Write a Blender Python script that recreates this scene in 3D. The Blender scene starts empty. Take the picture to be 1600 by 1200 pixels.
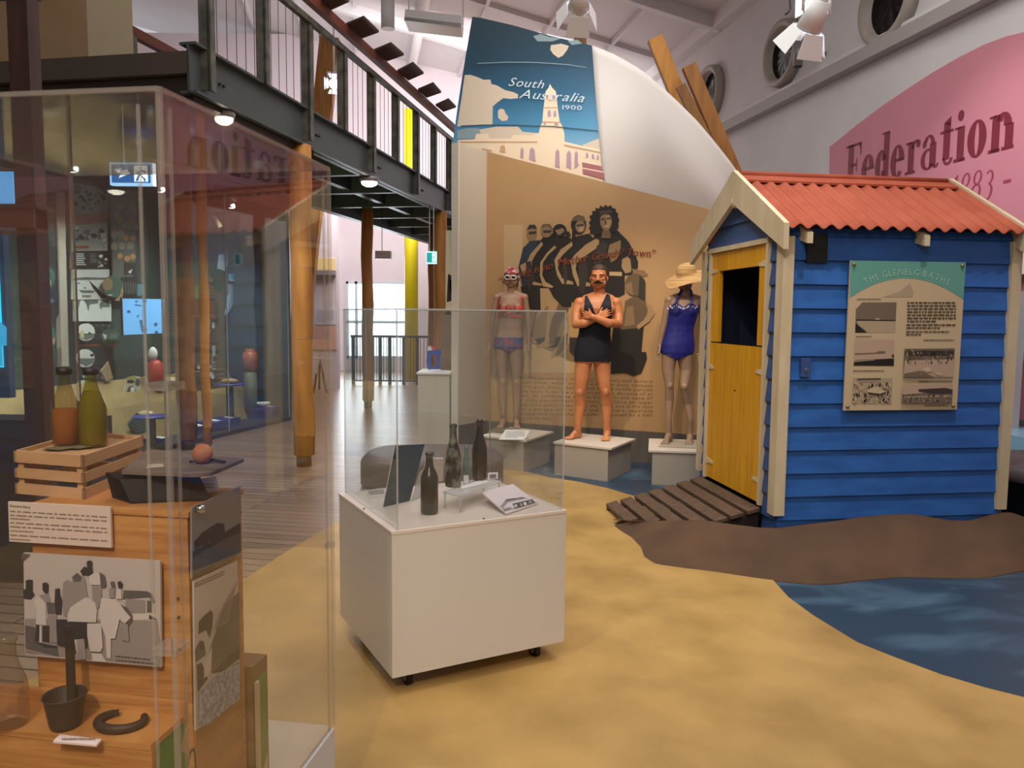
import bpy, bmesh, math, random
from mathutils import Vector, Matrix, noise
random.seed(11)
V = Vector
scene = bpy.context.scene
COL = scene.collection

# ---------------------------------------------------------------- camera
FPX, PITCH, ROLL, EYE = 1233.1, math.radians(4.972), math.radians(.54), 1.57
_F = V((0, math.cos(PITCH), -math.sin(PITCH))); _R = V((1, 0, 0)); _U = _R.cross(_F)
CR = _R*math.cos(ROLL) + _U*math.sin(ROLL); CU = -_R*math.sin(ROLL) + _U*math.cos(ROLL)
CC = V((0, 0, EYE))
cd = bpy.data.cameras.new('camera'); cam = bpy.data.objects.new('camera', cd); COL.objects.link(cam)
cd.sensor_fit = 'HORIZONTAL'; cd.sensor_width = 36; cd.lens = FPX/1600*36; cd.clip_start = .05; cd.clip_end = 200
M = Matrix((CR, CU, -_F)).transposed().to_4x4(); M.translation = CC
cam.matrix_world = M
scene.camera = cam

# ---------------------------------------------------------------- world, light, exposure
w = bpy.data.worlds.new('room_air'); scene.world = w; w.use_nodes = True
w.node_tree.nodes['Background'].inputs[0].default_value = (.95, .93, .96, 1)
w.node_tree.nodes['Background'].inputs[1].default_value = .58
vs = scene.view_settings
vs.view_transform = 'Standard'; vs.look = 'None'; vs.gamma = 1; vs.use_curve_mapping = False
vs.exposure = 0.0

def area(name, loc, target, sx, sy, power, color=(1, .95, .88)):
    l = bpy.data.lights.new(name, 'AREA'); l.shape = 'RECTANGLE'; l.size = sx; l.size_y = sy; l.energy = power; l.color = color
    o = bpy.data.objects.new(name, l); COL.objects.link(o); o.location = loc
    o.rotation_euler = (V(target)-V(loc)).to_track_quat('-Z', 'Y').to_euler(); return o
def spot(name, loc, target, power, size=40, blend=.6, color=(1, .93, .82), rad=.06):
    l = bpy.data.lights.new(name, 'SPOT'); l.energy = power; l.spot_size = math.radians(size); l.spot_blend = blend; l.color = color; l.shadow_soft_size = rad
    o = bpy.data.objects.new(name, l); COL.objects.link(o); o.location = loc
    o.rotation_euler = (V(target)-V(loc)).to_track_quat('-Z', 'Y').to_euler(); return o
area('hall_fill_light', (1.2, 5.5, 6.6), (1.2, 5.5, 0), 5, 7, 300, (1, .95, .9))  # added soft fill over the hall, no fitting seen there
area('entry_fill_light', (-.5, -1.5, 5.0), (-.2, 1.6, 0), 3, 3, 150, (1, .93, .85))  # added fill on the entry side, out of view
area('far_fill_light', (-1.5, 16, 6.0), (-2.2, 21, 1.5), 6, 5, 800, (1, .95, .96))  # added fill that brightens the far hall, no such fitting hangs there
area('window_daylight', (-4.0, 21.4, 1.9), (-1.5, 8, 0), 1.8, 2.4, 90, (.85, .93, 1))
spot('print_spot', (.57, 7.45, 4.16), (.38, 9.0, 3.62), 60, 95, 1.0, (1, .95, .88))
spot('mannequin_spot', (-.3, 4.6, 5.6), (.8, 8.0, 1.2), 560, 32, .7, (1, .8, .55))
spot('mannequin_spot_right', (1.6, 4.4, 5.6), (1.5, 7.8, 1.4), 260, 26, .7, (1, .82, .6))
spot('pink_wall_spot', (2.9, 6.4, 5.6), (5.1, 8.6, 2.8), 330, 44, 1.0, (1, .93, .95))
spot('hut_spot', (2.3, 3.5, 6.3), (2.4, 4.9, .8), 480, 60, 1.0, (1, .95, .9))
spot('floor_spot', (.6, .5, 5.6), (.9, 4.4, 0), 150, 55, 1.0, (1, .86, .66))
spot('case_spot', (-.55, -.9, 3.3), (-.9, 1.75, .85), 210, 42, .9, (1, .86, .68))
spot('door_spot', (-.6, 3.4, 5.2), (1.6, 5.8, 1.3), 260, 34, 1.0, (1, .9, .75))
spot('pedestal_spot', (-1.2, 1.6, 4.8), (-.3, 3.4, .8), 170, 40, 1.0, (1, .9, .8))

# ---------------------------------------------------------------- pixel rays of the photograph, met with real surfaces
def ray(x, y): return _F*FPX + CR*(x-800) - CU*(y-600)
def fl(x, y, z=0.0):
    d = ray(x, y); return CC + d*((z-EYE)/d.z)
def dep(x, y, Y):
    d = ray(x, y); return CC + d*(Y/d.y)
def onpl(x, y, P, n):
    d = ray(x, y); return CC + d*((V(P)-CC).dot(n)/d.dot(n))
def Z(ox, oy, s, *q):
    return [(ox+q[i]/s, oy+q[i+1]/s) for i in range(0, len(q), 2)]

# ---------------------------------------------------------------- materials
def lin(h):
    h = h.lstrip('#'); c = [int(h[i:i+2], 16)/255 for i in (0, 2, 4)]
    return [x/12.92 if x <= .04045 else ((x+.055)/1.055)**2.4 for x in c] + [1]
MATS = {}
def mat(name, col, rough=.6, metal=0, spec=.5, emit=None, es=0, alpha=None):
    if name in MATS: return MATS[name]
    m = bpy.data.materials.new(name); m.use_nodes = True; b = m.node_tree.nodes['Principled BSDF']
    b.inputs['Base Color'].default_value = lin(col); b.inputs['Roughness'].default_value = rough
    b.inputs['Metallic'].default_value = metal; b.inputs['Specular IOR Level'].default_value = spec
    if emit: b.inputs['Emission Color'].default_value = lin(emit); b.inputs['Emission Strength'].default_value = es
    MATS[name] = m; return m
def nmat(name, c1, c2, scale=5, rough=.6, stretch=(1, 1, 1), detail=4, lo=.35, hi=.65, bump=0, bscale=None, metal=0, spec=.5, dist=0, rot=(0, 0, 0)):
    if name in MATS: return MATS[name]
    m = mat(name, c1, rough, metal, spec); nt = m.node_tree; N = nt.nodes; L = nt.links; b = N['Principled BSDF']
    tc = N.new('ShaderNodeTexCoord'); mp = N.new('ShaderNodeMapping'); mp.inputs['Scale'].default_value = stretch; mp.inputs['Rotation'].default_value = rot
    L.new(tc.outputs['Object'], mp.inputs[0])
    nz = N.new('ShaderNodeTexNoise'); nz.inputs['Scale'].default_value = scale; nz.inputs['Detail'].default_value = detail; nz.inputs['Distortion'].default_value = dist
    L.new(mp.outputs[0], nz.inputs['Vector'])
    cr = N.new('ShaderNodeValToRGB'); e = cr.color_ramp.elements
    e[0].position = lo; e[1].position = hi; e[0].color = lin(c1); e[1].color = lin(c2)
    L.new(nz.outputs['Fac'], cr.inputs[0]); L.new(cr.outputs[0], b.inputs['Base Color'])
    if bump:
        bp = N.new('ShaderNodeBump'); bp.inputs['Strength'].default_value = bump; bp.inputs['Distance'].default_value = .01
        if bscale:
            n2 = N.new('ShaderNodeTexNoise'); n2.inputs['Scale'].default_value = bscale; L.new(mp.outputs[0], n2.inputs['Vector']); L.new(n2.outputs['Fac'], bp.inputs['Height'])
        else: L.new(nz.outputs['Fac'], bp.inputs['Height'])
        L.new(bp.outputs[0], b.inputs['Normal'])
    return m
def glass(name, tint='#ffffff', refl=1.0, rough=0.0, haze=0.0, hazecol='#ffffff', base=.0):
    if name in MATS: return MATS[name]
    m = bpy.data.materials.new(name); m.use_nodes = True; nt = m.node_tree; N = nt.nodes; L = nt.links; N.clear()
    out = N.new('ShaderNodeOutputMaterial'); t = N.new('ShaderNodeBsdfTransparent'); t.inputs[0].default_value = lin(tint)
    g = N.new('ShaderNodeBsdfGlossy'); g.inputs['Roughness'].default_value = rough
    fr = N.new('ShaderNodeFresnel'); ge_ = N.new('ShaderNodeNewGeometry'); io = N.new('ShaderNodeMapRange'); io.inputs[3].default_value = 1.49; io.inputs[4].default_value = 1/1.49; L.new(ge_.outputs['Backfacing'], io.inputs[0]); L.new(io.outputs[0], fr.inputs['IOR'])
    mu = N.new('ShaderNodeMath'); mu.operation = 'MULTIPLY_ADD'; mu.inputs[1].default_value = refl; mu.inputs[2].default_value = base; mu.use_clamp = True; L.new(fr.outputs[0], mu.inputs[0])
    mx = N.new('ShaderNodeMixShader'); L.new(mu.outputs[0], mx.inputs[0]); L.new(t.outputs[0], mx.inputs[1]); L.new(g.outputs[0], mx.inputs[2])
    last = mx
    if haze:
        d = N.new('ShaderNodeBsdfDiffuse'); d.inputs[0].default_value = lin(hazecol)
        m2 = N.new('ShaderNodeMixShader'); m2.inputs[0].default_value = haze; L.new(last.outputs[0], m2.inputs[1]); L.new(d.outputs[0], m2.inputs[2]); last = m2
    L.new(last.outputs[0], out.inputs[0]); MATS[name] = m; return m

# ---------------------------------------------------------------- mesh builder
ORG = {}
def newell(ps):
    n = V((0, 0, 0))
    for i in range(len(ps)):
        a, b = ps[i], ps[(i+1) % len(ps)]
        n += V(((a.y-b.y)*(a.z+b.z), (a.z-b.z)*(a.x+b.x), (a.x-b.x)*(a.y+b.y)))
    return n.normalized()
def frame(d, up=None):
    d = V(d).normalized(); up = V(up) if up is not None else V((0, 0, 1))
    if abs(d.dot(up.normalized())) > .98: up = V((0, 1, 0))
    s = d.cross(up).normalized(); return s, s.cross(d).normalized()
class MB:
    def __init__(s): s.v = []; s.f = []; s.m = []; s.s = []; s.ms = []
    def mi(s, m):
        if m not in s.ms: s.ms.append(m)
        return s.ms.index(m)
    def add(s, vs, fs, m, smooth=False):
        o = len(s.v); s.v += [V(x) for x in vs]; k = s.mi(m)
        for f in fs: s.f.append([i+o for i in f]); s.m.append(k); s.s.append(smooth)
    def obox(s, o, a, b, c, m):
        o, a, b, c = V(o), V(a), V(b), V(c)
        vs = [o, o+a, o+a+b, o+b, o+c, o+a+c, o+a+b+c, o+b+c]
        s.add(vs, [(0, 3, 2, 1), (4, 5, 6, 7), (0, 1, 5, 4), (1, 2, 6, 5), (2, 3, 7, 6), (3, 0, 4, 7)], m)
    def box(s, x0, y0, z0, x1, y1, z1, m): s.obox((x0, y0, z0), (x1-x0, 0, 0), (0, y1-y0, 0), (0, 0, z1-z0), m)
    def cbox(s, c, a, b, d, m):
        c, a, b, d = V(c), V(a), V(b), V(d); s.obox(c-a/2-b/2-d/2, a, b, d, m)
    def bar(s, p, q, w, h, m, up=None):
        p, q = V(p), V(q); sd, u = frame(q-p, up); s.obox(p-sd*w/2-u*h/2, sd*w, q-p, u*h, m)
    def prism(s, pts, vec, m, mside=None):
        pts = [V(p) for p in pts]; n = len(pts); vec = V(vec)
        s.add(pts + [p+vec for p in pts], [list(range(n))[::-1], [i+n for i in range(n)]], m)
        s.add(pts + [p+vec for p in pts], [(i, (i+1) % n, (i+1) % n+n, i+n) for i in range(n)], mside or m)
    def poly(s, pts, m): s.add(pts, [list(range(len(pts)))], m)
    def cyl(s, p, q, r0, m, r1=None, n=16, cap=True, smooth=True):
        p, q = V(p), V(q); r1 = r0 if r1 is None else r1; a, b = frame(q-p); vs = []
        for c, r in ((p, r0), (q, r1)):
            for i in range(n):
                t = 2*math.pi*i/n; vs.append(c + a*r*math.cos(t) + b*r*math.sin(t))
        s.add(vs, [(i, (i+1) % n, (i+1) % n+n, i+n) for i in range(n)], m, smooth)
        if cap: s.add(vs, [list(range(n))[::-1], list(range(n, 2*n))], m)
    def tube(s, pts, r, m, n=8, closed=False):
        pts = [V(p) for p in pts]; k = len(pts); vs = []; R = r if isinstance(r, (list, tuple)) else [r]*k; a = None
        for i, p in enumerate(pts):
            d = (pts[(i+1) % k]-pts[i-1]) if closed or 0 < i < k-1 else (pts[1]-pts[0] if i == 0 else pts[-1]-pts[-2])
            d.normalize()
            if a is None: a, b = frame(d)
            else: a = (a - d*a.dot(d)).normalized(); b = d.cross(a)
            for j in range(n):
                t = 2*math.pi*j/n; vs.append(p + a*R[i]*math.cos(t) + b*R[i]*math.sin(t))
        fs = []
        for i in range(k if closed else k-1):
            for j in range(n): fs.append((i*n+j, i*n+(j+1) % n, ((i+1) % k)*n+(j+1) % n, ((i+1) % k)*n+j))
        if not closed: fs += [list(range(n))[::-1], [(k-1)*n+j for j in range(n)]]
        s.add(vs, fs, m, True)
    def lathe(s, prof, c, m, n=24, ax=None, smooth=True):
        c = V(c); z = V(ax or (0, 0, 1)).normalized(); a, b = frame(z); vs = []; k = len(prof)
        for r, h in prof:
            for i in range(n):
                t = 2*math.pi*i/n; vs.append(c + z*h + a*r*math.cos(t) + b*r*math.sin(t))
        fs = [(j*n+i, j*n+(i+1) % n, (j+1)*n+(i+1) % n, (j+1)*n+i) for j in range(k-1) for i in range(n)]
        s.add(vs, fs, m, smooth)
        if prof[0][0] > 1e-5: s.add(vs[:n], [list(range(n))], m)
        if prof[-1][0] > 1e-5: s.add(vs[-n:], [list(range(n))], m)
    def ell(s, c, rx, ry, rz, m, rot=None, n=16, k=10):
        c = V(c); vs = []
        for j in range(1, k):
            p = math.pi*j/k
            for i in range(n):
                t = 2*math.pi*i/n; q = V((rx*math.sin(p)*math.cos(t), ry*math.sin(p)*math.sin(t), rz*math.cos(p)))
                vs.append(c + (rot @ q if rot else q))
        top = c + (rot @ V((0, 0, rz)) if rot else V((0, 0, rz))); bot = c*2-top
        fs = [(j*n+i, j*n+(i+1) % n, (j+1)*n+(i+1) % n, (j+1)*n+i) for j in range(k-2) for i in range(n)]
        o = len(vs); vs += [top, bot]
        fs += [(o, (i+1) % n, i) for i in range(n)] + [(o+1, (k-2)*n+i, (k-2)*n+(i+1) % n) for i in range(n)]
        s.add(vs, fs, m, True)
    def capsule(s, p, q, r0, r1, m, n=12):
        p, q = V(p), V(q); s.cyl(p, q, r0, m, r1, n)
        s.ell(p, r0, r0, r0, m, n=n, k=8); s.ell(q, r1, r1, r1, m, n=n, k=8)
    def grid(s, P, nu, nv, m, thick=None, smooth=True):
        vs = [V(P(i/nu, j/nv)) for j in range(nv+1) for i in range(nu+1)]
        fs = [(j*(nu+1)+i, j*(nu+1)+i+1, (j+1)*(nu+1)+i+1, (j+1)*(nu+1)+i) for j in range(nv) for i in range(nu)]
        s.add(vs, fs, m, smooth)
        if thick:
            t = V(thick); s.add([v+t for v in vs], [f[::-1] for f in fs], m, smooth)
            o = len(vs); loop = [i for i in range(nu+1)] + [(j)*(nu+1)+nu for j in range(1, nv+1)] + [nv*(nu+1)+i for i in range(nu-1, -1, -1)] + [j*(nu+1) for j in range(nv-1, 0, -1)]
            s.add(vs + [v+t for v in vs], [(loop[k], loop[(k+1) % len(loop)], loop[(k+1) % len(loop)]+o, loop[k]+o) for k in range(len(loop))], m, False)
    def build(s, name, parent=None, org=None, fix=True):
        if parent is not None: org = ORG[parent.name]
        elif org is None:
            xs = [v.x for v in s.v]; ys = [v.y for v in s.v]; org = V(((min(xs)+max(xs))/2, (min(ys)+max(ys))/2, min(v.z for v in s.v)))
        org = V(org)
        me = bpy.data.meshes.new(name); me.from_pydata([v-org for v in s.v], [], s.f)
        for m in s.ms: me.materials.append(m)
        me.polygons.foreach_set('material_index', s.m); me.polygons.foreach_set('use_smooth', s.s); me.update()
        if fix:
            bm = bmesh.new(); bm.from_mesh(me); bmesh.ops.remove_doubles(bm, verts=bm.verts, dist=1e-6)
            bmesh.ops.recalc_face_normals(bm, faces=bm.faces); bm.to_mesh(me); bm.free()
        o = bpy.data.objects.new(name, me); COL.objects.link(o)
        if parent is not None: o.parent = parent
        else: o.location = org
        ORG[o.name] = org
        return o
def tag(o, label, cat, group=None, kind=None):
    if label: o['label'] = label
    if cat: o['category'] = cat
    if group: o['group'] = group
    if kind: o['kind'] = kind
    return o
def thing(name, loc, label, cat, group=None):
    o = bpy.data.objects.new(name, None); COL.objects.link(o); o.location = V(loc); o.empty_display_size = .1
    ORG[o.name] = V(loc); return tag(o, label, cat, group)
def struct(mb, name, fix=True, label=None, cat=None):
    o = mb.build(name, fix=fix); o['kind'] = 'structure'
    if label: o['label'] = label
    if cat: o['category'] = cat
    return o
def dup(r, loc, label=None, rot=None, scale=None):
    c = r.copy(); COL.objects.link(c); c.location = V(loc)
    if label: c['label'] = label
    if rot is not None: c.rotation_euler = rot
    if scale: c.scale = (scale,)*3
    for ch in list(r.children):
        d = ch.copy(); COL.objects.link(d); d.parent = c
        for g in list(ch.children):
            e = g.copy(); COL.objects.link(e); e.parent = d
    return c

# ---------------------------------------------------------------- lettering
_gl = {}
def glyph(ch):
    if ch in _gl: return _gl[ch]
    c = bpy.data.curves.new('t', 'FONT'); c.body = ch; c.resolution_u = 3; c.fill_mode = 'FRONT'
    o = bpy.data.objects.new('t', c); COL.objects.link(o)
    dg = bpy.context.evaluated_depsgraph_get(); me = bpy.data.meshes.new_from_object(o.evaluated_get(dg), depsgraph=dg)
    vs = [(v.co.x, v.co.y) for v in me.vertices]; fs = [tuple(p.vertices) for p in me.polygons]
    bpy.data.objects.remove(o); bpy.data.curves.remove(c); bpy.data.meshes.remove(me)
    wd = (max(x for x, y in vs)-min(x for x, y in vs)) if vs else .25
    x0 = min(x for x, y in vs) if vs else 0
    _gl[ch] = ([(x-x0, y) for x, y in vs], fs, wd); return _gl[ch]
def text(mb, s, P, m, size=1, shear=0, gap=.09, bold=0, sx=1):
    """P(u, v) -> point; u runs along the line, v up"""
    x = 0
    for ch in s:
        if ch == ' ': x += .32*size*sx; continue
        vs, fs, wd = glyph(ch)
        for dx in ([0] if not bold else [-bold, 0, bold]):
            mb.add([P(x+(a+dx+b*shear)*size*sx, b*size) for a, b in vs], fs, m)
        x += (wd+gap)*size*sx
    return x
def textw(s, size=1, gap=.09, sx=1):
    return sum(.32*size*sx if c == ' ' else (glyph(c)[2]+gap)*size*sx for c in s)
def words(mb, P, x0, y0, x1, y1, rows, m, hgt=.45, seed=1, last=.6):
    """rows of small print too fine to read: word-long dashes"""
    r = random.Random(seed); dy = (y1-y0)/rows
    for k in range(rows):
        x = x0; xe = x1 if k < rows-1 else x0+(x1-x0)*last
        while x < xe-.5:
            wd = r.uniform(.03, .11)*(x1-x0); e = min(x+wd, xe); y = y0+k*dy
            mb.poly([P(x, y), P(e, y), P(e, y+dy*hgt), P(x, y+dy*hgt)], m); x = e+.018*(x1-x0)
def layers(mb, P, n, L, eps=.0006, start=1):
    """flat printed picture: polygons stacked a hair apart on a surface"""
    st = min(.25, 14/max(1, len(L)))
    for i, (m, pts) in enumerate(L):
        mb.poly([P(x, y)+n*eps*(start+i*st) for x, y in pts], m)
def ov(cx, cy, rx, ry, n=18, t=0):
    c, s_ = math.cos(t), math.sin(t)
    return [(cx+rx*math.cos(a)*c-ry*math.sin(a)*s_, cy+rx*math.cos(a)*s_+ry*math.sin(a)*c) for a in [2*math.pi*i/n for i in range(n)]]
def rc(x0, y0, x1, y1): return [(x0, y0), (x1, y0), (x1, y1), (x0, y1)]
# ================================================================ THE SETTING
def woodfloor():
    m = bpy.data.materials.new('wood_boards'); m.use_nodes = True; nt = m.node_tree; N = nt.nodes; L = nt.links; b = N['Principled BSDF']
    tc = N.new('ShaderNodeTexCoord'); mp = N.new('ShaderNodeMapping'); mp.inputs['Rotation'].default_value = (0, 0, .17)
    L.new(tc.outputs['Object'], mp.inputs[0])
    br = N.new('ShaderNodeTexBrick'); br.inputs['Scale'].default_value = 1; br.inputs['Brick Width'].default_value = 2.4; br.inputs['Row Height'].default_value = .11
    br.inputs['Mortar Size'].default_value = .006; br.inputs['Color1'].default_value = lin('#a68f7c'); br.inputs['Color2'].default_value = lin('#8b7563'); br.inputs['Mortar'].default_value = lin('#3c2d24')
    L.new(mp.outputs[0], br.inputs['Vector'])
    nz = N.new('ShaderNodeTexNoise'); nz.inputs['Scale'].default_value = 9; mp2 = N.new('ShaderNodeMapping'); mp2.inputs['Scale'].default_value = (.15, 2, 1)
    L.new(mp.outputs[0], mp2.inputs[0]); L.new(mp2.outputs[0], nz.inputs['Vector'])
    mx = N.new('ShaderNodeMixRGB'); mx.blend_type = 'MULTIPLY'; mx.inputs[0].default_value = .3; L.new(br.outputs['Color'], mx.inputs[1]); L.new(nz.outputs['Fac'], mx.inputs[2])
    L.new(mx.outputs[0], b.inputs['Base Color']); b.inputs['Roughness'].default_value = .3; b.inputs['Specular IOR Level'].default_value = .7
    bp = N.new('ShaderNodeBump'); bp.inputs['Strength'].default_value = .35; bp.inputs['Distance'].default_value = .01; L.new(br.outputs['Fac'], bp.inputs['Height']); bp.invert = True
    L.new(bp.outputs[0], b.inputs['Normal']); return m
M_wood = woodfloor()
M_sand = nmat('painted_sand', '#967843', '#b9965b', 2.4, .42, detail=9, lo=.26, hi=.62, spec=.35)
M_water = nmat('painted_water', '#2c3f52', '#577690', 1.1, .4, (1, 1.6, 1), 5, lo=.47, hi=.78, dist=1.2, spec=.35)
M_white = mat('white_paint', '#e2dfe0', .65)
M_wall = nmat('right_wall_white', '#d4d3d6', '#e0dfe2', .6, .7)
M_ceil = nmat('ceiling_white', '#d6d2d4', '#dedadc', .5, .75)
M_pink = mat('pink_wall_paint', '#cf8796', .6)
M_maroon = mat('maroon_letters', '#7d2437', .5)
M_dark = mat('dark_grey_paint', '#3a3d3c', .5)
M_black = mat('black_paint', '#0d0d0f', .5)

b = MB(); b.box(-12, -4, -.06, 7, 26, 0, M_wood); struct(b, 'floor')
# painted sea: everything right of the timber boards
sea = [(-.9, 10.2), (-.55, 8.0), (-.6, 5.0), (-.8, 1.0), (-.5, -3.5), (6.6, -3.5), (6.6, 12), (1, 12)]
b = MB(); b.prism([V((x, y, .0005)) for x, y in sea], (0, 0, .003), M_water); struct(b, 'floor_sea')
P = [fl(*q) for q in [(300, 962), (374, 912), (450, 862), (525, 818), (560, 793), (640, 752), (700, 731)]]
P2 = [fl(*q) for q in [(782, 727), (830, 740), (860, 747), (905, 754), (950, 764), (1000, 779), (1045, 796), (1100, 820), (1170, 865), (1205, 905), (1232, 935), (1270, 963), (1340, 1006), (1400, 1030), (1470, 1056), (1540, 1077), (1600, 1092), (1700, 1112), (1900, 1150)]]
pts = [V((-2.5, .6, 0)), V((-2.25, 2.6, 0)), V((-1.95, 3.5, 0))] + P + P2 + [V((4.2, 1.4, 0)), V((4.5, -3.5, 0)), V((-3.2, -3.5, 0))]
b = MB(); b.prism([V((p.x, p.y, .0045)) for p in pts], (0, 0, .003), M_sand); struct(b, 'floor_sand')

# right wall, running away from us, with the pink arch, round windows and conduit
RA = V((5.19, 8, 0)); RD = V((-.187, 1, 0)).normalized(); RN = V((-1, -.187, 0)).normalized()
def RW(t, z, off=0): return RA + RD*t + V((0, 0, z)) + RN*off      # t metres along from Y=8
def rw(x, y): 
    p = onpl(x, y, RA, RN); return ((p-RA).dot(RD), p.z)
b = MB(); b.prism([RW(-12, 0, -.3), RW(16, 0, -.3), RW(16, 7.25, -.3), RW(-12, 7.25, -.3)], RN*.3, M_wall)
struct(b, 'wall_right')
b = MB()
arch = [rw(*q) for q in [(1298, 420), (1298, 230), (1340, 196), (1380, 166), (1420, 139), (1460, 113), (1500, 90), (1540, 70), (1575, 57), (1600, 51)]]
tA, zA = arch[-1]
arch += [(tA-.9, zA+.05), (tA-2.6, zA-.1), (tA-4.2, zA-.75), (tA-5.2, zA-1.5), (tA-5.2, .56), (arch[0][0], .56)]
b.prism([RW(t, z, .001) for t, z in arch], RN*.02, M_pink)
b.prism([RW(t, z, .001) for t, z in [(arch[0][0], .56), (tA-5.2, .56), (tA-5.2, .02), (arch[0][0], .02)]], RN*.03, mat('pink_wall_base', '#6e6f74', .5))
# lettering painted on the arch: built from stems, bowls and serifs
def q4(b, pts, T, m): b.poly([T(x, y) for x, y in pts], m)
def bowl(b, T, cx, cy, rx, ry, tx, ty, m, a0=0, a1=360, n=28):
    k = max(4, int(n*abs(a1-a0)/360))
    for i in range(k):
        A, B = math.radians(a0+(a1-a0)*i/k), math.radians(a0+(a1-a0)*(i+1)/k)
        f = lambda a: ((cx+rx*math.cos(a), cy+ry*math.sin(a)), (cx+(rx-tx)*math.cos(a), cy+(ry-ty)*math.sin(a)))
        p, q = f(A); r, s_ = f(B); q4(b, [p, r, s_, q], T, m)
def rect(b, T, x0, y0, x1, y1, m): q4(b, rc(x0, y0, x1, y1), T, m)
def letter(b, ch, T, m):
    R_ = lambda *a: rect(b, T, *a, m); W = .195; s = .06
    if ch == 'F': R_(.1, 0, .1+W+.02, 1); R_(0, 0, .36, s); R_(0, 1-s, .62, 1); R_(.58, .72, .62, 1); R_(.24, .5, .46, .5+s); R_(.43, .38, .47, .66); q4(b, [(.5, .97), (.6, .97), (.6, .8)], T, m); return .66
    if ch == 'e': bowl(b, T, .24, .33, .24, .34, W, .05, m, 0, 318); R_(.1, .33, .46, .33+s); return .52
    if ch == 'o': bowl(b, T, .25, .33, .25, .34, W, .05, m); return .56
    if ch == 'd': bowl(b, T, .22, .33, .22, .34, W, .05, m, 20, 340); R_(.3, 0, .3+W, 1.02); R_(.22, .98, .3+W, 1.02); R_(.3, 0, .53, s); return .56
    if ch == 'r': R_(.08, 0, .08+W, .64); R_(0, 0, .33, s); R_(0, .6, .2, .64); bowl(b, T, .34, .46, .17, .2, .07, .06, m, 60, 170); b.poly([T(x, y) for x, y in ov(.4, .57, .07, .08)], m); return .5
    if ch == 'a': R_(.27, .04, .27+W, .5); bowl(b, T, .22, .2, .22, .21, .13, .05, m, 70, 330); bowl(b, T, .24, .48, .18, .19, .12, .05, m, 0, 160); b.poly([T(x, y) for x, y in ov(.1, .5, .06, .07)], m); bowl(b, T, .46, .1, .1, .1, .05, .05, m, 180, 350); return .57
    if ch == 't': R_(.1, .1, .1+W, .8); q4(b, [(.1, .8), (.1+W, .9), (.1+W, .7)], T, m); R_(0, .6, .38, .65); bowl(b, T, .25, .14, .15, .15, .08, .05, m, 180, 350); return .42
    if ch == 'i': R_(.08, 0, .08+W, .64); R_(0, 0, .32, s); R_(0, .6, .2, .64); b.poly([T(x, y) for x, y in ov(.15, .84, .085, .1)], m); return .36
    if ch == 'n': R_(.07, 0, .07+W, .64); R_(0, 0, .29, s); R_(0, .6, .18, .64); bowl(b, T, .34, .42, .21, .24, W, .08, m, 0, 150); R_(.4, 0, .4+W, .44); R_(.33, 0, .62, s); return .64
    if ch == '8': bowl(b, T, .22, .27, .22, .28, .09, .05, m); bowl(b, T, .22, .76, .18, .25, .08, .05, m); return .5
    if ch == '3': bowl(b, T, .2, .2, .22, .3, .09, .05, m, -130, 85); bowl(b, T, .2, .68, .18, .24, .08, .05, m, -80, 140); return .46
    if ch == '1': R_(.14, 0, .22, 1); R_(.02, 0, .34, s); q4(b, [(.02, .86), (.2, 1), (.14, .84)], T, m); return .38
    if ch == '-': R_(.05, .36, .34, .47); return .4
    return .3
tF, zF0 = rw(1322, 300)[0], 3.33
lw = sum([.66, .52, .56, .52, .5, .57, .42, .36, .56, .64]); tN = rw(1588, 228)[0]; sc = (tF-tN)/lw
x = 0
for ch in 'Federation':
    x += letter(b, ch, lambda u, v, x=x: RW(tF-(x+u)*sc, zF0+v*.6, .024), M_maroon)
x = 0; t0 = rw(1487, 300)[0]; t1 = rw(1592, 280)[0]; sc = (t0-t1)/2.75; z83 = rw(1560, 306)[1]
for ch in '1883 -':
    x += letter(b, ch, lambda u, v, x=x: RW(t0-(x+u+v*.12)*sc, z83+v*.31, .024), mat('rose_letters', '#a33a58', .5))
struct(b, 'wall_pink_arch', fix=False, label='pink painted arch with the maroon word Federation and dates on the right wall')
# conduit rail along the wall
b = MB(); b.bar(RW(-6, 5.0, .09), RW(16, 5.0, .09), .18, .17, mat('rail_grey', '#a9a6a4', .5)); b.bar(RW(-6, 5.12, .05), RW(16, 5.12, .05), .1, .1, M_white)
struct(b, 'trim_1')
# portholes
for i, (x, y, r) in enumerate([(1395, 5, .52), (1229, 84, .52), (1114, 146, .52)]):
    t, z = rw(x, y); b = MB(); c = RW(t, z, 0)
    b.lathe([(r*.74, .02), (r*.76, .13), (r*.86, .16), (r*.96, .15), (r*1.0, .0)], c, nmat('porthole_rim', '#b3aca4', '#a39b92', 3, .5), 40, RN)
    b.lathe([(0.001, .03), (r*.75, .03)], c, mat('porthole_glass', '#0c0d10', .12), 40, RN)
    struct(b, 'window_%d' % (i+1), label='round porthole window high on the right wall')
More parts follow.
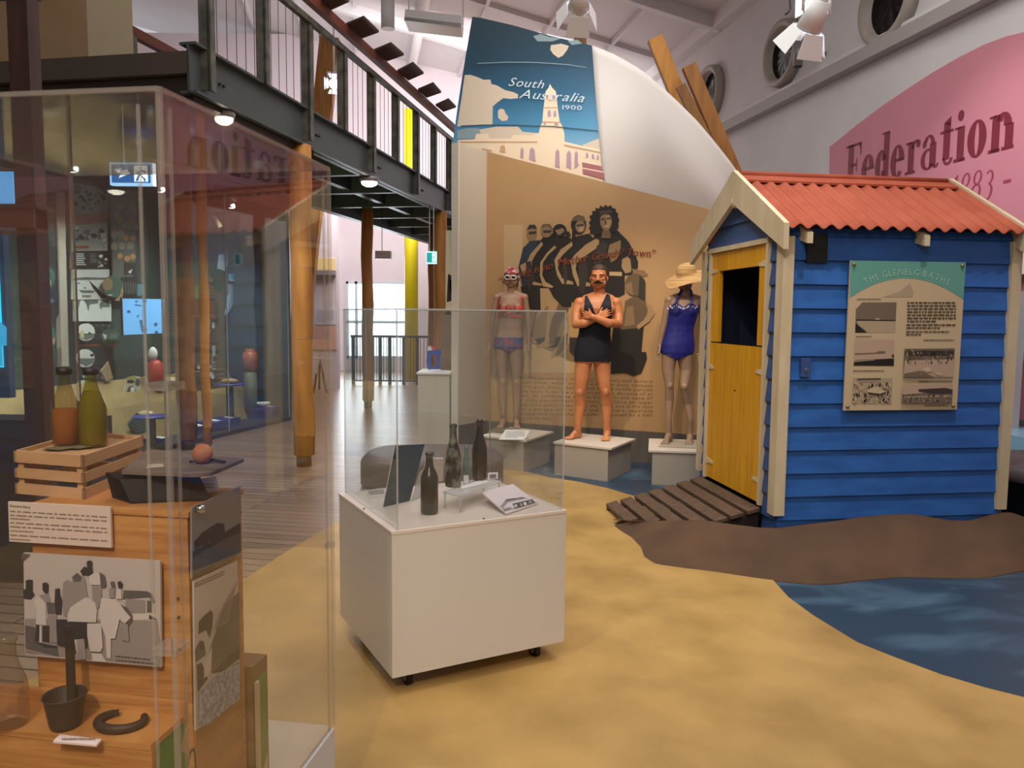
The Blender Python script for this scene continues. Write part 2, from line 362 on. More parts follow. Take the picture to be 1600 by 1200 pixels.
# ceiling: slopes up to the left from the right wall, with purlins and rafters
def CE(t, s, dz=0): return RW(t, 7.12+s*.22+dz, 0) + RN*s
b = MB(); b.prism([CE(-14, -.3), CE(19, -.3), CE(19, 14), CE(-14, 14)], (0, 0, .15), M_ceil)
for s in (1.35, 2.7, 4.05, 5.4, 6.75, 8.1, 9.4):
    b.bar(CE(-14, s, -.05), CE(19, s, -.05), .07, .1, M_ceil)
for t in (2.6, 7.4, 12.2):
    b.bar(CE(t, 0, -.12), CE(t, 14, -.12), .16, .24, M_white)
for t in (.2, 5, 9.8):
    b.bar(CE(t, 0, -.05), CE(t, 14, -.05), .06, .1, M_ceil)
b.bar(CE(-14, .08, -.1), CE(19, .08, -.1), .22, .26, M_white)
b.tube([CE(4+i*.5, 5.3, -.25+.01*math.sin(i)) for i in range(24)], .11, M_white, 12)
struct(b, 'ceiling')
# far wall with the bright window and door
FY = 21.8
M_far = nmat('far_wall_plaster', '#d8ccd0', '#cfc3c8', .8, .7)
b = MB()
wx0, wx1 = dep(541, 440, FY).x, dep(638, 440, FY).x; wz0, wz1 = .35, dep(590, 440, FY).z
b.box(-12, FY, 0, wx0, FY+.3, 9, M_far); b.box(wx1, FY, 0, 4.5, FY+.3, 9, M_far); b.box(wx0, FY, wz1, wx1, FY+.3, 9, M_far); b.box(wx0, FY, 0, wx1, FY+.3, wz0, M_far)
b.box(dep(480, 440, FY).x, FY-.35, 0, dep(527, 440, FY).x, FY, 5.5, M_far)
struct(b, 'wall_far')
b = MB(); fr = mat('window_frame_grey', '#c3cdd6', .5); day = mat('window_daylight_sky', '#ffffff', .5, emit='#e4f6ff', es=2.2)
b.box(wx0, FY+.1, wz0, wx1, FY+.14, wz1, day)
for x in (wx0+.02, wx0+.27, wx1-.03): b.box(x-.035, FY-.02, wz0, x+.035, FY+.09, wz1, fr)
for z in (wz0+.03, wz0+1.0, wz1-.03): b.box(wx0, FY-.02, z-.035, wx1, FY+.09, z+.035, fr)
struct(b, 'window_4', label='bright daylit window in the far wall')
# left hall wall and the beige upper walls behind the bridge end
b = MB(); b.box(-12, 12, 0, -11.7, 21.8, 9, M_far); b.box(-12, -4, 0, -11.7, 12, 9, mat('left_hall_wall', '#6f6a66', .8)); struct(b, 'wall_left')
b = MB(); b.box(-12, -4.3, 0, 7, -4, 8, mat('entry_wall', '#b8ada3', .8)); struct(b, 'wall_entry')

# the angled mural wall
MA, MBb = V((-.309, 9.121, 0)), V((1.97, 8.15, 0)); MD = (MBb-MA).normalized(); MN = V((MD.y, -MD.x, 0))
def mw(x, y): return onpl(x, y, MA, MN)
M_mural = nmat('mural_tan_paper', '#b58f62', '#bd9769', 1.2, .6, (1, 1, 1), 3)
M_plinthgrey = mat('wall_kick_grey', '#5d5650', .6)
b = MB()
TL, TR = mw(758, 237), mw(1150, 339); s0 = MA; 
end = MA + MD*3.0
b.prism([V((s0.x, s0.y, .345)), V((end.x, end.y, .345)), V((end.x, end.y, TL.z-(TL.z-TR.z)/((TR-TL).xy.length)*3.0)), V((s0.x, s0.y, TL.z))], -MN*.14, M_mural)
b.prism([V((s0.x, s0.y, 0)), V((end.x, end.y, 0)), V((end.x, end.y, .345)), V((s0.x, s0.y, .345))], -MN*.14, M_plinthgrey)
struct(b, 'wall_mural'); b = MB()
# the near return panel on its left
Q = fl(716.5, 666, .337); Qt = onpl(714, 222, (Q.x, Q.y, 0), V((MA-Q).xy.to_3d()).normalized().cross(V((0, 0, 1))))
qd = V((Q.x-MA.x, Q.y-MA.y, 0)).normalized(); qn = V((qd.y, -qd.x, 0)); qn = qn if qn.x < 0 else -qn
M_ret = mat('return_panel_beige', '#c3b7a3', .6)
b.prism([V((MA.x, MA.y, .345)), V((Q.x, Q.y, .345)), V((Q.x, Q.y, Qt.z)), V((MA.x, MA.y, TL.z))], qn*.09, M_ret)
b.prism([V((MA.x, MA.y, 0)), V((Q.x, Q.y, 0)), V((Q.x, Q.y, .345)), V((MA.x, MA.y, .345))], qn*.09, M_plinthgrey)
b.prism([V((Q.x, Q.y, .0)), V((Q.x, Q.y, Qt.z)), V((Q.x, Q.y, Qt.z)) + qn*.09, V((Q.x, Q.y, 0)) + qn*.09], qd*.02, mat('return_edge', '#d9d2c4', .6))
struct(b, 'wall_mural_return')

# mural picture and lettering, printed flat on the wall
INK = lambda n, h: mat(n, h, .6)
dk, dk2, md, lt, lt2, pal = INK('ink_black', '#241f1c'), INK('ink_soft_black', '#37302a'), INK('ink_mid_brown', '#6b5640'), INK('ink_light_tan', '#a88a62'), INK('ink_skin_tan', '#8b7050'), INK('ink_pale_tan', '#c3a57a')
blu = INK('ink_blue_black', '#2c3844')
z = lambda *q: Z(780, 300, 4, *q)
L = [(pal, z(30, 205, 150, 205, 140, 480, 120, 740, 30, 740)),
 # ground shadow and legs
 (lt2, z(190, 830, 230, 740, 330, 700, 420, 720, 440, 900, 520, 960, 470, 1060, 330, 1040, 300, 990, 210, 950)),
 (pal, z(215, 950, 330, 1000, 420, 1050, 470, 1070, 470, 1130, 150, 1130, 150, 950)),
 (dk2, z(220, 920, 300, 905, 420, 905, 440, 960, 330, 975, 240, 950)),
 (lt2, z(185, 700, 215, 640, 255, 650, 240, 780, 215, 850, 205, 930, 185, 920, 195, 850)),
 (lt, z(255, 610, 330, 600, 335, 660, 275, 740, 215, 820, 210, 910, 240, 940, 210, 945, 190, 920, 190, 840, 240, 760)),
 (lt, z(335, 610, 385, 600, 380, 700, 330, 790, 310, 900, 345, 955, 230, 985, 235, 965, 285, 930, 295, 850, 300, 760)),
 (md, z(390, 640, 440, 640, 435, 740, 380, 830, 340, 960, 310, 950, 330, 860, 345, 770)),
 (lt, z(440, 760, 440, 950, 380, 1030, 320, 1040, 330, 1005, 370, 960, 400, 880)),
 (dk2, z(440, 910, 520, 910, 480, 1040, 440, 1000)),
 # five women in dark costumes, left to right
 (blu, z(150, 350, 190, 310, 250, 300, 270, 330, 225, 560, 200, 740, 150, 620, 120, 470)),
 (dk, z(135, 590, 255, 570, 260, 740, 200, 740, 145, 660)),
 (lt, z(130, 460, 165, 440, 185, 500, 150, 520)),
 (dk, z(240, 320, 300, 260, 360, 260, 350, 420, 330, 600, 250, 600, 225, 560, 205, 470)),
 (dk, z(330, 300, 400, 270, 450, 290, 430, 480, 470, 600, 450, 720, 400, 720, 340, 660, 280, 540)),
 (dk, z(400, 340, 470, 280, 560, 260, 600, 300, 570, 440, 560, 620, 470, 700, 420, 640, 440, 560, 400, 470)),
 (dk, z(545, 390, 600, 260, 640, 230, 740, 240, 800, 300, 850, 400, 870, 470, 820, 520, 785, 520, 785, 640, 740, 660, 560, 660, 470, 600, 470, 540, 480, 470)),
 # hips-on-hands arms
 (lt, z(265, 310, 275, 330, 235, 380, 205, 430, 200, 520, 215, 560, 270, 575, 265, 585, 210, 580, 185, 540, 170, 450, 195, 390)),
 (lt, z(345, 335, 360, 345, 310, 390, 275, 440, 270, 520, 290, 560, 340, 590, 330, 600, 275, 590, 255, 520, 258, 440, 300, 380)),
 (lt, z(455, 310, 460, 335, 410, 380, 372, 425, 368, 480, 395, 540, 460, 560, 465, 578, 395, 575, 362, 520, 345, 425, 385, 360)),
 (lt, z(605, 292, 625, 300, 625, 340, 560, 385, 485, 440, 478, 480, 498, 545, 570, 570, 570, 590, 490, 588, 462, 520, 447, 430, 475, 390, 540, 330)),
 (lt2, z(690, 330, 760, 300, 760, 350, 735, 420, 700, 440, 680, 380)),
 (pal, z(690, 498, 768, 500, 768, 526, 690, 522)), (lt, z(770, 420, 810, 400, 830, 440, 825, 500, 790, 510, 765, 470)),
 (dk, z(785, 300, 810, 310, 850, 390, 870, 440, 860, 510, 830, 500, 820, 420, 780, 380)),
 (lt2, z(830, 480, 905, 490, 935, 520, 900, 530, 840, 510)),
 # soft folds on the costumes and shading on limbs
 (dk2, z(610, 340, 650, 300, 680, 330, 660, 420, 620, 470, 590, 450)), (dk2, z(500, 420, 540, 400, 555, 520, 530, 640, 500, 620)), (dk2, z(395, 430, 420, 420, 430, 540, 410, 600)), (md, z(222, 760, 240, 745, 218, 850, 210, 905, 198, 900, 205, 850)), (md, z(330, 790, 345, 770, 330, 870, 338, 930, 318, 930, 312, 880)), (md, z(400, 900, 430, 880, 425, 960, 380, 1015, 350, 1020)), (dk2, z(170, 440, 200, 430, 215, 560, 190, 620, 165, 560)),
 # heads
 (lt2, [(780+a/4, 300+c/4) for a, c in ov(205, 260, 32, 48)]), (dk2, z(172, 240, 190, 205, 225, 205, 240, 235, 205, 228)), (dk2, z(185, 250, 235, 245, 232, 262, 188, 266)),
 (lt2, [(780+a/4, 300+c/4) for a, c in ov(297, 242, 36, 44)]), (md, z(258, 230, 275, 200, 320, 200, 340, 240, 300, 215)), (dk2, z(275, 240, 330, 238, 325, 255, 280, 258)),
 (dk, [(780+a/4, 300+c/4) for a, c in ov(380, 242, 44, 42)]), (lt2, z(350, 240, 400, 225, 410, 245, 385, 265, 370, 270)), (dk, z(410, 240, 440, 250, 450, 275, 425, 285)),
 (dk, [(780+a/4, 300+c/4) for a, c in ov(498, 205, 48, 60)]), (lt2, [(780+a/4, 300+c/4) for a, c in ov(508, 216, 30, 38)]), (lt, [(780+a/4, 300+c/4) for a, c in ov(516, 224, 15, 24)]), (pal, z(498, 236, 520, 234, 516, 242, 502, 243)), (md, z(455, 180, 480, 152, 530, 150, 545, 185, 500, 180)), (dk2, z(485, 205, 530, 200, 530, 213, 487, 217)), (dk, z(460, 230, 480, 260, 470, 330, 455, 300)),
 (dk, z(568, 262, 572, 235, 560, 228, 574, 210, 562, 190, 575, 178, 566, 150, 585, 142, 582, 118, 602, 120, 606, 98, 624, 106, 636, 84, 650, 96, 668, 80, 678, 92, 702, 84, 708, 100, 730, 106, 732, 124, 746, 138, 742, 156, 754, 176, 744, 196, 750, 216, 738, 236, 728, 232, 722, 252, 700, 250, 690, 262, 640, 262, 620, 262, 605, 275, 590, 262)),
 (lt2, z(632, 170, 640, 148, 668, 138, 692, 142, 704, 165, 706, 195, 698, 222, 682, 240, 664, 242, 646, 228, 634, 200)), (lt, z(668, 150, 690, 150, 700, 172, 700, 200, 684, 226, 672, 200, 676, 175)), (dk2, z(638, 168, 662, 164, 664, 174, 640, 178)), (dk2, z(674, 162, 698, 160, 700, 170, 676, 173)), (pal, z(660, 212, 686, 210, 682, 218, 664, 220)), (dk2, z(664, 180, 670, 180, 674, 200, 664, 202)), (md, z(650, 240, 690, 238, 700, 262, 700, 290, 640, 290, 645, 262)),
 (INK('ink_band', '#4a4038'), z(628, 122, 700, 112, 712, 128, 630, 142)),
 # the small boy
 (dk, z(715, 850, 760, 830, 905, 835, 890, 1000, 920, 1000, 925, 1040, 890, 1130, 840, 1150, 790, 1130, 700, 1135, 700, 960)),
 (md, [(780+a/4, 300+c/4) for a, c in ov(852, 580, 66, 70)]), (dk2, z(880, 520, 915, 560, 915, 680, 870, 660)), (lt2, z(785, 580, 800, 620, 840, 650, 830, 560)),
 (md, z(790, 680, 850, 650, 925, 690, 925, 800, 880, 850, 770, 860, 740, 830, 780, 760)), (lt2, z(800, 720, 840, 710, 850, 830, 780, 840)),
 (lt, z(915, 690, 950, 710, 975, 755, 940, 810, 870, 860, 862, 835, 905, 800, 935, 750)),
]
b = MB(); layers(b, mw, MN, L, .001)
# the arched quotation
def along(pts):
    def P(u, v):
        x0 = pts[0][0]+u; k = 0
        while k < len(pts)-2 and pts[k+1][0] < x0: k += 1
        (xa, ya), (xb, yb) = pts[k], pts[k+1]; t = (x0-xa)/(xb-xa); y = ya+(yb-ya)*t
        return mw(x0+v*.0, y-v) + MN*.016
    return P
base = [(775, 449), (790, 442), (812, 433), (845, 424.5), (880, 415), (920, 408), (960, 402), (990, 400), (1030, 402.5), (1045, 405)]
s = '“Glenelg is no ‘Mother Grundy’ Town”'
wd = textw(s, 17, .09, .92); k = (1024-778)/wd
text(b, s, along([(778, 447)]+base[1:]), INK('ink_red_brown', '#9c5138'), 17, .28, .09, .015, .92*k)
# the by-law text underneath
tx = ['(a) No person over the age of ten years shall bathe in', 'open public water unless in a neck or body costume', 'arranged, which shall extend to the middle portion', 'the body from the neck, arranged a distance of at', 'ole, or otherwise to the knees. In the case of', 'a male person each garment and have an upper', 'costume which constitutes the same, and in the case', 'of a person only trunks and trousers, separate', 'suspended from the shoulder, or joined by a belt', 'round the waist.']
ink = INK('ink_bylaw_brown', '#7b6244')
for i, s in enumerate(tx):
    xl, xr = 813, 1021; y0 = 592+i*7.05; y1 = 598.5+i*6.55
    wd = textw(s, 7.2, .12, 1.0); k = min(1.0, (xr-xl)/wd) if i == 9 else (xr-xl)/wd
    text(b, s, lambda u, v, y0=y0, y1=y1: mw(xl+u, y0+(y1-y0)*u/(xr-xl)-v)+MN*.002, ink, 7.2, .05, .12, 0, k)
o = b.build('mural_print', fix=False, org=(MA+MD*1.0)); tag(o, 'sepia mural of five bathing women and a small boy on the tan wall', 'mural')

# white block plinth left of the mural wall
p0 = fl(653, 716, 0); p1 = V((Q.x-.03, p0.y+.05, 0))
# ================================================================ FOOTBRIDGE, COLUMNS, SAIL
BD = V((.19, 1, 0)); BL = V((-1, .19, 0)).normalized()
def BR(Y, s, z): return V((-2.14, 8.05, 0)) + BD*(Y-8.05) + BL*s + V((0, 0, z))
M_steel = mat('girder_dark_steel', '#42494a', .45, .0); M_galv = nmat('galvanised_post', '#55554e', '#77766d', 9, .45, metal=.5)
M_brown = mat('handrail_red_brown', '#6e3a28', .5); M_soff = nmat('soffit_boards', '#6a4b36', '#8a6648', 3, .7); M_pole = nmat('timber_pole', '#a86f30', '#c78b45', 4, .6, (3, 3, .4), 5, bump=.4)
M_pole2 = nmat('timber_orange', '#b5762c', '#d0923e', 4, .55, (3, 3, .4), 4)
Y0, Y1 = 6.2, 20
br = thing('footbridge', BR(13, .9, 3.2), 'dark steel footbridge with cable balustrade and red-brown handrail crossing the hall', 'bridge')
def ibeam(s, z0, z1, name):
    b = MB(); sd = BL
    Y0 = 6.2 if s == 0 else 8.42; b.obox(BR(Y0, s-.01, z0), BD*(Y1-Y0), sd*.02, V((0, 0, z1-z0)), M_steel)
    for z_ in (z0, z1-.02): b.obox(BR(Y0, s-.07, z_), BD*(Y1-Y0), sd*.14, V((0, 0, .02)), M_steel)
    return b.build(name, br)
ibeam(0, 3.24, 3.62, 'girder'); ibeam(1.8, 3.22, 3.56, 'girder')
b = MB(); b.obox(BR(8.42, .05, 3.56), BD*(Y1-8.42), BL*1.7, V((0, 0, .05)), M_soff); b.build('deck', br)
for i in range(9):
    Y = 8.6+i*1.4; b = MB(); b.obox(BR(Y, .02, 3.3), BD*.1, BL*1.76, V((0, 0, .22)), mat('joist_green_grey', '#5c7468', .5)); b.build('joist', br)
b = MB(); b.obox(BR(8.42, .85, 3.34), BD*(Y1-8.42), BL*.1, V((0, 0, .2)), M_steel); b.build('girder', br)
for i in range(13):
    Y = 6.36+.875*i; low = 3.3 if i % 2 == 0 else 3.6
    b = MB(); b.obox(BR(Y-.012, -.09, low), BD*.085, BL*.02, V((0, 0, 4.5-low)), M_galv); b.obox(BR(Y-.012, -.09, low), BD*.02, BL*.09, V((0, 0, 4.5-low)), M_galv); b.build('balustrade_post', br)
    b = MB()
    for k in range(1, 6): p = BR(Y+.875*k/6, -.06, 3.6); b.cyl(p, p+V((0, 0, .86)), .0035, mat('cable_dark', '#4c4c50', .4, .6), n=5, cap=False)
    w_ = b.build('cable_infill', br)
    b = MB(); b.obox(BR(Y+.875-.012, 1.86, 3.5), BD*.07, BL*.02, V((0, 0, .95)), M_galv); b.build('balustrade_post', br)
b = MB(); b.obox(BR(Y0+.1, -.1, 4.44), BD*(Y1-Y0-.1), BL*.05, V((0, 0, .06)), M_galv); b.build('top_rail', br)
b = MB(); b.obox(BR(Y0+.1, -.15, 4.60), BD*(Y1-Y0-.1), BL*.07, V((0, 0, .1)), M_brown); b.build('handrail', br)
b = MB(); b.obox(BR(Y0-1.2, 1.86, 4.42), BD*(Y1-Y0+1), BL*.08, V((0, 0, .1)), M_brown); b.build('handrail', br)
for k, q in enumerate([(498, 3, 520, -9, 546, 3, 515, 17), (540.6, 39.4, 568.6, 28, 592, 50.8, 564, 61), (584, 80, 611, 69, 631, 86.5, 605, 96), (620.5, 112, 645.5, 99.5, 662, 115.5, 638, 126), (653, 141, 677, 131, 689.5, 145, 666.5, 153), (680.5, 165, 701, 156, 712.5, 168, 693, 175)]):
    pts = [fl(q[i], q[i+1], 4.705) for i in range(0, 8, 2)]
    b = MB(); b.prism(pts, (0, 0, .025), mat('plate_dark_brown', '#4a2a20', .5)); b.build('rail_plate', br)
for Y in (6.6, 8.4, 10.2, 12):
    for dz in (0, .06): b = MB(); b.cyl(BR(Y+dz, -.03, 3.42), BR(Y+dz, .0, 3.42), .012, M_black, n=8); b.build('bolt', br)
# landing slab at the near end and the upper beige walls standing on it
b = MB(); A = BR(6.2, 0, 0)
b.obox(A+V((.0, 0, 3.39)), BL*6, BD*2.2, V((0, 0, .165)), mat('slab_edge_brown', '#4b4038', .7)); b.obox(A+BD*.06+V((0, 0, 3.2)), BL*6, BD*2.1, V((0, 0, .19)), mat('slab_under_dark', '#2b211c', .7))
o = b.build('landing_slab'); o['kind'] = 'structure'
M_bei = mat('upper_wall_tan', '#a88c68', .7); M_bei2 = mat('upper_wall_cream', '#cabc9c', .7)
b = MB(); p = dep(208, 60, 6.9); q = dep(137, 60, 7.0); r = dep(20, 60, 7.2)
b.prism([V((p.x, p.y, 3.555)), V((q.x, q.y, 3.555)), V((q.x, q.y, 6.6)), V((p.x, p.y, 6.6))], (-.5, .9, 0), M_bei2)
b.prism([V((q.x, q.y, 3.555)), V((r.x-2, r.y+.4, 3.555)), V((r.x-2, r.y+.4, 6.6)), V((q.x, q.y, 6.6))], (0, .6, 0), M_bei)
o = b.build('wall_upper'); o['kind'] = 'structure'
# timber columns
def column(p, r, z1, label, m=M_pole, foot=.12):
    b = MB(); pts = []; R = []
    for i in range(9):
        t = i/8; pts.append(V((p[0]+.012*math.sin(i*1.9), p[1]+.012*math.cos(i*2.3), foot+(z1-foot)*t))); R.append(r*(1+.05*math.sin(i*2.1)))
    b.tube(pts, R, m, 14)
    t_ = thing('timber_column', (p[0], p[1], 0), label, 'column', 'round timber poles carrying the footbridge'); b.build('pole', t_)
    b = MB(); b.cyl((p[0], p[1], 0), (p[0], p[1], foot+.02), r*.72, mat('column_foot', '#4a3a30', .6), n=14); b.build('foot', t_)
    return t_
column((-2.14, 8.05), .108, 3.24, 'thick golden timber pole nearest the mural side, in front of the long glass showcase')
column((-2.42, 13.2), .095, 3.32, 'timber pole standing in front of the bright far window')
column((-1.19, 13.0), .1, 3.24, 'timber pole beside the small hanging exit sign')
column((-1.5, 15.0), .1, 3.24, 'darker timber pole just behind the one beside the exit sign', nmat('timber_pole_dark', '#8a5a2c', '#a06c38', 4, .6, (3, 3, .4)))
column((-3.72, 8.98), .105, 3.22, 'dark timber pole seen through the corner of the near display case', nmat('timber_pole_brown', '#6e4a2c', '#9a6a3c', 3, .6, (3, 3, .4)))
column((-3.35, 8.6), .05, 3.22, 'thin golden timber pole just right of the dark pole behind the near case')
# sail: printed board plus white fabric
spA = dep(714, 225, 9.45); spB = dep(945, 285, 8.9); sd_ = V((spB.x-spA.x, spB.y-spA.y, 0)).normalized(); spN = V((sd_.y, -sd_.x, 0))
def sp(x, y, off=0): return onpl(x, y, spA, spN) + spN*off
def gradmat(name, stops, z0, z1):
    m = mat(name, stops[0][1], .5); nt = m.node_tree; N = nt.nodes; L = nt.links
    g = N.new('ShaderNodeNewGeometry'); sx = N.new('ShaderNodeSeparateXYZ'); mr = N.new('ShaderNodeMapRange'); mr.inputs[1].default_value = z0; mr.inputs[2].default_value = z1
    cr = N.new('ShaderNodeValToRGB'); L.new(g.outputs['Position'], sx.inputs[0]); L.new(sx.outputs[2], mr.inputs[0]); L.new(mr.outputs[0], cr.inputs[0])
    e = cr.color_ramp.elements; e[0].position = stops[0][0]; e[0].color = lin(stops[0][1]); e[1].position = stops[-1][0]; e[1].color = lin(stops[-1][1])
    for p_, c_ in stops[1:-1]: k = e.new(p_); k.color = lin(c_)
    L.new(cr.outputs[0], N['Principled BSDF'].inputs['Base Color']); return m
zlo, zhi = sp(830, 260).z, sp(830, 40).z
M_sky = gradmat('print_sky_blue', [(0, '#9cc4da'), (.25, '#4f94bd'), (.5, '#2c6283'), (.75, '#22465c'), (1, '#233d4c')], zlo, zhi)
prn = thing('printed_sky_panel', sp(830, 235), 'tall blue sky picture panel lettered South Australia 1900 above the mural wall', 'panel')
b = MB(); oc = [(738, 26), (752, 28), (800, 39), (860, 56), (925, 71), (932, 150), (940, 230), (946, 300), (706, 232), (716, 160), (727, 90)]
b.prism([sp(*q) for q in oc], -spN*.03, M_sky, mat('panel_edge', '#8c8f90', .6)); b.build('board', prn)
zz_ = lambda *q: Z(700, 10, 4.285, *q)
cl1, cl2, bd1, bd2, bd3 = INK('print_cloud', '#d9c9b4'), INK('print_cloud_grey', '#8ea3ab'), INK('print_stone', '#f0dcc0'), INK('print_stone_dark', '#c9a47c'), INK('print_window', '#b59aa8')
L = [(cl1, zz_(112, 460, 150, 458, 200, 475, 240, 492, 285, 490, 290, 520, 330, 530, 380, 560, 440, 575, 470, 590, 468, 615, 420, 620, 370, 615, 335, 640, 300, 670, 298, 790, 62, 805, 90, 620)),
 (cl1, zz_(335, 700, 350, 685, 375, 690, 385, 715, 405, 740, 395, 765, 360, 768, 335, 745)), (cl2, zz_(570, 200, 620, 185, 680, 205, 760, 215, 700, 235, 600, 235)), (cl1, zz_(690, 260, 760, 250, 810, 265, 800, 290, 770, 330, 740, 345, 705, 320, 685, 290)), (cl2, zz_(800, 230, 870, 225, 900, 250, 830, 260)),
 (cl2, zz_(62, 830, 130, 815, 200, 815, 280, 850, 270, 885, 60, 890)), (cl1, zz_(210, 825, 330, 805, 470, 805, 500, 840, 610, 850, 620, 900, 240, 900)),
 (cl1, zz_(900, 930, 960, 905, 1010, 885, 1030, 900, 1035, 960, 905, 950)),
 (bd1, zz_(75, 895, 180, 890, 190, 855, 270, 850, 280, 885, 420, 885, 440, 860, 560, 865, 605, 850, 780, 905, 900, 935, 1030, 960, 1065, 1235, 400, 1110, 60, 905)),
 (bd1, zz_(608, 850, 620, 800, 632, 780, 640, 690, 650, 600, 655, 570, 675, 545, 683, 520, 700, 548, 722, 570, 728, 600, 735, 680, 748, 770, 765, 800, 780, 850, 782, 910, 610, 905)),
 (bd2, zz_(640, 676, 738, 676, 738, 684, 640, 684)), (bd2, zz_(632, 770, 752, 775, 752, 783, 632, 780)), (bd3, zz_(668, 712, 672, 695, 684, 695, 690, 712, 690, 740, 668, 740)), (bd3, zz_(708, 715, 712, 698, 722, 700, 726, 715, 726, 742, 708, 742)), (bd3, zz_(658, 595, 720, 597, 718, 625, 660, 622)), (bd1, zz_(672, 600, 685, 590, 700, 600, 700, 628, 672, 626)), (bd3, zz_(712, 800, 718, 778, 735, 780, 740, 802)), (bd3, zz_(640, 795, 645, 778, 655, 780, 658, 797)),
 (bd2, zz_(80, 905, 600, 905, 600, 912, 85, 912)), (bd2, zz_(780, 925, 1034, 978, 1034, 986, 780, 934)), (bd2, zz_(350, 950, 360, 930, 380, 932, 386, 955, 386, 980, 350, 975)),
 (bd3, zz_(545, 1025, 550, 960, 565, 945, 582, 962, 588, 1040)), (bd3, zz_(487, 1010, 490, 955, 500, 945, 508, 960, 508, 1020)), (bd3, zz_(718, 1070, 722, 975, 735, 958, 748, 975, 750, 1085)), (bd3, zz_(793, 1075, 797, 985, 812, 965, 826, 985, 828, 1090)), (bd3, zz_(848, 1090, 850, 985, 860, 968, 872, 985, 872, 1050, 880, 1060)), (bd3, zz_(925, 985, 935, 980, 942, 1000, 940, 1015, 925, 1012)), (bd3, zz_(965, 995, 975, 988, 982, 1005, 980, 1022, 965, 1018)), (bd3, zz_(998, 1000, 1008, 995, 1012, 1010, 1012, 1028, 998, 1024)),
 (INK('print_verandah', '#a8696c'), zz_(900, 1045, 1045, 1075, 1050, 1160, 905, 1120)), (bd1, zz_(900, 1080, 1048, 1108, 1048, 1116, 900, 1088)), (bd2, zz_(230, 950, 300, 965, 300, 972, 230, 958)),
 (INK('print_seam', '#3d4a50'), zz_(90, 800, 250, 793, 450, 795, 700, 803, 1005, 832, 1005, 838, 700, 809, 450, 801, 250, 799, 90, 806)), (cl2, zz_(200, 382, 400, 374, 600, 376, 800, 390, 930, 410, 930, 414, 800, 395, 600, 381, 400, 379, 200, 387))]
b = MB(); layers(b, sp, spN, L, .002)
def script(s, x0, y0, x1, y1, size, m, shear=.45):
    wd = textw(s, size, .12); text(b, s, lambda u, v: sp(x0+u*(x1-x0)/wd, y0+(y1-y0)*u/wd-v, .03), m, size, shear, .12, 0)
lt_ = INK('print_lettering', '#c8d9de')
script('South', 795, 135, 851, 139.5, 19, lt_); script('Australia', 812, 154, 915, 161, 20, lt_); script('1900', 880, 172, 912, 173, 10, lt_, 0)
b.build('picture', prn, fix=False)
# white fabric, bulging between its edges
Tt = [(925, 71), (960, 85), (1000, 108), (1032, 134), (1060, 160), (1090, 190), (1120, 226), (1140, 252), (1153, 270)]
def lerpP(P, t):
    t *= len(P)-1; k = min(len(P)-2, int(t)); f = t-k; return (P[k][0]+(P[k+1][0]-P[k][0])*f, P[k][1]+(P[k+1][1]-P[k][1])*f)
def SF(s, t):
    a = lerpP([(944, 304), (1035, 322), (1126, 345)], s); c = lerpP(Tt, s)
    x, y = a[0]+(c[0]-a[0])*t, a[1]+(c[1]-a[1])*t
    bul = .1*math.sin(math.pi*t)*math.sin(math.pi*min(1, s*.9+.1))+.05*s
    fold = .012*math.sin(9*t+5*s)*s
    return onpl(x, y, spA, spN) + spN*(bul+fold)*1.0 + (V((0, 0, 0)))
b = MB(); b.grid(SF, 26, 18, mat('sail_white_fabric', '#d8d3cf', .8), thick=-spN*.006)
o = b.build('fabric_sail'); tag(o, 'white fabric sail stretched beside the blue picture panel above the mural', 'sail')
# timbers sticking up behind the sail
def timber(x0, y0, x1, y1, w, Y, label, m=M_pole2):
    p, q = dep(x0, y0, Y), dep(x1, y1, Y); q = p+(q-p)*(p.z/(p.z-q.z)); b = MB(); b.bar(q, p, w, w*.55, m, up=(0, 1, 0)); s_ = (q-p).normalized()
    o = b.build('timber_mast', org=q); tag(o, label, 'timber post', 'slanting timbers behind the sail')
timber(905, 33, 914, 210, .15, 10.4, 'dark short timber poking up directly above the blue picture panel', nmat('timber_dark', '#5f3f20', '#7d5428', 5, .6, (3, 3, .4)))
timber(1023, 60, 1104, 262, .19, 10.4, 'bright golden leaning timber left of the two right ones')
timber(1063, 134, 1126, 262, .12, 9.9, 'small dark timber tucked between the two tall leaning ones', nmat('timber_mid', '#7d5426', '#96692f', 5, .6, (3, 3, .4)))
timber(1076, 103, 1160, 300, .17, 10.2, 'rightmost leaning brown timber in front of the far porthole', nmat('timber_mid2', '#94612a', '#a87435', 5, .6, (3, 3, .4)))
timber(516, 60, 500, 215, .34, 14.6, 'leaning golden timber behind the footbridge balustrade')

# ---- lights you can see
M_lamp = mat('lamp_glow', '#ffffff', .5, emit='#fff2dc', es=14); M_lampc = mat('lamp_glow_cool', '#ffffff', .5, emit='#e8f0ff', es=10); M_lb = mat('lamp_body_white', '#e8e8ea', .4); M_lg = mat('lamp_body_grey', '#8d8c8e', .4, .3)
def under_lamp(x, y, r, label, power):
    p = fl(x, y, 3.19); t_ = thing('bulkhead_lamp', p, label, 'lamp', 'lamps under the footbridge')
    b = MB(); b.lathe([(r*1.15, .06), (r*1.25, .03), (r*1.1, 0), (r*1.0, -.005)], p, M_lg, 20); b.build('housing', t_)
    b = MB(); b.lathe([(r, .0), (r*.9, -.035), (r*.5, -.055), (.001, -.06)], p, M_lamp, 20); b.build('diffuser', t_)
    spot('underbridge_spot', p-V((0, 0, .09)), p-V((0, 0, 3)), power, 140, .6, (1, .95, .82), .08)
under_lamp(350, 184, .075, 'glowing lamp under the footbridge above the near display case', 150)
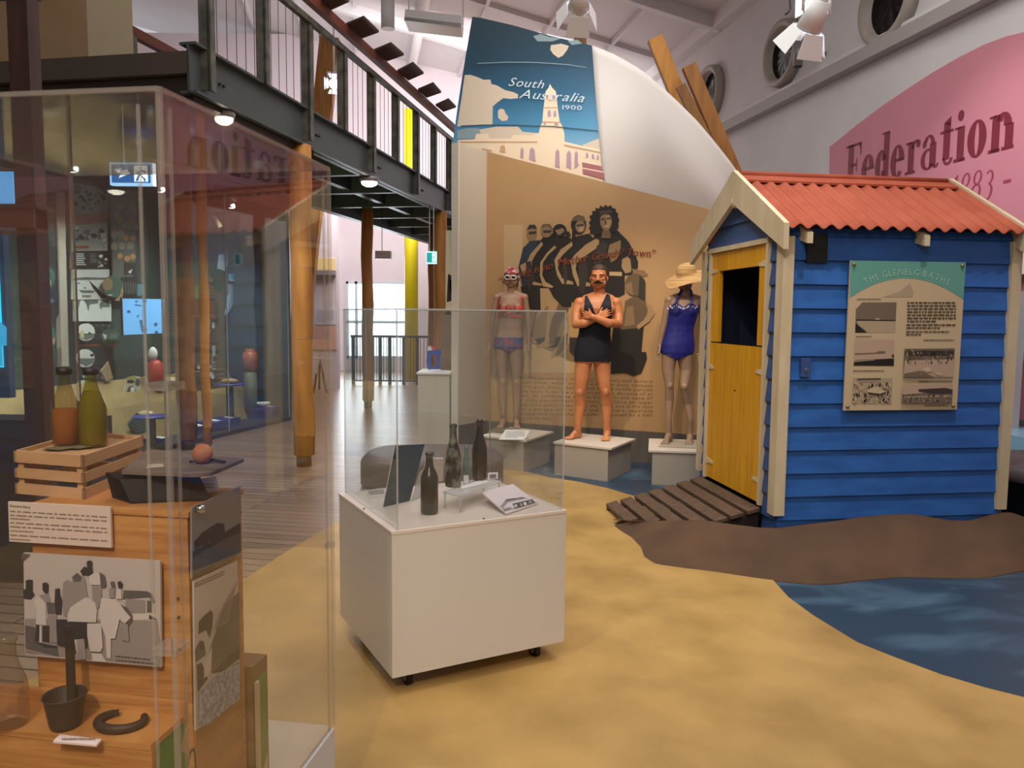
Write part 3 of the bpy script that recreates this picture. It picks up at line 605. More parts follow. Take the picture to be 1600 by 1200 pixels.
under_lamp(577, 284, .1, 'glowing round lamp under the footbridge left of the mural wall', 170)
def barn_spot(p, tgt, s, label, name='spotlight'):
    t_ = thing(name, p, label, 'spotlight', 'white ceiling spotlights with barn doors'); d = (V(tgt)-V(p)).normalized(); a, u = frame(d); p = V(p)
    b = MB(); b.cyl(p-d*.17*s, p+d*.0, .05*s, M_lb, .075*s, 18); b.cyl(p-d*.2*s, p-d*.17*s, .035*s, M_lb, n=14); b.build('housing', t_)
    b = MB(); b.lathe([(.001, .004), (.066*s, .004)], p, M_lampc, 18, d); b.build('lens', t_)
    for k in range(4):
        th = k*math.pi/2; r = (a*math.cos(th)+u*math.sin(th)); q = (u*math.cos(th)-a*math.sin(th))
        b = MB(); o_ = p+r*.075*s; b.prism([o_-q*.06*s, o_+q*.06*s, o_+q*.085*s+(r*.06+d*.12)*s, o_-q*.085*s+(r*.06+d*.12)*s], r*.004, M_lb); b.build('barn_door', t_)
    b = MB(); b.tube([p-d*.1*s+a*.09*s, p-d*.1*s+a*.09*s+V((0, 0, .16*s)), p-d*.1*s-a*.09*s+V((0, 0, .16*s)), p-d*.1*s-a*.09*s], .01*s, M_lb, 6); b.cyl(p-d*.1*s+V((0, 0, .16*s)), p-d*.1*s+V((0, 0, .9)), .014, M_lb, n=8); b.build('bracket', t_)
barn_spot(dep(904, 13, 7.2), dep(870, 240, 9), 1.3, 'white spotlight with open flaps hanging above the blue picture panel')
barn_spot(dep(1263, 46, 6.4), dep(1130, 330, 7.5), 1.35, 'white spotlight with flaps in front of the middle porthole')
barn_spot(dep(1270, 8, 6.9), V((0, 0, 1.5)), 1.0, 'glaring spotlight facing us at the top beside the middle porthole')
barn_spot(dep(522, 131, 11.5), V((0, 0, 1.6)), 1.0, 'glaring spotlight seen through the footbridge balustrade')
p = dep(606, 44, 12); b = MB(); b.lathe([(.001, 0), (.085, 0)], p, M_lampc, 18); b.lathe([(.085, -.01), (.1, -.01), (.1, .45), (.001, .45)], p, M_lb, 18); b.cyl(p+V((0, 0, .45)), p+V((0, 0, 2.6)), .02, M_lb, n=8)
o = b.build('pendant_downlight'); tag(o, 'white cylindrical downlight hanging below the ceiling left of the blue panel', 'lamp')
b = MB(); p = dep(636, 32, 12); q = dep(722, 42, 12); b.bar(p, q, .5, .14, M_lb); b.bar(p+V((0, -.27, -.08)), q+V((0, -.27, -.08)), .05, .05, M_lg); b.bar(p+V((0, .2, .1)), p+V((0, .2, 1.9)), .02, .02, M_lb); b.bar(q+V((0, .2, .1)), q+V((0, .2, 1.9)), .02, .02, M_lb)
o = b.build('ceiling_light_tray'); tag(o, 'long pale light tray hanging below the ceiling beside the blue panel', 'light fitting')
t, z_ = rw(1288, 107); c = RW(t, z_, .42); b = MB(); b.cyl(c, c+V((0, 0, .4)), .065, M_lg, n=20); b.cyl(c-V((0, 0, .01)), c, .055, M_black, n=20); b.cyl(c+V((0, 0, .2)), RW(t, z_+.2, .0), .035, M_black, n=12)
o = b.build('cylinder_uplighter'); tag(o, 'grey cylinder lamp on a short black arm beside the middle porthole', 'lamp')
b = MB(); b.tube([dep(1234, -30, 8), dep(1234, 0, 8), dep(1235, 14, 8), dep(1232, 19, 8), dep(1227, 23, 8)], .008, M_black, 6); o = b.build('hanging_cable'); tag(o, 'thin black loose cable dangling left of the ceiling spotlight', 'cable')

# ---- far end of the hall
b = MB(); c = V((-2.455, 19.2, 0)); b.cyl(c, c+V((0, 0, 6.4)), .165, mat('yellow_pipe_paint', '#cdbd0c', .4), n=28); o = b.build('yellow_pipe'); tag(o, 'tall bright yellow round pipe at the far end of the hall', 'pipe')
rail = thing('metal_railing', dep(610, 560, 17.6).xy.to_3d(), 'dark metal railing with thin bars in front of the far window', 'railing')
xs = [dep(x, 560, 17.6).x for x in (552, 582, 594, 609, 631, 652, 672)]
for x in xs: b = MB(); b.box(x-.035, 17.57, 0, x+.035, 17.63, 1.05, mat('railing_dark', '#3f4244', .5)); b.build('post', rail)
b = MB(); b.box(xs[0]-.05, 17.55, 1.05, xs[-1]+.05, 17.65, 1.1, mat('railing_dark', '#3f4244')); b.build('handrail', rail)
b = MB(); x = xs[0]
while x < xs[-1]: b.box(x-.006, 17.59, .08, x+.006, 17.61, 1.05, mat('railing_dark', '#3f4244')); x += .075
b.box(xs[0], 17.58, .07, xs[-1], 17.62, .1, mat('railing_dark', '#3f4244')); b.build('bars', rail)
# side partition at the left of the far hall
PY = 16.6; x0, x1 = dep(440, 450, PY).x, dep(526, 450, PY).x
b = MB(); b.box(x0, PY, 0, x1, PY+.25, 4.2, M_far); struct(b, 'wall_partition')
def wallitem(name, x0, y0, x1, y1, Y, m, label, cat, dz=.02, extra=None):
    a, c = dep(x0, y1, Y), dep(x1, y0, Y); b = MB(); b.box(a.x, Y-dz, a.z, c.x, Y, c.z, m)
    if extra: extra(b, Y-dz-.002)
    o = b.build(name); return tag(o, label, cat)
def ext(b, Y):
    r = mat('white_print', '#e8e0dc'); f = lambda pts: b.poly([dep(x, y, Y) for x, y in pts], r)
    f([(487.5, 402), (491, 402), (491.8, 406), (491.8, 415), (486.8, 415), (486.8, 406)]); f([(486, 417), (493, 417), (493, 419), (486, 419)])
wallitem('fire_extinguisher_sign', 484, 398, 494.5, 421, PY, mat('safety_red', '#b8321f', .5), 'red fire extinguisher sign on the pale partition', 'sign', extra=ext)
wallitem('yellow_wall_strip', 495, 404, 524, 422, PY, mat('pale_yellow', '#dcc58a', .6), 'pale yellow strip panel right of the red extinguisher sign', 'panel')
wallitem('grey_ledge', 484, 423, 525, 430, PY, mat('ledge_grey', '#857d7c', .6), 'grey ledge running under the extinguisher sign', 'shelf', .18)
wallitem('pink_wall_panel', 491, 510, 525, 546, PY, mat('pale_pink_panel', '#d8ada0', .6), 'pale pink panel low on the partition', 'panel')
wallitem('white_notice', 493, 482, 524, 507, PY, mat('notice_white', '#d5d0dc', .6), 'white text notice above the pale pink panel', 'notice', extra=lambda b, Y: words(b, lambda x, y: dep(x, y, Y), 495, 485, 522, 505, 7, mat('notice_ink', '#9a96a8'), .35, 21))
b = MB(); 
for x, y in ((490, 614), (499, 608), (510, 614)): b.tube([fl(x, y, 0), dep(499, 555, 15.6)], .022, M_galv, 8)
b.bar(dep(487, 560, 15.4), dep(515, 560, 15.4), .1, .03, M_lb); o = b.build('easel'); tag(o, 'small easel stand on the boards left of the window', 'easel')
t_ = thing('exit_sign_or_reflection', dep(673, 411, 12.4), 'small lit green exit sign hanging beside the timber pole at the far end', 'sign')
def exitsign(t_, x0, y0, x1, y1, Y, col, glow, mancol, arrow, es):
    a, c = dep(x0, y1, Y), dep(x1, y0, Y); b = MB(); b.box(a.x, Y, a.z, c.x, Y+.06, c.z, mat(col+'_b', '#d8e8ec', .4, emit=glow, es=es*.9)); b.build('housing', t_)
    w_, h_ = c.x-a.x, c.z-a.z; b = MB(); m1 = mat(col, '#1a6a6a', .4, emit=col if col.startswith('#') else glow, es=es*.5); b.box(a.x+w_*.05, Y-.006, a.z+h_*.1, c.x-w_*.05, Y-.001, c.z-h_*.1, m1); b.build('face', t_)
    mw_ = mat('exit_white', '#ffffff', .4, emit=mancol, es=es); b = MB(); T = lambda u, v: V((a.x+w_*u, Y-.009, a.z+h_*v))
    pol = lambda *q: b.poly([T(q[i], q[i+1]) for i in range(0, len(q), 2)], mw_)
    pol(.58, .15, .9, .15, .9, .85, .58, .85)
    mm = m1; b.poly([T(.73+.035*math.cos(k), .74+.06*math.sin(k)) for k in [i*.63 for i in range(10)]], mm)
    for q in [(.7, .66, .77, .66, .74, .42, .67, .42), (.67, .44, .73, .44, .66, .17, .61, .17), (.71, .46, .75, .42, .83, .3, .8, .25), (.8, .3, .84, .3, .85, .16, .81, .16), (.72, .64, .62, .52, .64, .47, .73, .57), (.76, .62, .84, .52, .87, .55, .79, .66)]:
        b.poly([V((a.x+w_*q[i], Y-.011, a.z+h_*q[i+1])) for i in range(0, 8, 2)], mm)
    if arrow: pol(.12, .68, .2, .5, .3, .72); pol(.22, .3, .5, .52, .44, .6, .44, .68, .2, .6, .28, .5)
    b.build('symbol', t_, fix=False)
    b = MB()
    for u in (.3, .7): b.cyl((a.x+w_*u, Y+.03, c.z), (a.x+w_*u, Y+.03, 3.25), .006, M_lb, n=6)
    b.build('hanging_rod', t_)
exitsign(t_, 666, 393, 682, 412, 12.4, '#20c8c8', '#d0ffff', '#e8ffff', False, 1.2)
t_ = thing('exit_sign_or_reflection', dep(205, 290, 6.4), 'exit sign reflection with arrow and running man, built as a lit hanging sign', 'sign')
exitsign(t_, 172, 254, 238, 289, 6.4, '#2f6fd0', '#8fd0ff', '#7fb4ff', True, 1.1)  # reflection of an exit sign in the glass, added as a glowing hung sign
b = MB(); a, c = dep(586, 404, 13.8), dep(610, 392, 13.8); b.box(a.x, 13.8, a.z, c.x, 13.95, c.z, M_lb); b.cyl((dep(597, 392, 13.87).x, 13.87, c.z), (dep(597, 392, 13.87).x, 13.87, 3.4), .006, M_galv, n=6); o = b.build('hanging_emergency_light'); tag(o, 'small white box light hanging by one wire under the footbridge', 'lamp')

# ---- white plinth with blue model, left of the mural wall
a, c = fl(653, 712), fl(705, 712); zt_ = dep(653, 582, a.y).z
b = MB(); b.box(a.x, a.y, 0, c.x-.02, a.y+.6, zt_-.02, mat('plinth_cream', '#c9c2b0', .55)); b.box(a.x-.015, a.y-.015, zt_-.02, c.x-.01, a.y+.62, zt_, M_white); o = b.build('display_plinth'); tag(o, 'tall cream display plinth standing against the mural wall end panel', 'plinth')
YY = a.y+.2; D = lambda x, y: dep(x, y, YY); mb_ = mat('model_blue', '#1f4ea8', .4)
t_ = thing('blue_model_chair', (D(680, 578).x, YY, zt_), 'small blue cut-out model with red and white top on the cream plinth', 'model')
b = MB(); b.prism([D(668.5, 548), D(689, 546), D(689, 555), D(673, 556), D(674, 577), D(669.5, 578), D(666, 565)], (0, .04, 0), mb_); b.prism([D(682, 555), D(687, 555), D(687, 577), D(674, 577), D(674, 573), D(682, 573)], (0, .04, 0), mb_); b.build('body', t_)
b = MB(); b.prism([D(668, 543), D(672, 540), D(676, 547), D(669, 548)], (0, .03, 0), M_white); b.build('white_tip', t_)
b = MB(); b.prism([D(673, 541), D(681, 541), D(682, 546), D(676, 547)], (0, .03, 0), mat('model_red', '#d0433a', .5)); b.build('red_tip', t_)
YY = a.y+.42; t_ = thing('statue_banner', (D(697, 578).x, YY, zt_), 'brown stone block with black and white figure picture behind the cream plinth', 'statue')
b = MB(); p, q = D(688, 578), D(706, 492); b.box(p.x, YY, zt_, q.x, YY+.2, q.z, nmat('stone_brown', '#7d6d58', '#8f7d66', 5)); b.build('block', t_)
b = MB(); p, q = D(696, 492), D(706.5, 360); b.box(p.x, YY+.02, p.z, q.x, YY+.05, q.z, mat('banner_white', '#d8d3b8')); b.build('banner', t_)
b = MB(); ly = YY+.016
for pts in ([(700, 428), (705, 430), (706, 470), (698, 472), (699, 450)], [(697, 486), (706, 486), (706, 492), (695, 492)], [(702, 437), (706, 440), (706, 460), (703, 455)]): b.poly([dep(x, y, ly) for x, y in pts], INK('photo_black', '#1b1715'))
b.build('figure_print', t_, fix=False)
# ---- dark ottoman behind the central pedestal
b = MB(); oc_ = V((-.735, 7.35, 0)); prof = [(.0, .0)]
def ott(s, t):
    th = 2*math.pi*s; k = 3.2; cx, sx = math.cos(th), math.sin(th); r = 1/((abs(cx)**k+abs(sx)**k)**(1/k))
    if t < .15: rr, zz = .96, t/.15*.02
    elif t < .7: rr, zz = 1.0, .02+(t-.15)/.55*.19
    else: a_ = (t-.7)/.3*math.pi/2; rr, zz = 1-.2*(1-math.cos(a_)), .21+.08*math.sin(a_)
    return oc_+V((.66*r*rr*cx, .5*r*rr*sx, zz))
b.grid(ott, 64, 26, mat('ottoman_mauve_vinyl', '#5a4f52', .45)); top = [ott(i/64, 1.0) for i in range(64)]; b.add(top, [list(range(64))], mat('ottoman_mauve_vinyl', '#5a4f52'), False)
o = b.build('ottoman'); tag(o, 'low rounded mauve-grey ottoman behind the white central pedestal', 'ottoman')
# ---- things at the far right behind the hut
b = MB(); c = V((4.3, 6.1, 0)); b.lathe([(.45, 0), (.58, .05), (.6, .36)], c, M_black, 36); b.lathe([(.6, .36), (.6, .42), (.55, .47), (.001, .48)], c, mat('ottoman_mauve_vinyl', '#5a4f52'), 36); o = b.build('ottoman'); tag(o, 'round black-sided ottoman behind the right end of the hut', 'ottoman')
t_ = thing('display_bench', RW(-.3, 0, .5), 'white display bench with pale blue top against the pink wall beyond the hut', 'display case')
b = MB(); b.obox(RW(-1.6, .36, .05), RD*2.4, RN*.6, V((0, 0, .14)), mat('pale_blue_top', '#9fd0ee', .25)); b.build('top', t_)
b = MB(); b.obox(RW(-1.5, 0, .1), RD*2.2, RN*.45, V((0, 0, .36)), mat('bench_grey', '#6c6f74', .5)); b.build('base', t_)
b = MB(); b.obox(RW(-.2, .5, .2), RD*.3, RN*.08, V((0, 0, 1.35)), mat('upright_white', '#cfcfd2', .4)); b.build('upright', t_)
t_ = thing('photo_board', RW(-.9, 1.15, .1), 'white framed photo board on the pink wall at the right edge beyond the hut', 'panel')
def board(z0, z1, m, nm): b = MB(); b.obox(RW(-1.9, z0, .04), RD*2.02, RN*.05, V((0, 0, z1-z0)), m); b.build(nm, t_)
board(2.03, 2.4, M_white, 'white_panel'); board(1.96, 2.03, mat('frame_dark', '#33262b', .5), 'dark_frame'); board(1.38, 1.75, nmat('photo_mottle', '#3c4048', '#d0d4d8', 14, .5, lo=.42, hi=.58), 'photo'); board(1.17, 1.34, M_white, 'caption_panel')
# ================================================================ LONG GLASS SHOWCASE ON THE LEFT
SA = V((-3.26, 11.5, 0)); SD = V((-.25, -1, 0)).normalized(); SNn = V((1, -.25, 0)).normalized()
def SC(t, off, z): return SA + SD*t - SNn*off + V((0, 0, z))       # t towards us, off into the showcase
def sb(x, y, off=1.25): return onpl(x, y, SC(0, off, 0), SNn)
M_teal = nmat('showcase_teal_lining', '#223f42', '#2d4c47', 1.2, .7); M_teald = mat('showcase_dark_lining', '#14201f', .7)
show = thing('glass_showcase', SC(4, .6, 0), 'long tall museum showcase with dark teal lining on the left side of the hall', 'showcase')
b = MB(); b.obox(SC(0, 1.3, 0), SD*9, -SNn*.1, V((0, 0, 3.05)), M_teal); b.build('back_panel', show)
b = MB(); b.obox(SC(0, 0, .0), -SD*.06, -SNn*1.3, V((0, 0, 3.05)), M_teal); b.build('end_panel', show)
b = MB(); b.obox(SC(0, 0, .0), SD*9, -SNn*1.3, V((0, 0, .05)), mat('showcase_base', '#2a2a2a', .5)); b.build('base', show)
b = MB(); b.obox(SC(-.1, -.06, 3.05), SD*9.2, -SNn*1.5, V((0, 0, .15)), mat('header_maroon', '#5b3336', .6)); b.build('header', show)
b = MB(); b.prism([SC(0, .5, .05), SC(0, 1.28, .05), SC(0, 1.28, .72), SC(0, 1.05, .74), SC(0, .75, .45)], SD*8.9, nmat('sandy_bank', '#6d5b38', '#8f7b50', 2.5, .9)); b.build('sand_bank', show)
M_sg = glass('showcase_glass', '#e9f1f0', .9, 0, .012, '#9fb0b0'); ge = mat('glass_joint', '#9fb3b3', .3)
for i in range(6):
    b = MB(); b.obox(SC(i*1.5, 0, .05), SD*1.495, -SNn*.01, V((0, 0, 3.0)), M_sg); b.build('glass_pane', show)
    b = MB(); b.obox(SC(i*1.5-.004, -.002, .05), SD*.008, -SNn*.012, V((0, 0, 3.0)), ge); b.build('pane_joint', show)
for t in (.9, 2.3, 3.6, 4.6): spot('showcase_spot', SC(t, .25, 3.0), SC(t+.1, 1.2, 1.1), 520, 100, .9, (1, .93, .84), .04)
for t in (.9, 2.3, 3.6):
    b = MB(); c = SC(t, .3, 2.96); b.lathe([(.04, .06), (.05, .0)], c, M_lg, 14); b.lathe([(.046, .002), (.001, -.004)], c, M_lamp, 14); b.build('spot_lamp', show)
def item(name, pts, off, m, label, cat, art=None, th=.02, group=None):
    P_ = [sb(x, y, off) for x, y in pts]; t_ = thing(name, sum(P_, V((0, 0, 0)))/len(P_)+V((0, 0, min(p.z for p in P_)-sum(p.z for p in P_)/len(P_))), label, cat, group)
    b = MB(); b.prism(P_, -SNn*th, m); b.build('board', t_)
    if art:
        b = MB(); layers(b, lambda x, y: sb(x, y, off), SNn, art, .0015); b.build('print', t_, fix=False)
    return t_
A_, B_, C_, D_ = INK('art_black', '#161a1b'), INK('art_white', '#d6dcda'), INK('art_grey', '#6a7678'), INK('art_orange', '#a5542c')
rr = random.Random(9)
def blobs(x0, y0, x1, y1, n, ms, s0=2, s1=6):
    o = []
    for i in range(n):
        cx, cy, r = rr.uniform(x0, x1), rr.uniform(y0, y1), rr.uniform(s0, s1); k = rr.randint(4, 7); a0 = rr.uniform(0, 6)
        o.append((ms[i % len(ms)], [(min(x1, max(x0, cx+r*rr.uniform(.6, 1.2)*math.cos(a0+j*6.283/k))), min(y1, max(y0, cy+r*.75*rr.uniform(.6, 1.2)*math.sin(a0+j*6.283/k)))) for j in range(k)]))
    return o
def lines(x0, y0, x1, y1, n, m, h=.5):
    dy = (y1-y0)/n; return [(m, rc(x0+rr.uniform(0, .05)*(x1-x0), y0+i*dy, x1-rr.uniform(0, .25)*(x1-x0), y0+(i+h)*dy)) for i in range(n)]
B0 = 1.22
item('graphic_panel', rc(111, 286, 168, 420), B0, mat('panel_pale_grey', '#aeb6b2', .6), 'tall pale panel of black insect shapes over a red band in the showcase', 'panel',
     blobs(113, 288, 166, 330, 34, [A_], 2, 5) + [(INK('art_salmon', '#b5654f'), [(112, 336), (166, 332), (166, 348), (112, 352)])] + blobs(113, 354, 166, 378, 26, [C_, B_, A_], 2, 7) + [(D_, rc(116, 384, 137, 388))] + [(A_, rc(112, 392, 167, 419))] + lines(115, 396, 132, 416, 6, B_) + lines(138, 396, 150, 412, 5, C_) + blobs(150, 396, 166, 418, 8, [B_, C_], 2, 5))
item('graphic_panel', rc(113, 421, 171, 468), B0, mat('panel_white', '#dfe3e0', .6), 'white drawing of a jetty and boat in the middle of the tall showcase wall', 'panel',
     [(C_, [(114, 435), (130, 433), (170, 434), (170, 437), (114, 438)]), (A_, [(138, 437), (160, 458), (168, 466), (158, 466), (146, 452)]), (C_, [(122, 453), (148, 454), (146, 458), (128, 458)]), (INK('art_dull_red', '#a5948c'), rc(128, 461, 142, 465))] + blobs(114, 440, 140, 464, 8, [B_, C_], 1, 3))
item('graphic_panel', rc(116, 469, 174, 502), B0, mat('panel_white', '#dfe3e0', .6), 'white print of long legged tables below the jetty drawing', 'panel',
     [(C_, [(117, 469), (126, 469), (125, 472), (122, 484), (120, 472), (117, 472)]), (C_, [(130, 469), (153, 469), (153, 474), (140, 476), (138, 487), (134, 474)]), (C_, [(155, 475), (160, 468), (170, 470), (171, 479), (160, 480), (157, 484)])])
item('graphic_panel', [(117, 503), (175, 503), (178, 598), (122, 598)], B0+.02, mat('panel_slate', '#2b3a42', .6), 'dark slate panel carrying round pictures low on the showcase wall', 'panel', blobs(118, 503, 172, 520, 14, [C_, A_], 2, 5) + [(D_, rc(123, 538, 156, 541))] + blobs(124, 575, 176, 596, 16, [C_, INK('art_ice', '#8fb3c4')], 2, 6))
def disc(x, y, r, off, m, label, art=None, ry=None, group=None):
    return item('round_picture', ov(x, y, r, ry or r*1.02, 26), off, m, label, 'picture', art, .015, group)
mg = mat('disc_green', '#3f6256', .5); mt_ = mat('disc_tan', '#a88e68', .6)
disc(135, 519, 13.5, B0-.03, mat('panel_white', '#dfe3e0'), 'upper white round picture on the slate panel', [(C_, [(122, 521), (148, 521), (147, 527), (135, 532), (124, 527)]), (INK('art_cream', '#cfc389'), [(126, 516), (131, 518), (131, 528), (125, 527)]), (A_, [(138, 518), (143, 521), (138, 524)])])
disc(134, 560, 14, B0-.03, mat('panel_white', '#dfe3e0'), 'middle white round picture on the slate panel', [(C_, [(121, 560), (148, 560), (146, 567), (134, 573), (123, 567)]), (A_, rc(141, 553, 146, 557))])
disc(133, 608, 14, B0-.03, mat('disc_ice', '#b9cfcf', .6), 'lowest pale round picture behind the green bottle', [(C_, [(124, 616), (140, 610), (146, 616), (134, 622)])])
disc(177, 448, 16.5, B0-.06, mg, 'green and tan round picture left of the blue screen', [(INK('art_tan', '#9a8264'), ov(168, 444, 8, 10)), (INK('art_tan2', '#b08f66'), [(180, 470), (188, 460), (190, 448), (193, 455), (190, 467), (185, 470)]), (B_, rc(169, 460, 175, 462))])
disc(173, 528, 14, B0-.06, mg, 'green round picture with a small table below the jetty prints', [(C_, rc(172, 521, 182, 532)), (D_, [(172, 540), (182, 534), (178, 545)]), (B_, [(160, 521), (167, 524), (164, 532)])])
disc(27+47, 434, 12, B0-.3, mg, 'green oval picture on the left dark showcase panel', [(INK('art_cream2', '#c9b48c'), [(70, 444), (80, 438), (78, 450), (72, 452)]), (B_, rc(70, 424, 76, 428))], 18)
disc(77, 525, 11, B0-.3, mg, 'upper of two dark green ovals behind the brown post', [(B_, ov(72, 515, 2.5, 3)), (INK('art_rose', '#b08a84'), [(80, 530), (87, 528), (84, 540)])], 17)
disc(78, 556, 12, B0-.3, mat('disc_green_dark', '#2c4a42', .5), 'lower of two dark green ovals behind the brown post', None, 17)
item('graphic_panel', [(66, 300), (92, 300), (94, 490), (74, 490)], B0-.2, mat('panel_night', '#1b2026', .6), 'narrow dark panel at the left of the showcase wall', 'panel', [(INK('art_ghost', '#343f44'), ov(80, 365, 8, 14)), (C_, ov(80, 470, 4, 3))])
item('showcase_pilaster', [(89, 300), (101, 300), (108, 584), (97, 584)], B0-.22, mat('pilaster_beige', '#a79e90', .6), 'beige upright strip dividing the showcase wall', 'upright', None, .06)
item('graphic_panel', [(52, 332), (63, 334), (64, 470), (57, 470)], B0-.2, mat('panel_ice', '#b9cdc8', .6), 'slim pale green panel at the far left of the showcase wall', 'panel', [(INK('art_tan', '#9a8264'), ov(58, 368, 4, 12)), (INK('art_tan2', '#b08f66'), [(58, 400), (63, 395), (62, 430), (60, 430)])])
item('graphic_panel', rc(176, 292, 212, 470), B0, mat('panel_smoke', '#5c645e', .6), 'grey panel with rows of round shells at the centre of the showcase wall', 'panel',
     [(INK('art_shell', '#8d8a78'), ov(x, y, 5.5, 6)) for x, y in ((188, 323), (207, 326), (184, 337), (178, 366), (189, 365), (201, 352), (213-2, 354), (178, 385), (190, 384), (203, 384), (195, 352))] + [(INK('art_gold', '#b98a52'), ov(x, y, 4.5, 4.5)) for x, y in ((186, 345), (205, 345), (196, 372), (207, 372), (187, 400), (198, 404), (207, 401))] + [(A_, rc(193, 410, 212, 440))] + lines(194, 430, 210, 458, 4, C_, .3) + [(B_, [(199, 425), (206, 420), (203, 428)])])
item('graphic_panel', rc(191, 434, 215, 461), B0-.03, mat('panel_black', '#15181b', .6), 'small black chart panel above the blue screen', 'panel', [(C_, [(195+i*4, 440+rr.uniform(0, 6)), (196+i*4, 440), (197+i*4, 458), (196+i*4, 458)]) for i in range(5)])
item('teal_card', rc(215, 444, 227, 462), B0-.04, mat('card_teal', '#3f8390', .6), 'small teal card standing on top of the blue screen', 'card')
t_ = item('video_screen', [(189.5, 465), (258, 466), (257, 522), (192, 525)], B0-.35, mat('screen_bezel', '#0d0f14', .3), 'bright pale blue video screen with floating dark specks in the showcase', 'screen',
     [(mat('screen_pale_blue', '#79b8f0', .5, emit='#5faaf2', es=.85), [(191, 466.5), (256.5, 467.5), (255.5, 520.5), (193, 523.5)])] + [(mat('screen_speck', '#3c6f9c', .5, emit='#2c5f96', es=.5), q) for q in ([(217, 500), (222, 500), (224, 510), (230, 514), (228, 520), (221, 519)], ov(201, 487, 3, 2.5), ov(213, 471, 2.5, 1.5), ov(226, 471, 3.5, 2), ov(215, 494, 1.8, 1.8), ov(243, 507, 3, 3), ov(244, 519, 3, 2.5), [(210, 475), (221, 477), (220, 479), (210, 477)])])
item('graphic_panel', rc(313, 431, 360, 468), B0, mat('panel_black', '#15181b'), 'black panel of bronze leaf shapes right of the near timber poles', 'panel', blobs(318, 433, 359, 452, 22, [INK('art_bronze', '#8d6b48'), INK('art_bronze2', '#b18c62')], 2, 5) + [(B_, rc(313, 436, 318, 447))] + lines(315, 453, 358, 466, 3, C_, .4))
item('graphic_panel', rc(297, 446, 312, 468), B0, mat('panel_leaf', '#55803e', .6), 'small leaf green label beside the bronze leaf panel', 'label', lines(299, 455, 309, 466, 4, INK('art_lime', '#8db368'), .4))
item('graphic_panel', rc(298, 469, 358, 498), B0-.01, mat('panel_charcoal', '#2a2725', .6), 'charcoal text panel printed with orange lines', 'panel', lines(299, 471, 325, 497, 7, D_, .6) + lines(328, 471, 356, 497, 7, D_, .6))
item('graphic_panel', rc(298, 499, 364, 580), B0, mat('panel_ink', '#1d2025', .6), 'large dark panel of small cards and fossils right of centre', 'panel',
     [(B_, rc(312, 500, 328, 508)), (C_, rc(312, 508, 328, 513)), (B_, rc(331, 504, 338, 513)), (B_, rc(346, 507, 361, 514)), (B_, rc(346, 517, 361, 524)), (C_, rc(346, 527, 361, 534)), (INK('art_ivory', '#c9bd9c'), [(320, 520), (329, 515), (325, 529)]), (B_, [(313, 518), (318, 512), (321, 520), (318, 530)]), (B_, rc(331, 540, 346, 577)), (A_, rc(332, 556, 345, 575))] + blobs(332, 556, 345, 575, 12, [B_, C_], 1, 3) + blobs(299, 540, 328, 576, 14, [C_, INK('art_umber', '#5b4634')], 1.5, 4) + lines(348, 545, 362, 575, 5, C_, .2) + [(B_, ov(327, 573, 2, 3)), (B_, ov(309, 574, 2.5, 3)), (B_, ov(358, 552, 2, 2.5)), (B_, ov(358, 567, 2, 3))])
item('caption_tray', [(300, 582), (360, 576), (378, 606), (306, 622)], .8, mat('gloss_slate', '#31403f', .2), 'glossy slanted slate caption tray with white marks in the showcase', 'label', [(B_, [(325, 583), (331, 581), (336, 590), (331, 593)]), (C_, [(311, 592), (314, 591), (323, 600), (320, 602)]), (C_, [(352, 580), (356, 579), (366, 596), (362, 598)])] + [(C_, [(335+i*2, 585+i*6), (350+i*2, 583+i*6), (351+i*2, 585+i*6), (336+i*2, 587+i*6)]) for i in range(4)])
item('reflection_cutout', [(346, 398), (356, 396), (357, 412), (352, 424), (344, 420)], .9, mat('reflection_blue_white', '#8fa3bd', .5), 'pale blue-white glass reflection built as a flat piece high in the showcase', 'reflection', None, .05)  # pale reflection in the glass, added as a solid shape
item('reflection_cutout', [(360, 444), (371, 444), (373, 458), (379, 474), (383, 500), (382, 524), (379, 510), (373, 478), (366, 464), (363, 478), (355, 492), (358, 474), (361, 460)], .9, mat('reflection_blue_white', '#8fa3bd'), 'forked leg-like pale blue-white reflection built as a flat piece in the showcase', 'reflection', None, .05)  # forked part of the same reflection, likewise added as a solid shape
item('teal_badge', rc(359, 428, 372, 438), .88, mat('badge_cyan', '#3fb0cf', .4), 'small bright cyan card above the forked reflection cut-out', 'card', [(B_, rc(359, 437, 372, 439))])
item('small_notice', [(329, 330), (335, 335), (348, 353), (342, 356)], .6, mat('notice_aged', '#9c9272', .6), 'tilted yellowed paper notice high in the showcase', 'notice')
item('round_stone_disc', ov(417, 383, 13, 10), 1.275, mat('disc_stone', '#7b7470', .7), 'mottled round disc high on the right showcase wall', 'disc', blobs(407, 376, 427, 390, 6, [A_, INK('art_umber', '#5b4634')], 2, 4))
item('torn_shell', [(158, 580), (170, 565), (176, 590), (166, 596)], 1.0, mat('shell_tan', '#9c8466', .7), 'tan torn leaf specimen low beside the round pictures', 'specimen')
t_ = item('white_label_board', [(190, 624), (200, 590), (219, 588), (221, 622)], .9, mat('board_offwhite', '#bdb59d', .6), 'off-white standing board with a dark oval and yellow rim low in the showcase', 'board', [(INK('art_olive', '#4c4a3c'), ov(205, 613, 7, 10)), (B_, rc(204, 605, 210, 615)), (INK('art_yellow', '#a09a4a'), [(197, 590), (211, 586), (212, 592), (198, 594)]), (A_, ov(204, 596, 6, 2.5)), (INK('art_olive', '#4c4a3c'), ov(215, 597, 4, 6))])
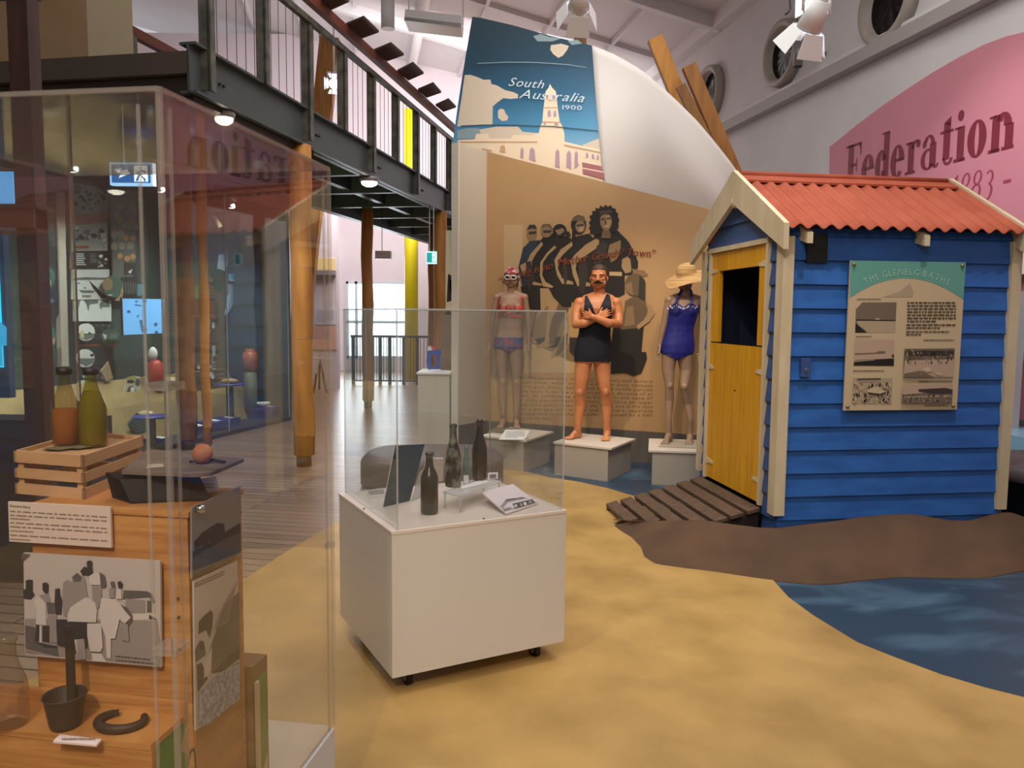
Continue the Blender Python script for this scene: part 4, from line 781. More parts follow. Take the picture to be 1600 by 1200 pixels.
item('photo_strip', [(186, 627), (219, 623), (219, 640), (181, 646)], .85, mat('strip_photo', '#8a8f8c', .6), 'grey photo strip under the off-white standing board', 'photo', blobs(187, 625, 217, 634, 14, [A_, B_], 1.5, 3.5))
item('teal_tag', [(201, 662), (214, 645), (224, 652), (231, 673), (218, 680), (206, 672)], .55, mat('tag_teal', '#2f4d52', .4), 'rounded teal caption tag with pale lines at the bottom of the showcase', 'label', [(C_, [(207+i*1.6, 655+i*4.5), (220+i*1.2, 652+i*4.5), (221+i*1.2, 653.5+i*4.5), (208+i*1.6, 656.5+i*4.5)]) for i in range(5)])
# stands, dishes, figurines on the showcase floor
M_ub = mat('stand_ultramarine', '#24368a', .5); M_tb = mat('stand_teal_blue', '#1f4a63', .5)
def stand(x, y, h, r, label, top=M_ub, off=.25, z0=.05):
    p = sb(x, y, off); p = V((p.x, p.y, z0)); t_ = thing('display_stand', p, label, 'stand', 'blue stands in the showcase')
    b = MB(); b.cyl(p, p+V((0, 0, h)), .05, M_tb, n=16); b.build('stem', t_); b = MB(); b.lathe([(.001, h), (r, h), (r, h+.02), (.001, h+.022)], p, top, 24); b.build('disc', t_); return p+V((0, 0, h+.022))
q = stand(237, 695, .32, .2, 'blue disc stand behind the near timber crate', off=.2); 
q = stand(360, 655, .55, .2, 'taller blue disc stand with a brown shell on it', off=.3)
b = MB(); b.ell(q+V((0, 0, .03)), .12, .08, .04, nmat('brown_shell', '#7a5a34', '#b58e52', 8, .6)); o = b.build('shell'); tag(o, 'brown shell lying on the taller blue disc stand', 'shell')
q = stand(418, 640, .62, .22, 'dark blue disc stand near the right end of the showcase', off=.5)
b = MB(); b.ell(q+V((0, 0, .04)), .16, .09, .05, nmat('grey_specimen', '#4c4840', '#8a8070', 8, .6)); o = b.build('specimen'); tag(o, 'grey rock specimen on the rightmost blue disc stand', 'specimen')
for (x, y, w_, h_, d_, lab) in [(330, 668, .3, .12, .3, 'blue block with a white tag at the middle of the showcase floor'), (305, 682, .22, .1, .25, 'blue block at the left beside the thin golden pole'), (352, 652, .25, .12, .3, 'blue block behind the taller disc stand'), (415, 652, .3, .16, .3, 'blue block with a white bowl near the showcase end'), (245, 690, .2, .05, .2, 'low blue block behind the near timber crate')]:
    p = sb(x, y, .3); p.z = .05; b = MB(); b.cbox(p+V((0, 0, h_/2)), SD*w_, SNn*d_, V((0, 0, h_)), M_ub); b.prism([p+SD*.04+SNn*.1+V((0, 0, h_+.002)), p-SD*.05+SNn*.1+V((0, 0, h_+.002)), p-SD*.05-SNn*.0+V((0, 0, h_+.012)), p+SD*.04-SNn*.0+V((0, 0, h_+.012))], (0, 0, .003), M_white)
    o = b.build('display_block'); tag(o, lab, 'block', 'blue blocks on the showcase floor')
p = sb(412, 650, .3); p.z = .21; b = MB(); b.lathe([(.03, 0), (.07, .02), (.1, .07), (.092, .07), (.06, .025), (.001, .015)], p, M_white, 20); o = b.build('bowl'); tag(o, 'white bowl on the blue block near the end of the showcase', 'bowl')
p = sb(392, 625, .5); p = V((p.x, p.y, .72)); t_ = thing('clay_figurine', p-V((0, 0, .67)), 'orange clay pot figure on a pale block in the right part of the showcase', 'figurine')
oc2 = nmat('clay_orange', '#b0562f', '#c46a3c', 8, .4); b = MB(); b.lathe([(.05, .0), (.1, .04), (.11, .12), (.12, .2), (.1, .27), (.06, .3), (.07, .33), (.05, .33)], p, oc2, 22); b.build('pot', t_)
b = MB(); b.cyl(p-V((0, 0, .67)), p, .09, mat('block_olive', '#6a6a4a', .6), n=18); b.build('pedestal', t_)
p = sb(243, 580, .9); b = MB(); b.lathe([(.06, -.25), (.1, -.2), (.11, -.05), (.09, .1), (.05, .14), (.001, .15)], p, mat('red_figure', '#a8352a', .5), 18); b.ell(p+V((-.03, 0, .22)), .06, .06, .09, M_white); b.cyl(p-V((0, 0, .25)), V((p.x, p.y, .5)), .03, M_teald); o = b.build('red_figure'); tag(o, 'red and white bird-like figure under the blue screen', 'figure')
for x, y, r in ((70, 668, .12), (268, 640, .12), (285, 625, .1), (228, 655, .1), (100, 650, .1)):
    o_ = .95 if y < 645 else .62; p = sb(x, y, o_); z_ = .66 if y < 645 else .34; b = MB(); b.ell(V((p.x, p.y, z_)), r, r*.7, r*.45, nmat('pale_specimen', '#8d7a5c', '#c9b894', 6, .7)); 
    o = b.build('specimen'); tag(o, {70: 'pale stone specimen at the far left of the showcase', 268: 'pale specimen below the red figure', 285: 'small specimen beside the thin golden pole', 228: 'pale specimen beside the teal tag', 100: 'pale specimen behind the amber bottle'}[x], 'specimen', 'stone specimens on the sandy bank')

# dark timber frame with blue screens at the far left
M_fr = nmat('dark_frame_wood', '#2e1711', '#43231a', 3, .45, (4, 4, .5)); FYp = 4.0
t_ = thing('timber_portal', dep(45, 560, FYp).xy.to_3d(), 'dark brown timber post and beam frame at the left edge', 'frame')
xa, xb = dep(29, 440, FYp).x, dep(60, 440, FYp).x
b = MB(); b.box(xa, FYp, 0, xb, FYp+.1, 3.12, M_fr); b.build('post', t_)
b = MB(); a = dep(0, 356, FYp).z; c = dep(0, 320, FYp).z; b.box(-3.6, FYp-.02, a, xb+.0, FYp+.1, c, M_fr); b.box(-3.6, FYp-.04, c-.02, xb+.03, FYp+.12, c+.0, mat('frame_dark_edge', '#1c100c', .5)); b.build('beam', t_)
b = MB(); b.box(-3.6, FYp-.04, 3.12, dep(44, 10, FYp).x, FYp+.12, 3.4, M_fr); b.build('beam', t_)
SYp = 4.35; X = lambda x, y: dep(x, y, SYp)
t2 = thing('video_screen', V((X(0, 620).x-.2, SYp, X(0, 622).z)), 'tall glowing cyan screen at the left edge behind the dark post', 'screen')
b = MB(); p, q = X(16, 622), X(16, 366); b.box(p.x-1.0, SYp, p.z, p.x, SYp+.05, q.z, mat('screen_body_blue', '#14507a', .4)); b.build('body', t2)
b = MB(); q2, q3 = X(13, 574), X(13, 368); b.box(p.x-1.0, SYp-.01, q2.z, p.x-.025, SYp-.002, q3.z, mat('screen_cyan', '#35d8ee', .5, emit='#22cdee', es=1.1))
q4_, q5_ = X(13, 572), X(13, 540); b.box(p.x-1.0, SYp-.014, q4_.z, p.x-.025, SYp-.011, q5_.z, mat('screen_deep', '#2aa6d0', .5, emit='#1c9bd0', es=.9)); b.prism([X(0, 500)+V((0, -.014, 0)), X(13, 512)+V((0, -.014, 0)), X(13, 540)+V((0, -.014, 0)), X(0, 540)+V((0, -.014, 0))], (0, -.002, 0), mat('screen_deep', '#2aa6d0')); b.build('picture', t2)
t2 = thing('video_screen', V((X(8, 316).x, SYp, X(8, 316).z)), 'upper pale blue screen above the dark beam at the left edge', 'screen')
b = MB(); p, q = X(22, 317), X(22, 268); b.box(p.x-1.0, SYp, p.z, p.x, SYp+.05, q.z, mat('screen_sky', '#5aa6dc', .5, emit='#4a9ad8', es=.7)); b.build('picture', t2)
b = MB(); b.obox(SC(0, -.9, 0)*0+V((-3.3, 4.45, 0)), V((.9, 0, 0)), V((0, .25, 0)), V((0, 0, .95)), mat('low_console', '#24282c', .5)); o = b.build('console'); tag(o, 'low dark console below the cyan screen', 'console')
# ================================================================ THE BATHING HUT
HC = V((1.785, 5.217, 0)); ha = .147
e1 = V((math.cos(ha), math.sin(ha), 0)); e2 = V((-math.sin(ha), math.cos(ha), 0)); HW, HD = 1.67, 1.304
def HP(u, v, z): return HC + e1*u + e2*v + V((0, 0, z))
def hl(x, y, off=0):            # a pixel on the long wall -> (u, z)
    p = onpl(x, y, HC - e2*off, e2); return (p-HC).dot(e1), p.z
def hg(x, y, off=0):            # a pixel on the gable wall -> (v, z)
    p = onpl(x, y, HC - e1*off, e1); return (p-HC).dot(e2), p.z
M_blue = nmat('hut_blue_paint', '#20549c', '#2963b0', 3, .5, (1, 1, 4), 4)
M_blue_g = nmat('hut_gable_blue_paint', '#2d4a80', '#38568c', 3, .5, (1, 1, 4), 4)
M_cream = nmat('cream_trim', '#c4b393', '#d2c3a6', 8, .55, (1, 1, .3), 3)
M_yel = nmat('yellow_door_paint', '#c68a08', '#e0a818', 5, .45, (6, 6, .35), 5, lo=.3, hi=.7)
M_roof = nmat('red_iron_roof', '#97452f', '#a4523a', 4, .65, spec=.2)
hut = thing('bathing_hut', HP(HW/2, HD/2, .1), 'blue weatherboard bathing hut with yellow stable door and red corrugated roof', 'hut')
ZE, ZR = 2.10, 2.56
def halfw(z): return HD/2 if z <= ZE else max(0, HD/2*(ZR-z)/(ZR-ZE))
# boards of the long wall and the back long wall
step = .1575
def wall_boards(mb, o, ax, nrm, ln, m, z0=.06, z1=2.16):
    zz = .374; lv = []
    while zz > z0: zz -= step
    while zz < z1: lv.append(zz); zz += step
    for z_ in lv:
        zt = min(z_+step+.01, z1)
        pts = [o+V((0, 0, z_)), o+V((0, 0, z_))+nrm*.026, o+V((0, 0, zt))+nrm*.006, o+V((0, 0, zt))]
        mb.prism(pts, ax*ln, m)
b = MB(); wall_boards(b, HP(0, 0, 0), e1, -e2, HW, M_blue); b.obox(HP(0, 0, .06), e1*HW, e2*.02, V((0, 0, 2.08)), M_blue); b.build('side_wall', hut)
b = MB(); wall_boards(b, HP(0, HD, 0), e1, e2, HW, M_blue); b.obox(HP(0, HD, .06), e1*HW, -e2*.02, V((0, 0, 2.08)), M_blue); b.build('side_wall', hut)
b = MB(); b.prism([HP(HW, 0, .06), HP(HW, HD, .06), HP(HW, HD, ZE), HP(HW, HD/2, ZR), HP(HW, 0, ZE)], -e1*.02, M_blue); b.build('end_wall', hut)
# door opening on the gable
dvR = hg(1201, 600)[0]; dvL = hg(1110.5, 560)[0]; dz0, dz1 = .271, 2.075
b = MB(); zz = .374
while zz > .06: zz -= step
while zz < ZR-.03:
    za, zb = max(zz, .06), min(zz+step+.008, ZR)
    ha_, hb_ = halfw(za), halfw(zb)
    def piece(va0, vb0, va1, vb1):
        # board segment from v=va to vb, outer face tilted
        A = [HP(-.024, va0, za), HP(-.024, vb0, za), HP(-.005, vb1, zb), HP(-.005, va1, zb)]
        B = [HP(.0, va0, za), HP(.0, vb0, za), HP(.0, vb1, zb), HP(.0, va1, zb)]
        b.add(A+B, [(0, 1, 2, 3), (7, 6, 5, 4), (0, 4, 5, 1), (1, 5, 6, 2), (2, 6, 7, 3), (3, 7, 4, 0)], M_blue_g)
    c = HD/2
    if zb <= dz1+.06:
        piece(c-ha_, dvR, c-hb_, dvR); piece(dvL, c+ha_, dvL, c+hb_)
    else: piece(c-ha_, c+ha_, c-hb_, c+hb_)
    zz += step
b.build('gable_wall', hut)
# dark lining so the inside reads as a closed room
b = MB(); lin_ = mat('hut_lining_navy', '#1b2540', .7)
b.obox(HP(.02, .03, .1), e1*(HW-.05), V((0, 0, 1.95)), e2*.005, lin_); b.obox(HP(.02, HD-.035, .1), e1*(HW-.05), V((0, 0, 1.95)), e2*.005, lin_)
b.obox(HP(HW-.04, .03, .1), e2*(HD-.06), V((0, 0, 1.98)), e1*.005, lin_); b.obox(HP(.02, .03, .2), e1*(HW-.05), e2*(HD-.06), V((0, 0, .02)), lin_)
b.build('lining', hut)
# corner posts
def post(u, v, du, dv, z0, z1): 
    b = MB(); b.obox(HP(u, v, z0), e1*du, e2*dv, V((0, 0, z1-z0)), M_cream); b.build('corner_post', hut)
post(-.04, -.045, .075, .045, .252, 2.1); post(-.04, 0, .04, .05, .252, 2.1)
post(HW-.055, -.045, .075, .045, .252, 2.1); post(-.04, HD-.03, .05, .07, .3, 2.1)
# door: lower leaf, upper leaf with opening, frame, hinges
def gbox(mb, v0, z0, v1, z1, u0, u1, m): mb.obox(HP(u0, v0, z0), e1*(u1-u0), e2*(v1-v0), V((0, 0, z1-z0)), m)
fw = .035
b = MB()
gbox(b, dvR, dz0, dvR+fw, dz1+fw, -.04, .02, M_cream); gbox(b, dvL-fw, dz0, dvL, dz1+fw, -.04, .02, M_cream); gbox(b, dvR, dz1, dvL, dz1+fw, -.045, .02, M_cream)
b.build('door_frame', hut)
zs = hg(1157, 538)[1]; a0, a1 = dvR+fw, dvL-fw
def planks(mb, v0, v1, z0, z1, n, u0=-.022, u1=.01):
    wd = (v1-v0)/n
    for i in range(n): gbox(mb, v0+i*wd+.0015, z0, v0+(i+1)*wd-.0015, z1, u0, u1, M_yel)
    gbox(mb, v0, z0, v1, z1, u0+.004, u1, M_yel)
b = MB(); planks(b, a0, a1, dz0+.01, zs-.005, 8); kn = hg(1153, 610); b.cyl(HP(-.03, kn[0], kn[1]), HP(-.01, kn[0], kn[1]), .006, M_black, n=10)
dl = b.build('door_leaf', hut); dl['label'] = 'lower yellow leaf of plain vertical boards'
oz0, oz1 = hg(1157, 536)[1]+.01, hg(1157, 420)[1]; ov0, ov1 = hg(1189, 480)[0], hg(1126.5, 480)[0]
b = MB(); planks(b, a0, a1, oz1, dz1-.004, 8); planks(b, a0, ov0, zs+.005, oz1, 1); planks(b, ov1, a1, zs+.005, oz1, 1)
du_ = b.build('door_leaf', hut); du_['label'] = 'upper yellow leaf with square open window'
zq_ = 0
def hinge(x, y, sgn):
    v, z_ = hg(x, y); b = MB(); b.prism([HP(-.03, v, z_+.03), HP(-.03, v, z_-.025), HP(-.03, v+sgn*.14, z_-.012), HP(-.03, v+sgn*.14, z_+.006)], e1*.008, M_cream); b.build('hinge', hut)
hinge(1109, 572, -1); hinge(1201, 582, 1); hinge(1107, 717, -1); hinge(1195, 752, 1); hinge(1206, 411, 1); hinge(1114, 425, -1)
# roof: corrugated sheets, ridge cap, barge boards, rafter ends
zeav = onpl(1400, 361, HC - e2*.12, e2).z
slope = (2.585-zeav)/(HD/2+.12)
uL, uR = -.08, (onpl(1606, 360, HC-e2*.12, e2)-HC).dot(e1)
def sheet(side):
    b = MB(); nu = 340
    def P(s, t):
        u = uL+.04+(uR-uL-.04)*s; d = (HD/2+.12)*t
        z_ = zeav+.018 + slope*d + .014*math.sin(2*math.pi*u/.107) - .012*math.sin(math.pi*t)*0
        v = -.12+d if side == 0 else HD+.12-d
        return HP(u, v, z_)
    b.grid(P, nu, 6, M_roof, thick=(0, 0, -.004)); o = b.build('roof_sheet', hut); return o
sheet(0); sheet(1)
b = MB(); zr = 2.60
b.cyl(HP(uL+.03, HD/2, zr+.008), HP(uR-.04, HD/2, zr+.008), .026, M_roof, n=14)
for sg in (-1, 1): b.prism([HP(uL+.03, HD/2, zr+.012), HP(uL+.03, HD/2+sg*.13, zr-.13*slope+.024), HP(uL+.03, HD/2+sg*.13, zr-.13*slope+.008), HP(uL+.03, HD/2, zr-.004)], e1*(uR-uL-.07), M_roof)
b.build('ridge_cap', hut)
zt = zr+.035
def barge(u, name):
    for sg in (-1, 1):
        b = MB(); c = HD/2; e = HD/2+.155
        zb_ = zt-slope*e-.0
        b.prism([HP(u, c, zt), HP(u, c+sg*e, zb_), HP(u, c+sg*e, zb_-.165), HP(u, c, zt-.235)], e1*.035, M_cream); b.build(name, hut)
barge(uL-.02, 'barge_board'); barge(uR-.02, 'barge_board')
for x in (1248, 1428, 1600):
    u = hl(x, 372)[0]; b = MB(); b.prism([HP(u, -.11, zeav-.02), HP(u, .0, zeav+.035), HP(u, .0, zeav-.06), HP(u, -.11, zeav-.09)], e1*.04, M_cream); b.build('rafter_end', hut)
b = MB(); g0 = HP(uL+.02, HD/2, 2.40); b.cyl(g0-e1*.03, g0+e1*.06, .035, M_cream, n=10); b.cyl(g0-e1*.03+V((0, 0, .03)), g0-e1*.03-V((0, 0, .03)), .012, M_cream, n=8); b.build('gable_block', hut)
b = MB(); u0, z0 = hl(1256, 410); u1, z1 = hl(1290, 366); b.obox(HP(u0, -.035, z0), e1*(u1-u0), e2*.04, V((0, 0, z1-z0)), M_black); b.build('vent_box', hut)
b = MB(); u0, z0 = hl(1246, 588); u1, z1 = hl(1262, 559); b.obox(HP(u0, -.045, z0), e1*(u1-u0), e2*.04, V((0, 0, z1-z0)), M_blue_g)
uc, zc = hl(1254, 577); b.cyl(HP(uc, -.055, zc), HP(uc, -.04, zc), .012, mat('steel', '#b9bbbd', .3, 1), n=14); b.cyl(HP(uc, -.057, zc), HP(uc, -.05, zc), .005, M_black, n=8)
b.build('switch_box', hut)

# the information sign on the long wall
def sg(x, y): return onpl(x, y, HC-e2*.055, e2)
SN = -e2
S_c = mat('sign_cream', '#c2ad8c', .45); S_t = mat('sign_teal', '#5f9c90', .45); S_l = mat('sign_lettering', '#9fc4b2', .5)
TLs, TRs, BRs, BLs = sg(1329, 407), sg(1509, 410), sg(1495, 640), sg(1318, 641.5)
sign = thing('information_sign', (TLs+BRs)/2 + V((0, 0, -.35)), 'cream and teal information sign titled THE GLENELG BATHS on the hut wall', 'sign')
b = MB(); b.prism([TLs, TRs, BRs, BLs], -SN*.012, S_c); b.build('board', sign)
zz_ = lambda *q: Z(1300, 390, 4.443, *q)
b = MB()
arc = [(125+ (912-125)*i/20, 335-145*math.sin(math.pi*(i/20))**1.0 if False else 335-143*(1-((i/10-1)**2))) for i in range(21)]
teal = zz_(130, 76, 929, 88, 912, 348) + [(1300+x/4.443, 390+(y+ (x-125)/787*13)/4.443) for x, y in arc[::-1]][1:-1] + zz_(122, 335)
g1, g2, g3, g4, g5 = INK('photo_dark_sepia', '#3d332b'), INK('photo_mid_sepia', '#6f6050'), INK('photo_light_sepia', '#a8957a'), INK('photo_pink_sepia', '#b39985'), INK('photo_black', '#1b1715')
rand = random.Random(4)
def crowd(x0, y0, x1, y1, n, ms, smin=3, smax=9):
    o = []
    for i in range(n):
        cx, cy = rand.uniform(x0, x1), rand.uniform(y0, y1); r = rand.uniform(smin, smax)
        o.append((ms[i % len(ms)], [(1300+a/4.443, 390+c/4.443) for a, c in rc(max(x0, cx-r*.5), max(y0, cy-r), min(x1, cx+r*.5), min(y1, cy+r))]))
    return o
L = [(S_t, teal), (INK('sign_stain', '#a9957a'), zz_(350, 330, 470, 290, 540, 235, 565, 300, 560, 330)),
 # shore photo
 (g2, zz_(210, 366, 448, 366, 438, 577, 160, 577, 165, 415)), (g3, zz_(170, 492, 441, 496, 438, 577, 250, 577, 180, 520)), (g5, zz_(165, 484, 441, 489, 441, 497, 165, 494)), (S_c, zz_(300, 478, 330, 478, 330, 486, 300, 486)), (g5, zz_(162, 510, 240, 577, 160, 577)),
 # baths photo
 (g4, zz_(157, 624, 435, 626, 428, 808, 148, 806)), (g5, zz_(155, 768, 430, 755, 428, 808, 148, 806)), (g2, zz_(157, 720, 300, 715, 330, 703, 370, 706, 370, 722, 157, 732)), (g1, zz_(414, 728, 430, 728, 430, 750, 414, 750)), (g3, zz_(155, 772, 300, 764, 290, 768, 155, 780)),
 # crowd photo
 (g3, zz_(145, 890, 418, 892, 411, 1071, 136, 1069))] + crowd(142, 920, 410, 1066, 150, [g5, g1, g4, S_c], 4, 11) + [(g1, zz_(170, 896, 330, 892, 335, 902, 170, 906)), (S_c, zz_(232, 976, 280, 955, 310, 950, 370, 985, 330, 1000, 250, 990)), (g1, zz_(250, 990, 330, 1000, 370, 986, 368, 996, 330, 1010, 240, 1000)),
 # swimmers photo
 (g2, zz_(498, 688, 846, 685, 836, 884, 488, 884)), (g4, zz_(500, 770, 840, 760, 836, 884, 488, 884)), (g1, zz_(500, 700, 842, 700, 840, 738, 500, 740))] + crowd(502, 690, 838, 790, 110, [g1, g3, g5, g2], 3, 9) + [(g2, zz_(492, 860, 600, 840, 700, 884, 488, 884)), (S_c, zz_(610, 830, 660, 812, 690, 840, 650, 850)), (S_c, zz_(690, 850, 760, 858, 740, 874))] + crowd(600, 820, 820, 870, 16, [S_c, g3], 2, 5) + [
 # pier photo
 (g4, zz_(482, 936, 830, 934, 823, 1066, 474, 1064)), (g2, zz_(480, 1005, 600, 995, 826, 975, 823, 1066, 474, 1064)), (g1, zz_(590, 968, 700, 962, 780, 958, 826, 970, 826, 1000, 690, 1002, 590, 985)), (g3, zz_(480, 1020, 820, 1008, 820, 1016, 480, 1028))] + crowd(482, 1000, 820, 1060, 60, [g1, g5, g3], 2, 8)
layers(b, sg, SN, L, .0012)
def SP(x, y): return sg(1300+x/4.443, 390+y/4.443)+SN*.0035
ink2 = INK('sign_ink', '#4d4234')
words(b, SP, 520, 364, 858, 515, 7, ink2, .5, 3); words(b, SP, 515, 518, 855, 560, 2, ink2, .5, 5, .7); words(b, SP, 512, 566, 812, 604, 2, ink2, .5, 6, .35)
for (x0, y0, x1, y1, s_) in [(170, 341, 338, 352, 8), (162, 600, 275, 611, 9), (145, 838, 360, 850, 10), (635, 625, 850, 637, 11), (600, 912, 832, 924, 12), (640, 1080, 800, 1090, 13)]:
    words(b, SP, x0, y0, x1, y1, 1, ink2, .6, s_, 1)
# arched title
title = 'THE GLENELG BATHS'; tot = textw(title, 1, .16); R0 = 620; cxs, cys = 520, 190-14+R0
pos = -tot/2; scl = 62; span = 605/ (tot*scl)
for ch in title:
    if ch == ' ': pos += .32; continue
    wd = glyph(ch)[2]; mid = (pos+wd/2)*scl*span; th = mid/R0
    def PT(u, v, th=th, wd=wd):
        x = (u-wd/2*scl*.82); cx_ = cxs+math.sin(th)*R0; cy_ = cys-math.cos(th)*R0
        return SP(cx_ + x*math.cos(th) + v*math.sin(th), cy_ + x*math.sin(th) - v*math.cos(th) + (cx_-520)*.016)
    vs_, fs_, _w = glyph(ch); b.add([PT(a*scl*.82, c*scl) for a, c in vs_], fs_, S_l)
    pos += wd+.16
b.build('sign_print', sign, fix=False)
for x, y in ((1334, 413), (1503, 415), (1489, 634), (1324, 635)):
    b = MB(); c = sg(x, y); b.lathe([(.012, 0), (.012, .008), (.007, .014), (.001, .015)], c, mat('brass_cap', '#9c9270', .35, .8), 14, SN); b.build('fixing_cap', sign)

# dune of brown sand around the hut
M_dune = nmat('brown_dune_sand', '#523c2b', '#604733', 3, .95, detail=10, bump=.6, bscale=160)
out_px = [(994, 808), (975, 812), (958, 822), (970, 832), (985, 841), (999, 857), (1003, 872), (1022, 884), (1064, 890), (1113, 896), (1163, 904), (1204, 909), (1270, 915), (1311, 914), (1352, 908), (1414, 903), (1476, 905), (1538, 905), (1567, 900), (1600, 893), (1650, 888), (1700, 870)]
outp = [fl(*q) for q in out_px]
inn = []
n = len(outp)
crest = lambda u: hl(1213+ (1590-1213)*u/HW, 800)
prof = [(1213, 823), (1250, 818), (1300, 812), (1340, 806), (1380, 802), (1420, 801), (1450, 806), (1480, 811), (1510, 811), (1540, 803), (1560, 798), (1575, 799)]
wallp = [HP(hl(x, y)[0], -.03, hl(x, y)[1]) for x, y in prof]
foot = [HP(-.9, .8, .03), HP(-.82, .55, .085), HP(-.68, .42, .118), HP(-.55, .3, .15), HP(-.42, .16, .18), HP(-.3, .06, .18), HP(-.12, -.02, .17)]
innp = foot + wallp + [HP(HW+.12, -.04, .21), HP(HW+.35, -.08, .12), HP(HW+.7, -.1, .03)]
def resample(P, k):
    d = [0]
    for i in range(1, len(P)): d.append(d[-1]+(P[i]-P[i-1]).length)
    o = []
    for j in range(k+1):
        t = d[-1]*j/k; i = 1
        while i < len(P)-1 and d[i] < t: i += 1
        f = (t-d[i-1])/max(1e-9, d[i]-d[i-1]); o.append(P[i-1].lerp(P[i], min(1, max(0, f))))
    return o
A_, B_ = resample(outp, 90), resample(innp, 90)
def DP(s, t):
    i = s*90; k = min(89, int(i)); f = i-k
    a = A_[k].lerp(A_[k+1], f); c = B_[k].lerp(B_[k+1], f); p = a.lerp(c, t); h = c.z
    zz = h*(.55*t+.45*math.sin(t*math.pi/2))
    nz = noise.noise(V((p.x*2.2, p.y*2.2, 0)))*.03*math.sin(math.pi*min(1, t*1.0))
    return V((p.x, p.y, max(.008, zz+nz) if t > 0 else .006))
b = MB(); b.grid(DP, 180, 28, M_dune, thick=None)
dune = b.build('sand_dune', org=(2.0, 5.0, 0)); tag(dune, 'low dune of brown sand piled against the foot of the blue hut', 'sand')
dune.modifiers.new('solid', 'SOLIDIFY').thickness = .004

# boarded ramp up to the door
M_ramp = nmat('ramp_brown_wood', '#4a372b', '#66503f', 6, .6, (1, 8, 8), 4)
ramp = thing('door_ramp', HP(-.4, .55, 0), 'dark brown slatted wooden ramp leading up to the yellow door', 'ramp')
v0, v1 = dvR-.03, dvL+.03
for k in range(7):
    b = MB(); u = -.045-.118*k; zt_ = .262-.031*k-.0
    va = v0+max(0, k-3)*.17; A = HP(u, va, zt_); b.obox(A, -e1*.088+V((0, 0, -.022)), e2*(v1-va), V((0, 0, -.024)), M_ramp); b.build('slat', ramp)
for v, ue in ((v0+.03, -.36), ((v0+v1)/2, -.6), (v1-.05, -.84)):
    b = MB(); b.prism([HP(-.04, v, .235), HP(ue, v, .235+(ue+.04)*.262), HP(ue, v, .0), HP(-.04, v, .1)], e2*.035, mat('ramp_bearer', '#2c211b', .7)); b.build('bearer', ramp)
# ================================================================ PLINTHS AND MANNEQUINS
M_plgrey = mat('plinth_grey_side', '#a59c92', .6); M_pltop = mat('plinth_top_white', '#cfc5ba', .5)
def plinth(F, e, f, h, label):
    F, e, f = V(F), V(e), V(f); t_ = thing('mannequin_plinth', F+e/2+f/2, label, 'plinth', 'low white plinths under the mannequins')
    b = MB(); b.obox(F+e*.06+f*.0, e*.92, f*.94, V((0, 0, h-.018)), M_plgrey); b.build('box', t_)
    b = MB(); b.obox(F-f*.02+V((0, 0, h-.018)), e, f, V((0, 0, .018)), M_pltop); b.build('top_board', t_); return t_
PLH = .33
plinth((.949, 7.378, 0), (-.532, .348, 0), (.324, .604, 0), PLH, 'low white plinth under the moustached man, middle of the three')
plinth((.152, 7.791, 0), (-.47, .3, 0), (.308, .629, 0), PLH, 'low white plinth under the woman in the bikini, leftmost of the three')
plinth((1.279, 7.29, 0), (.62, -.105, 0), (.13, .72, 0), PLH, 'low white plinth beside the hut under the woman in the sun hat')

def voxel(mb, size, smooth=5, inflate=0):
    me = bpy.data.meshes.new('t'); me.from_pydata(mb.v, [], mb.f); bm = bmesh.new(); bm.from_mesh(me); bmesh.ops.remove_doubles(bm, verts=bm.verts, dist=1e-6); bmesh.ops.recalc_face_normals(bm, faces=bm.faces); bm.to_mesh(me); bm.free()
    o = bpy.data.objects.new('t', me); COL.objects.link(o)
    r = o.modifiers.new('r', 'REMESH'); r.mode = 'VOXEL'; r.voxel_size = size
    s = o.modifiers.new('s', 'SMOOTH'); s.factor = .5; s.iterations = smooth
    dg = bpy.context.evaluated_depsgraph_get(); dg.update(); ev = o.evaluated_get(dg); m2 = bpy.data.meshes.new_from_object(ev, depsgraph=dg)
    bpy.data.objects.remove(o); bpy.data.meshes.remove(me); return m2
def px(co):
    v = V(co)-CC; d = v.dot(_F); return 800+FPX*v.dot(CR)/d, 600-FPX*v.dot(CU)/d
def tomb(me, m, keep=None, off=0):
    b = MB(); vs = [v.co + v.normal*off for v in me.vertices]
    if keep: ok = [keep(*px(v.co), v.co) for v in me.vertices]; fs = [tuple(p.vertices) for p in me.polygons if all(ok[i] for i in p.vertices)]
    else: fs = [tuple(p.vertices) for p in me.polygons]
    used = sorted({i for f in fs for i in f}); mp = {k: i for i, k in enumerate(used)}
    b.add([vs[i] for i in used], [tuple(mp[i] for i in f) for f in fs], m, True); return b
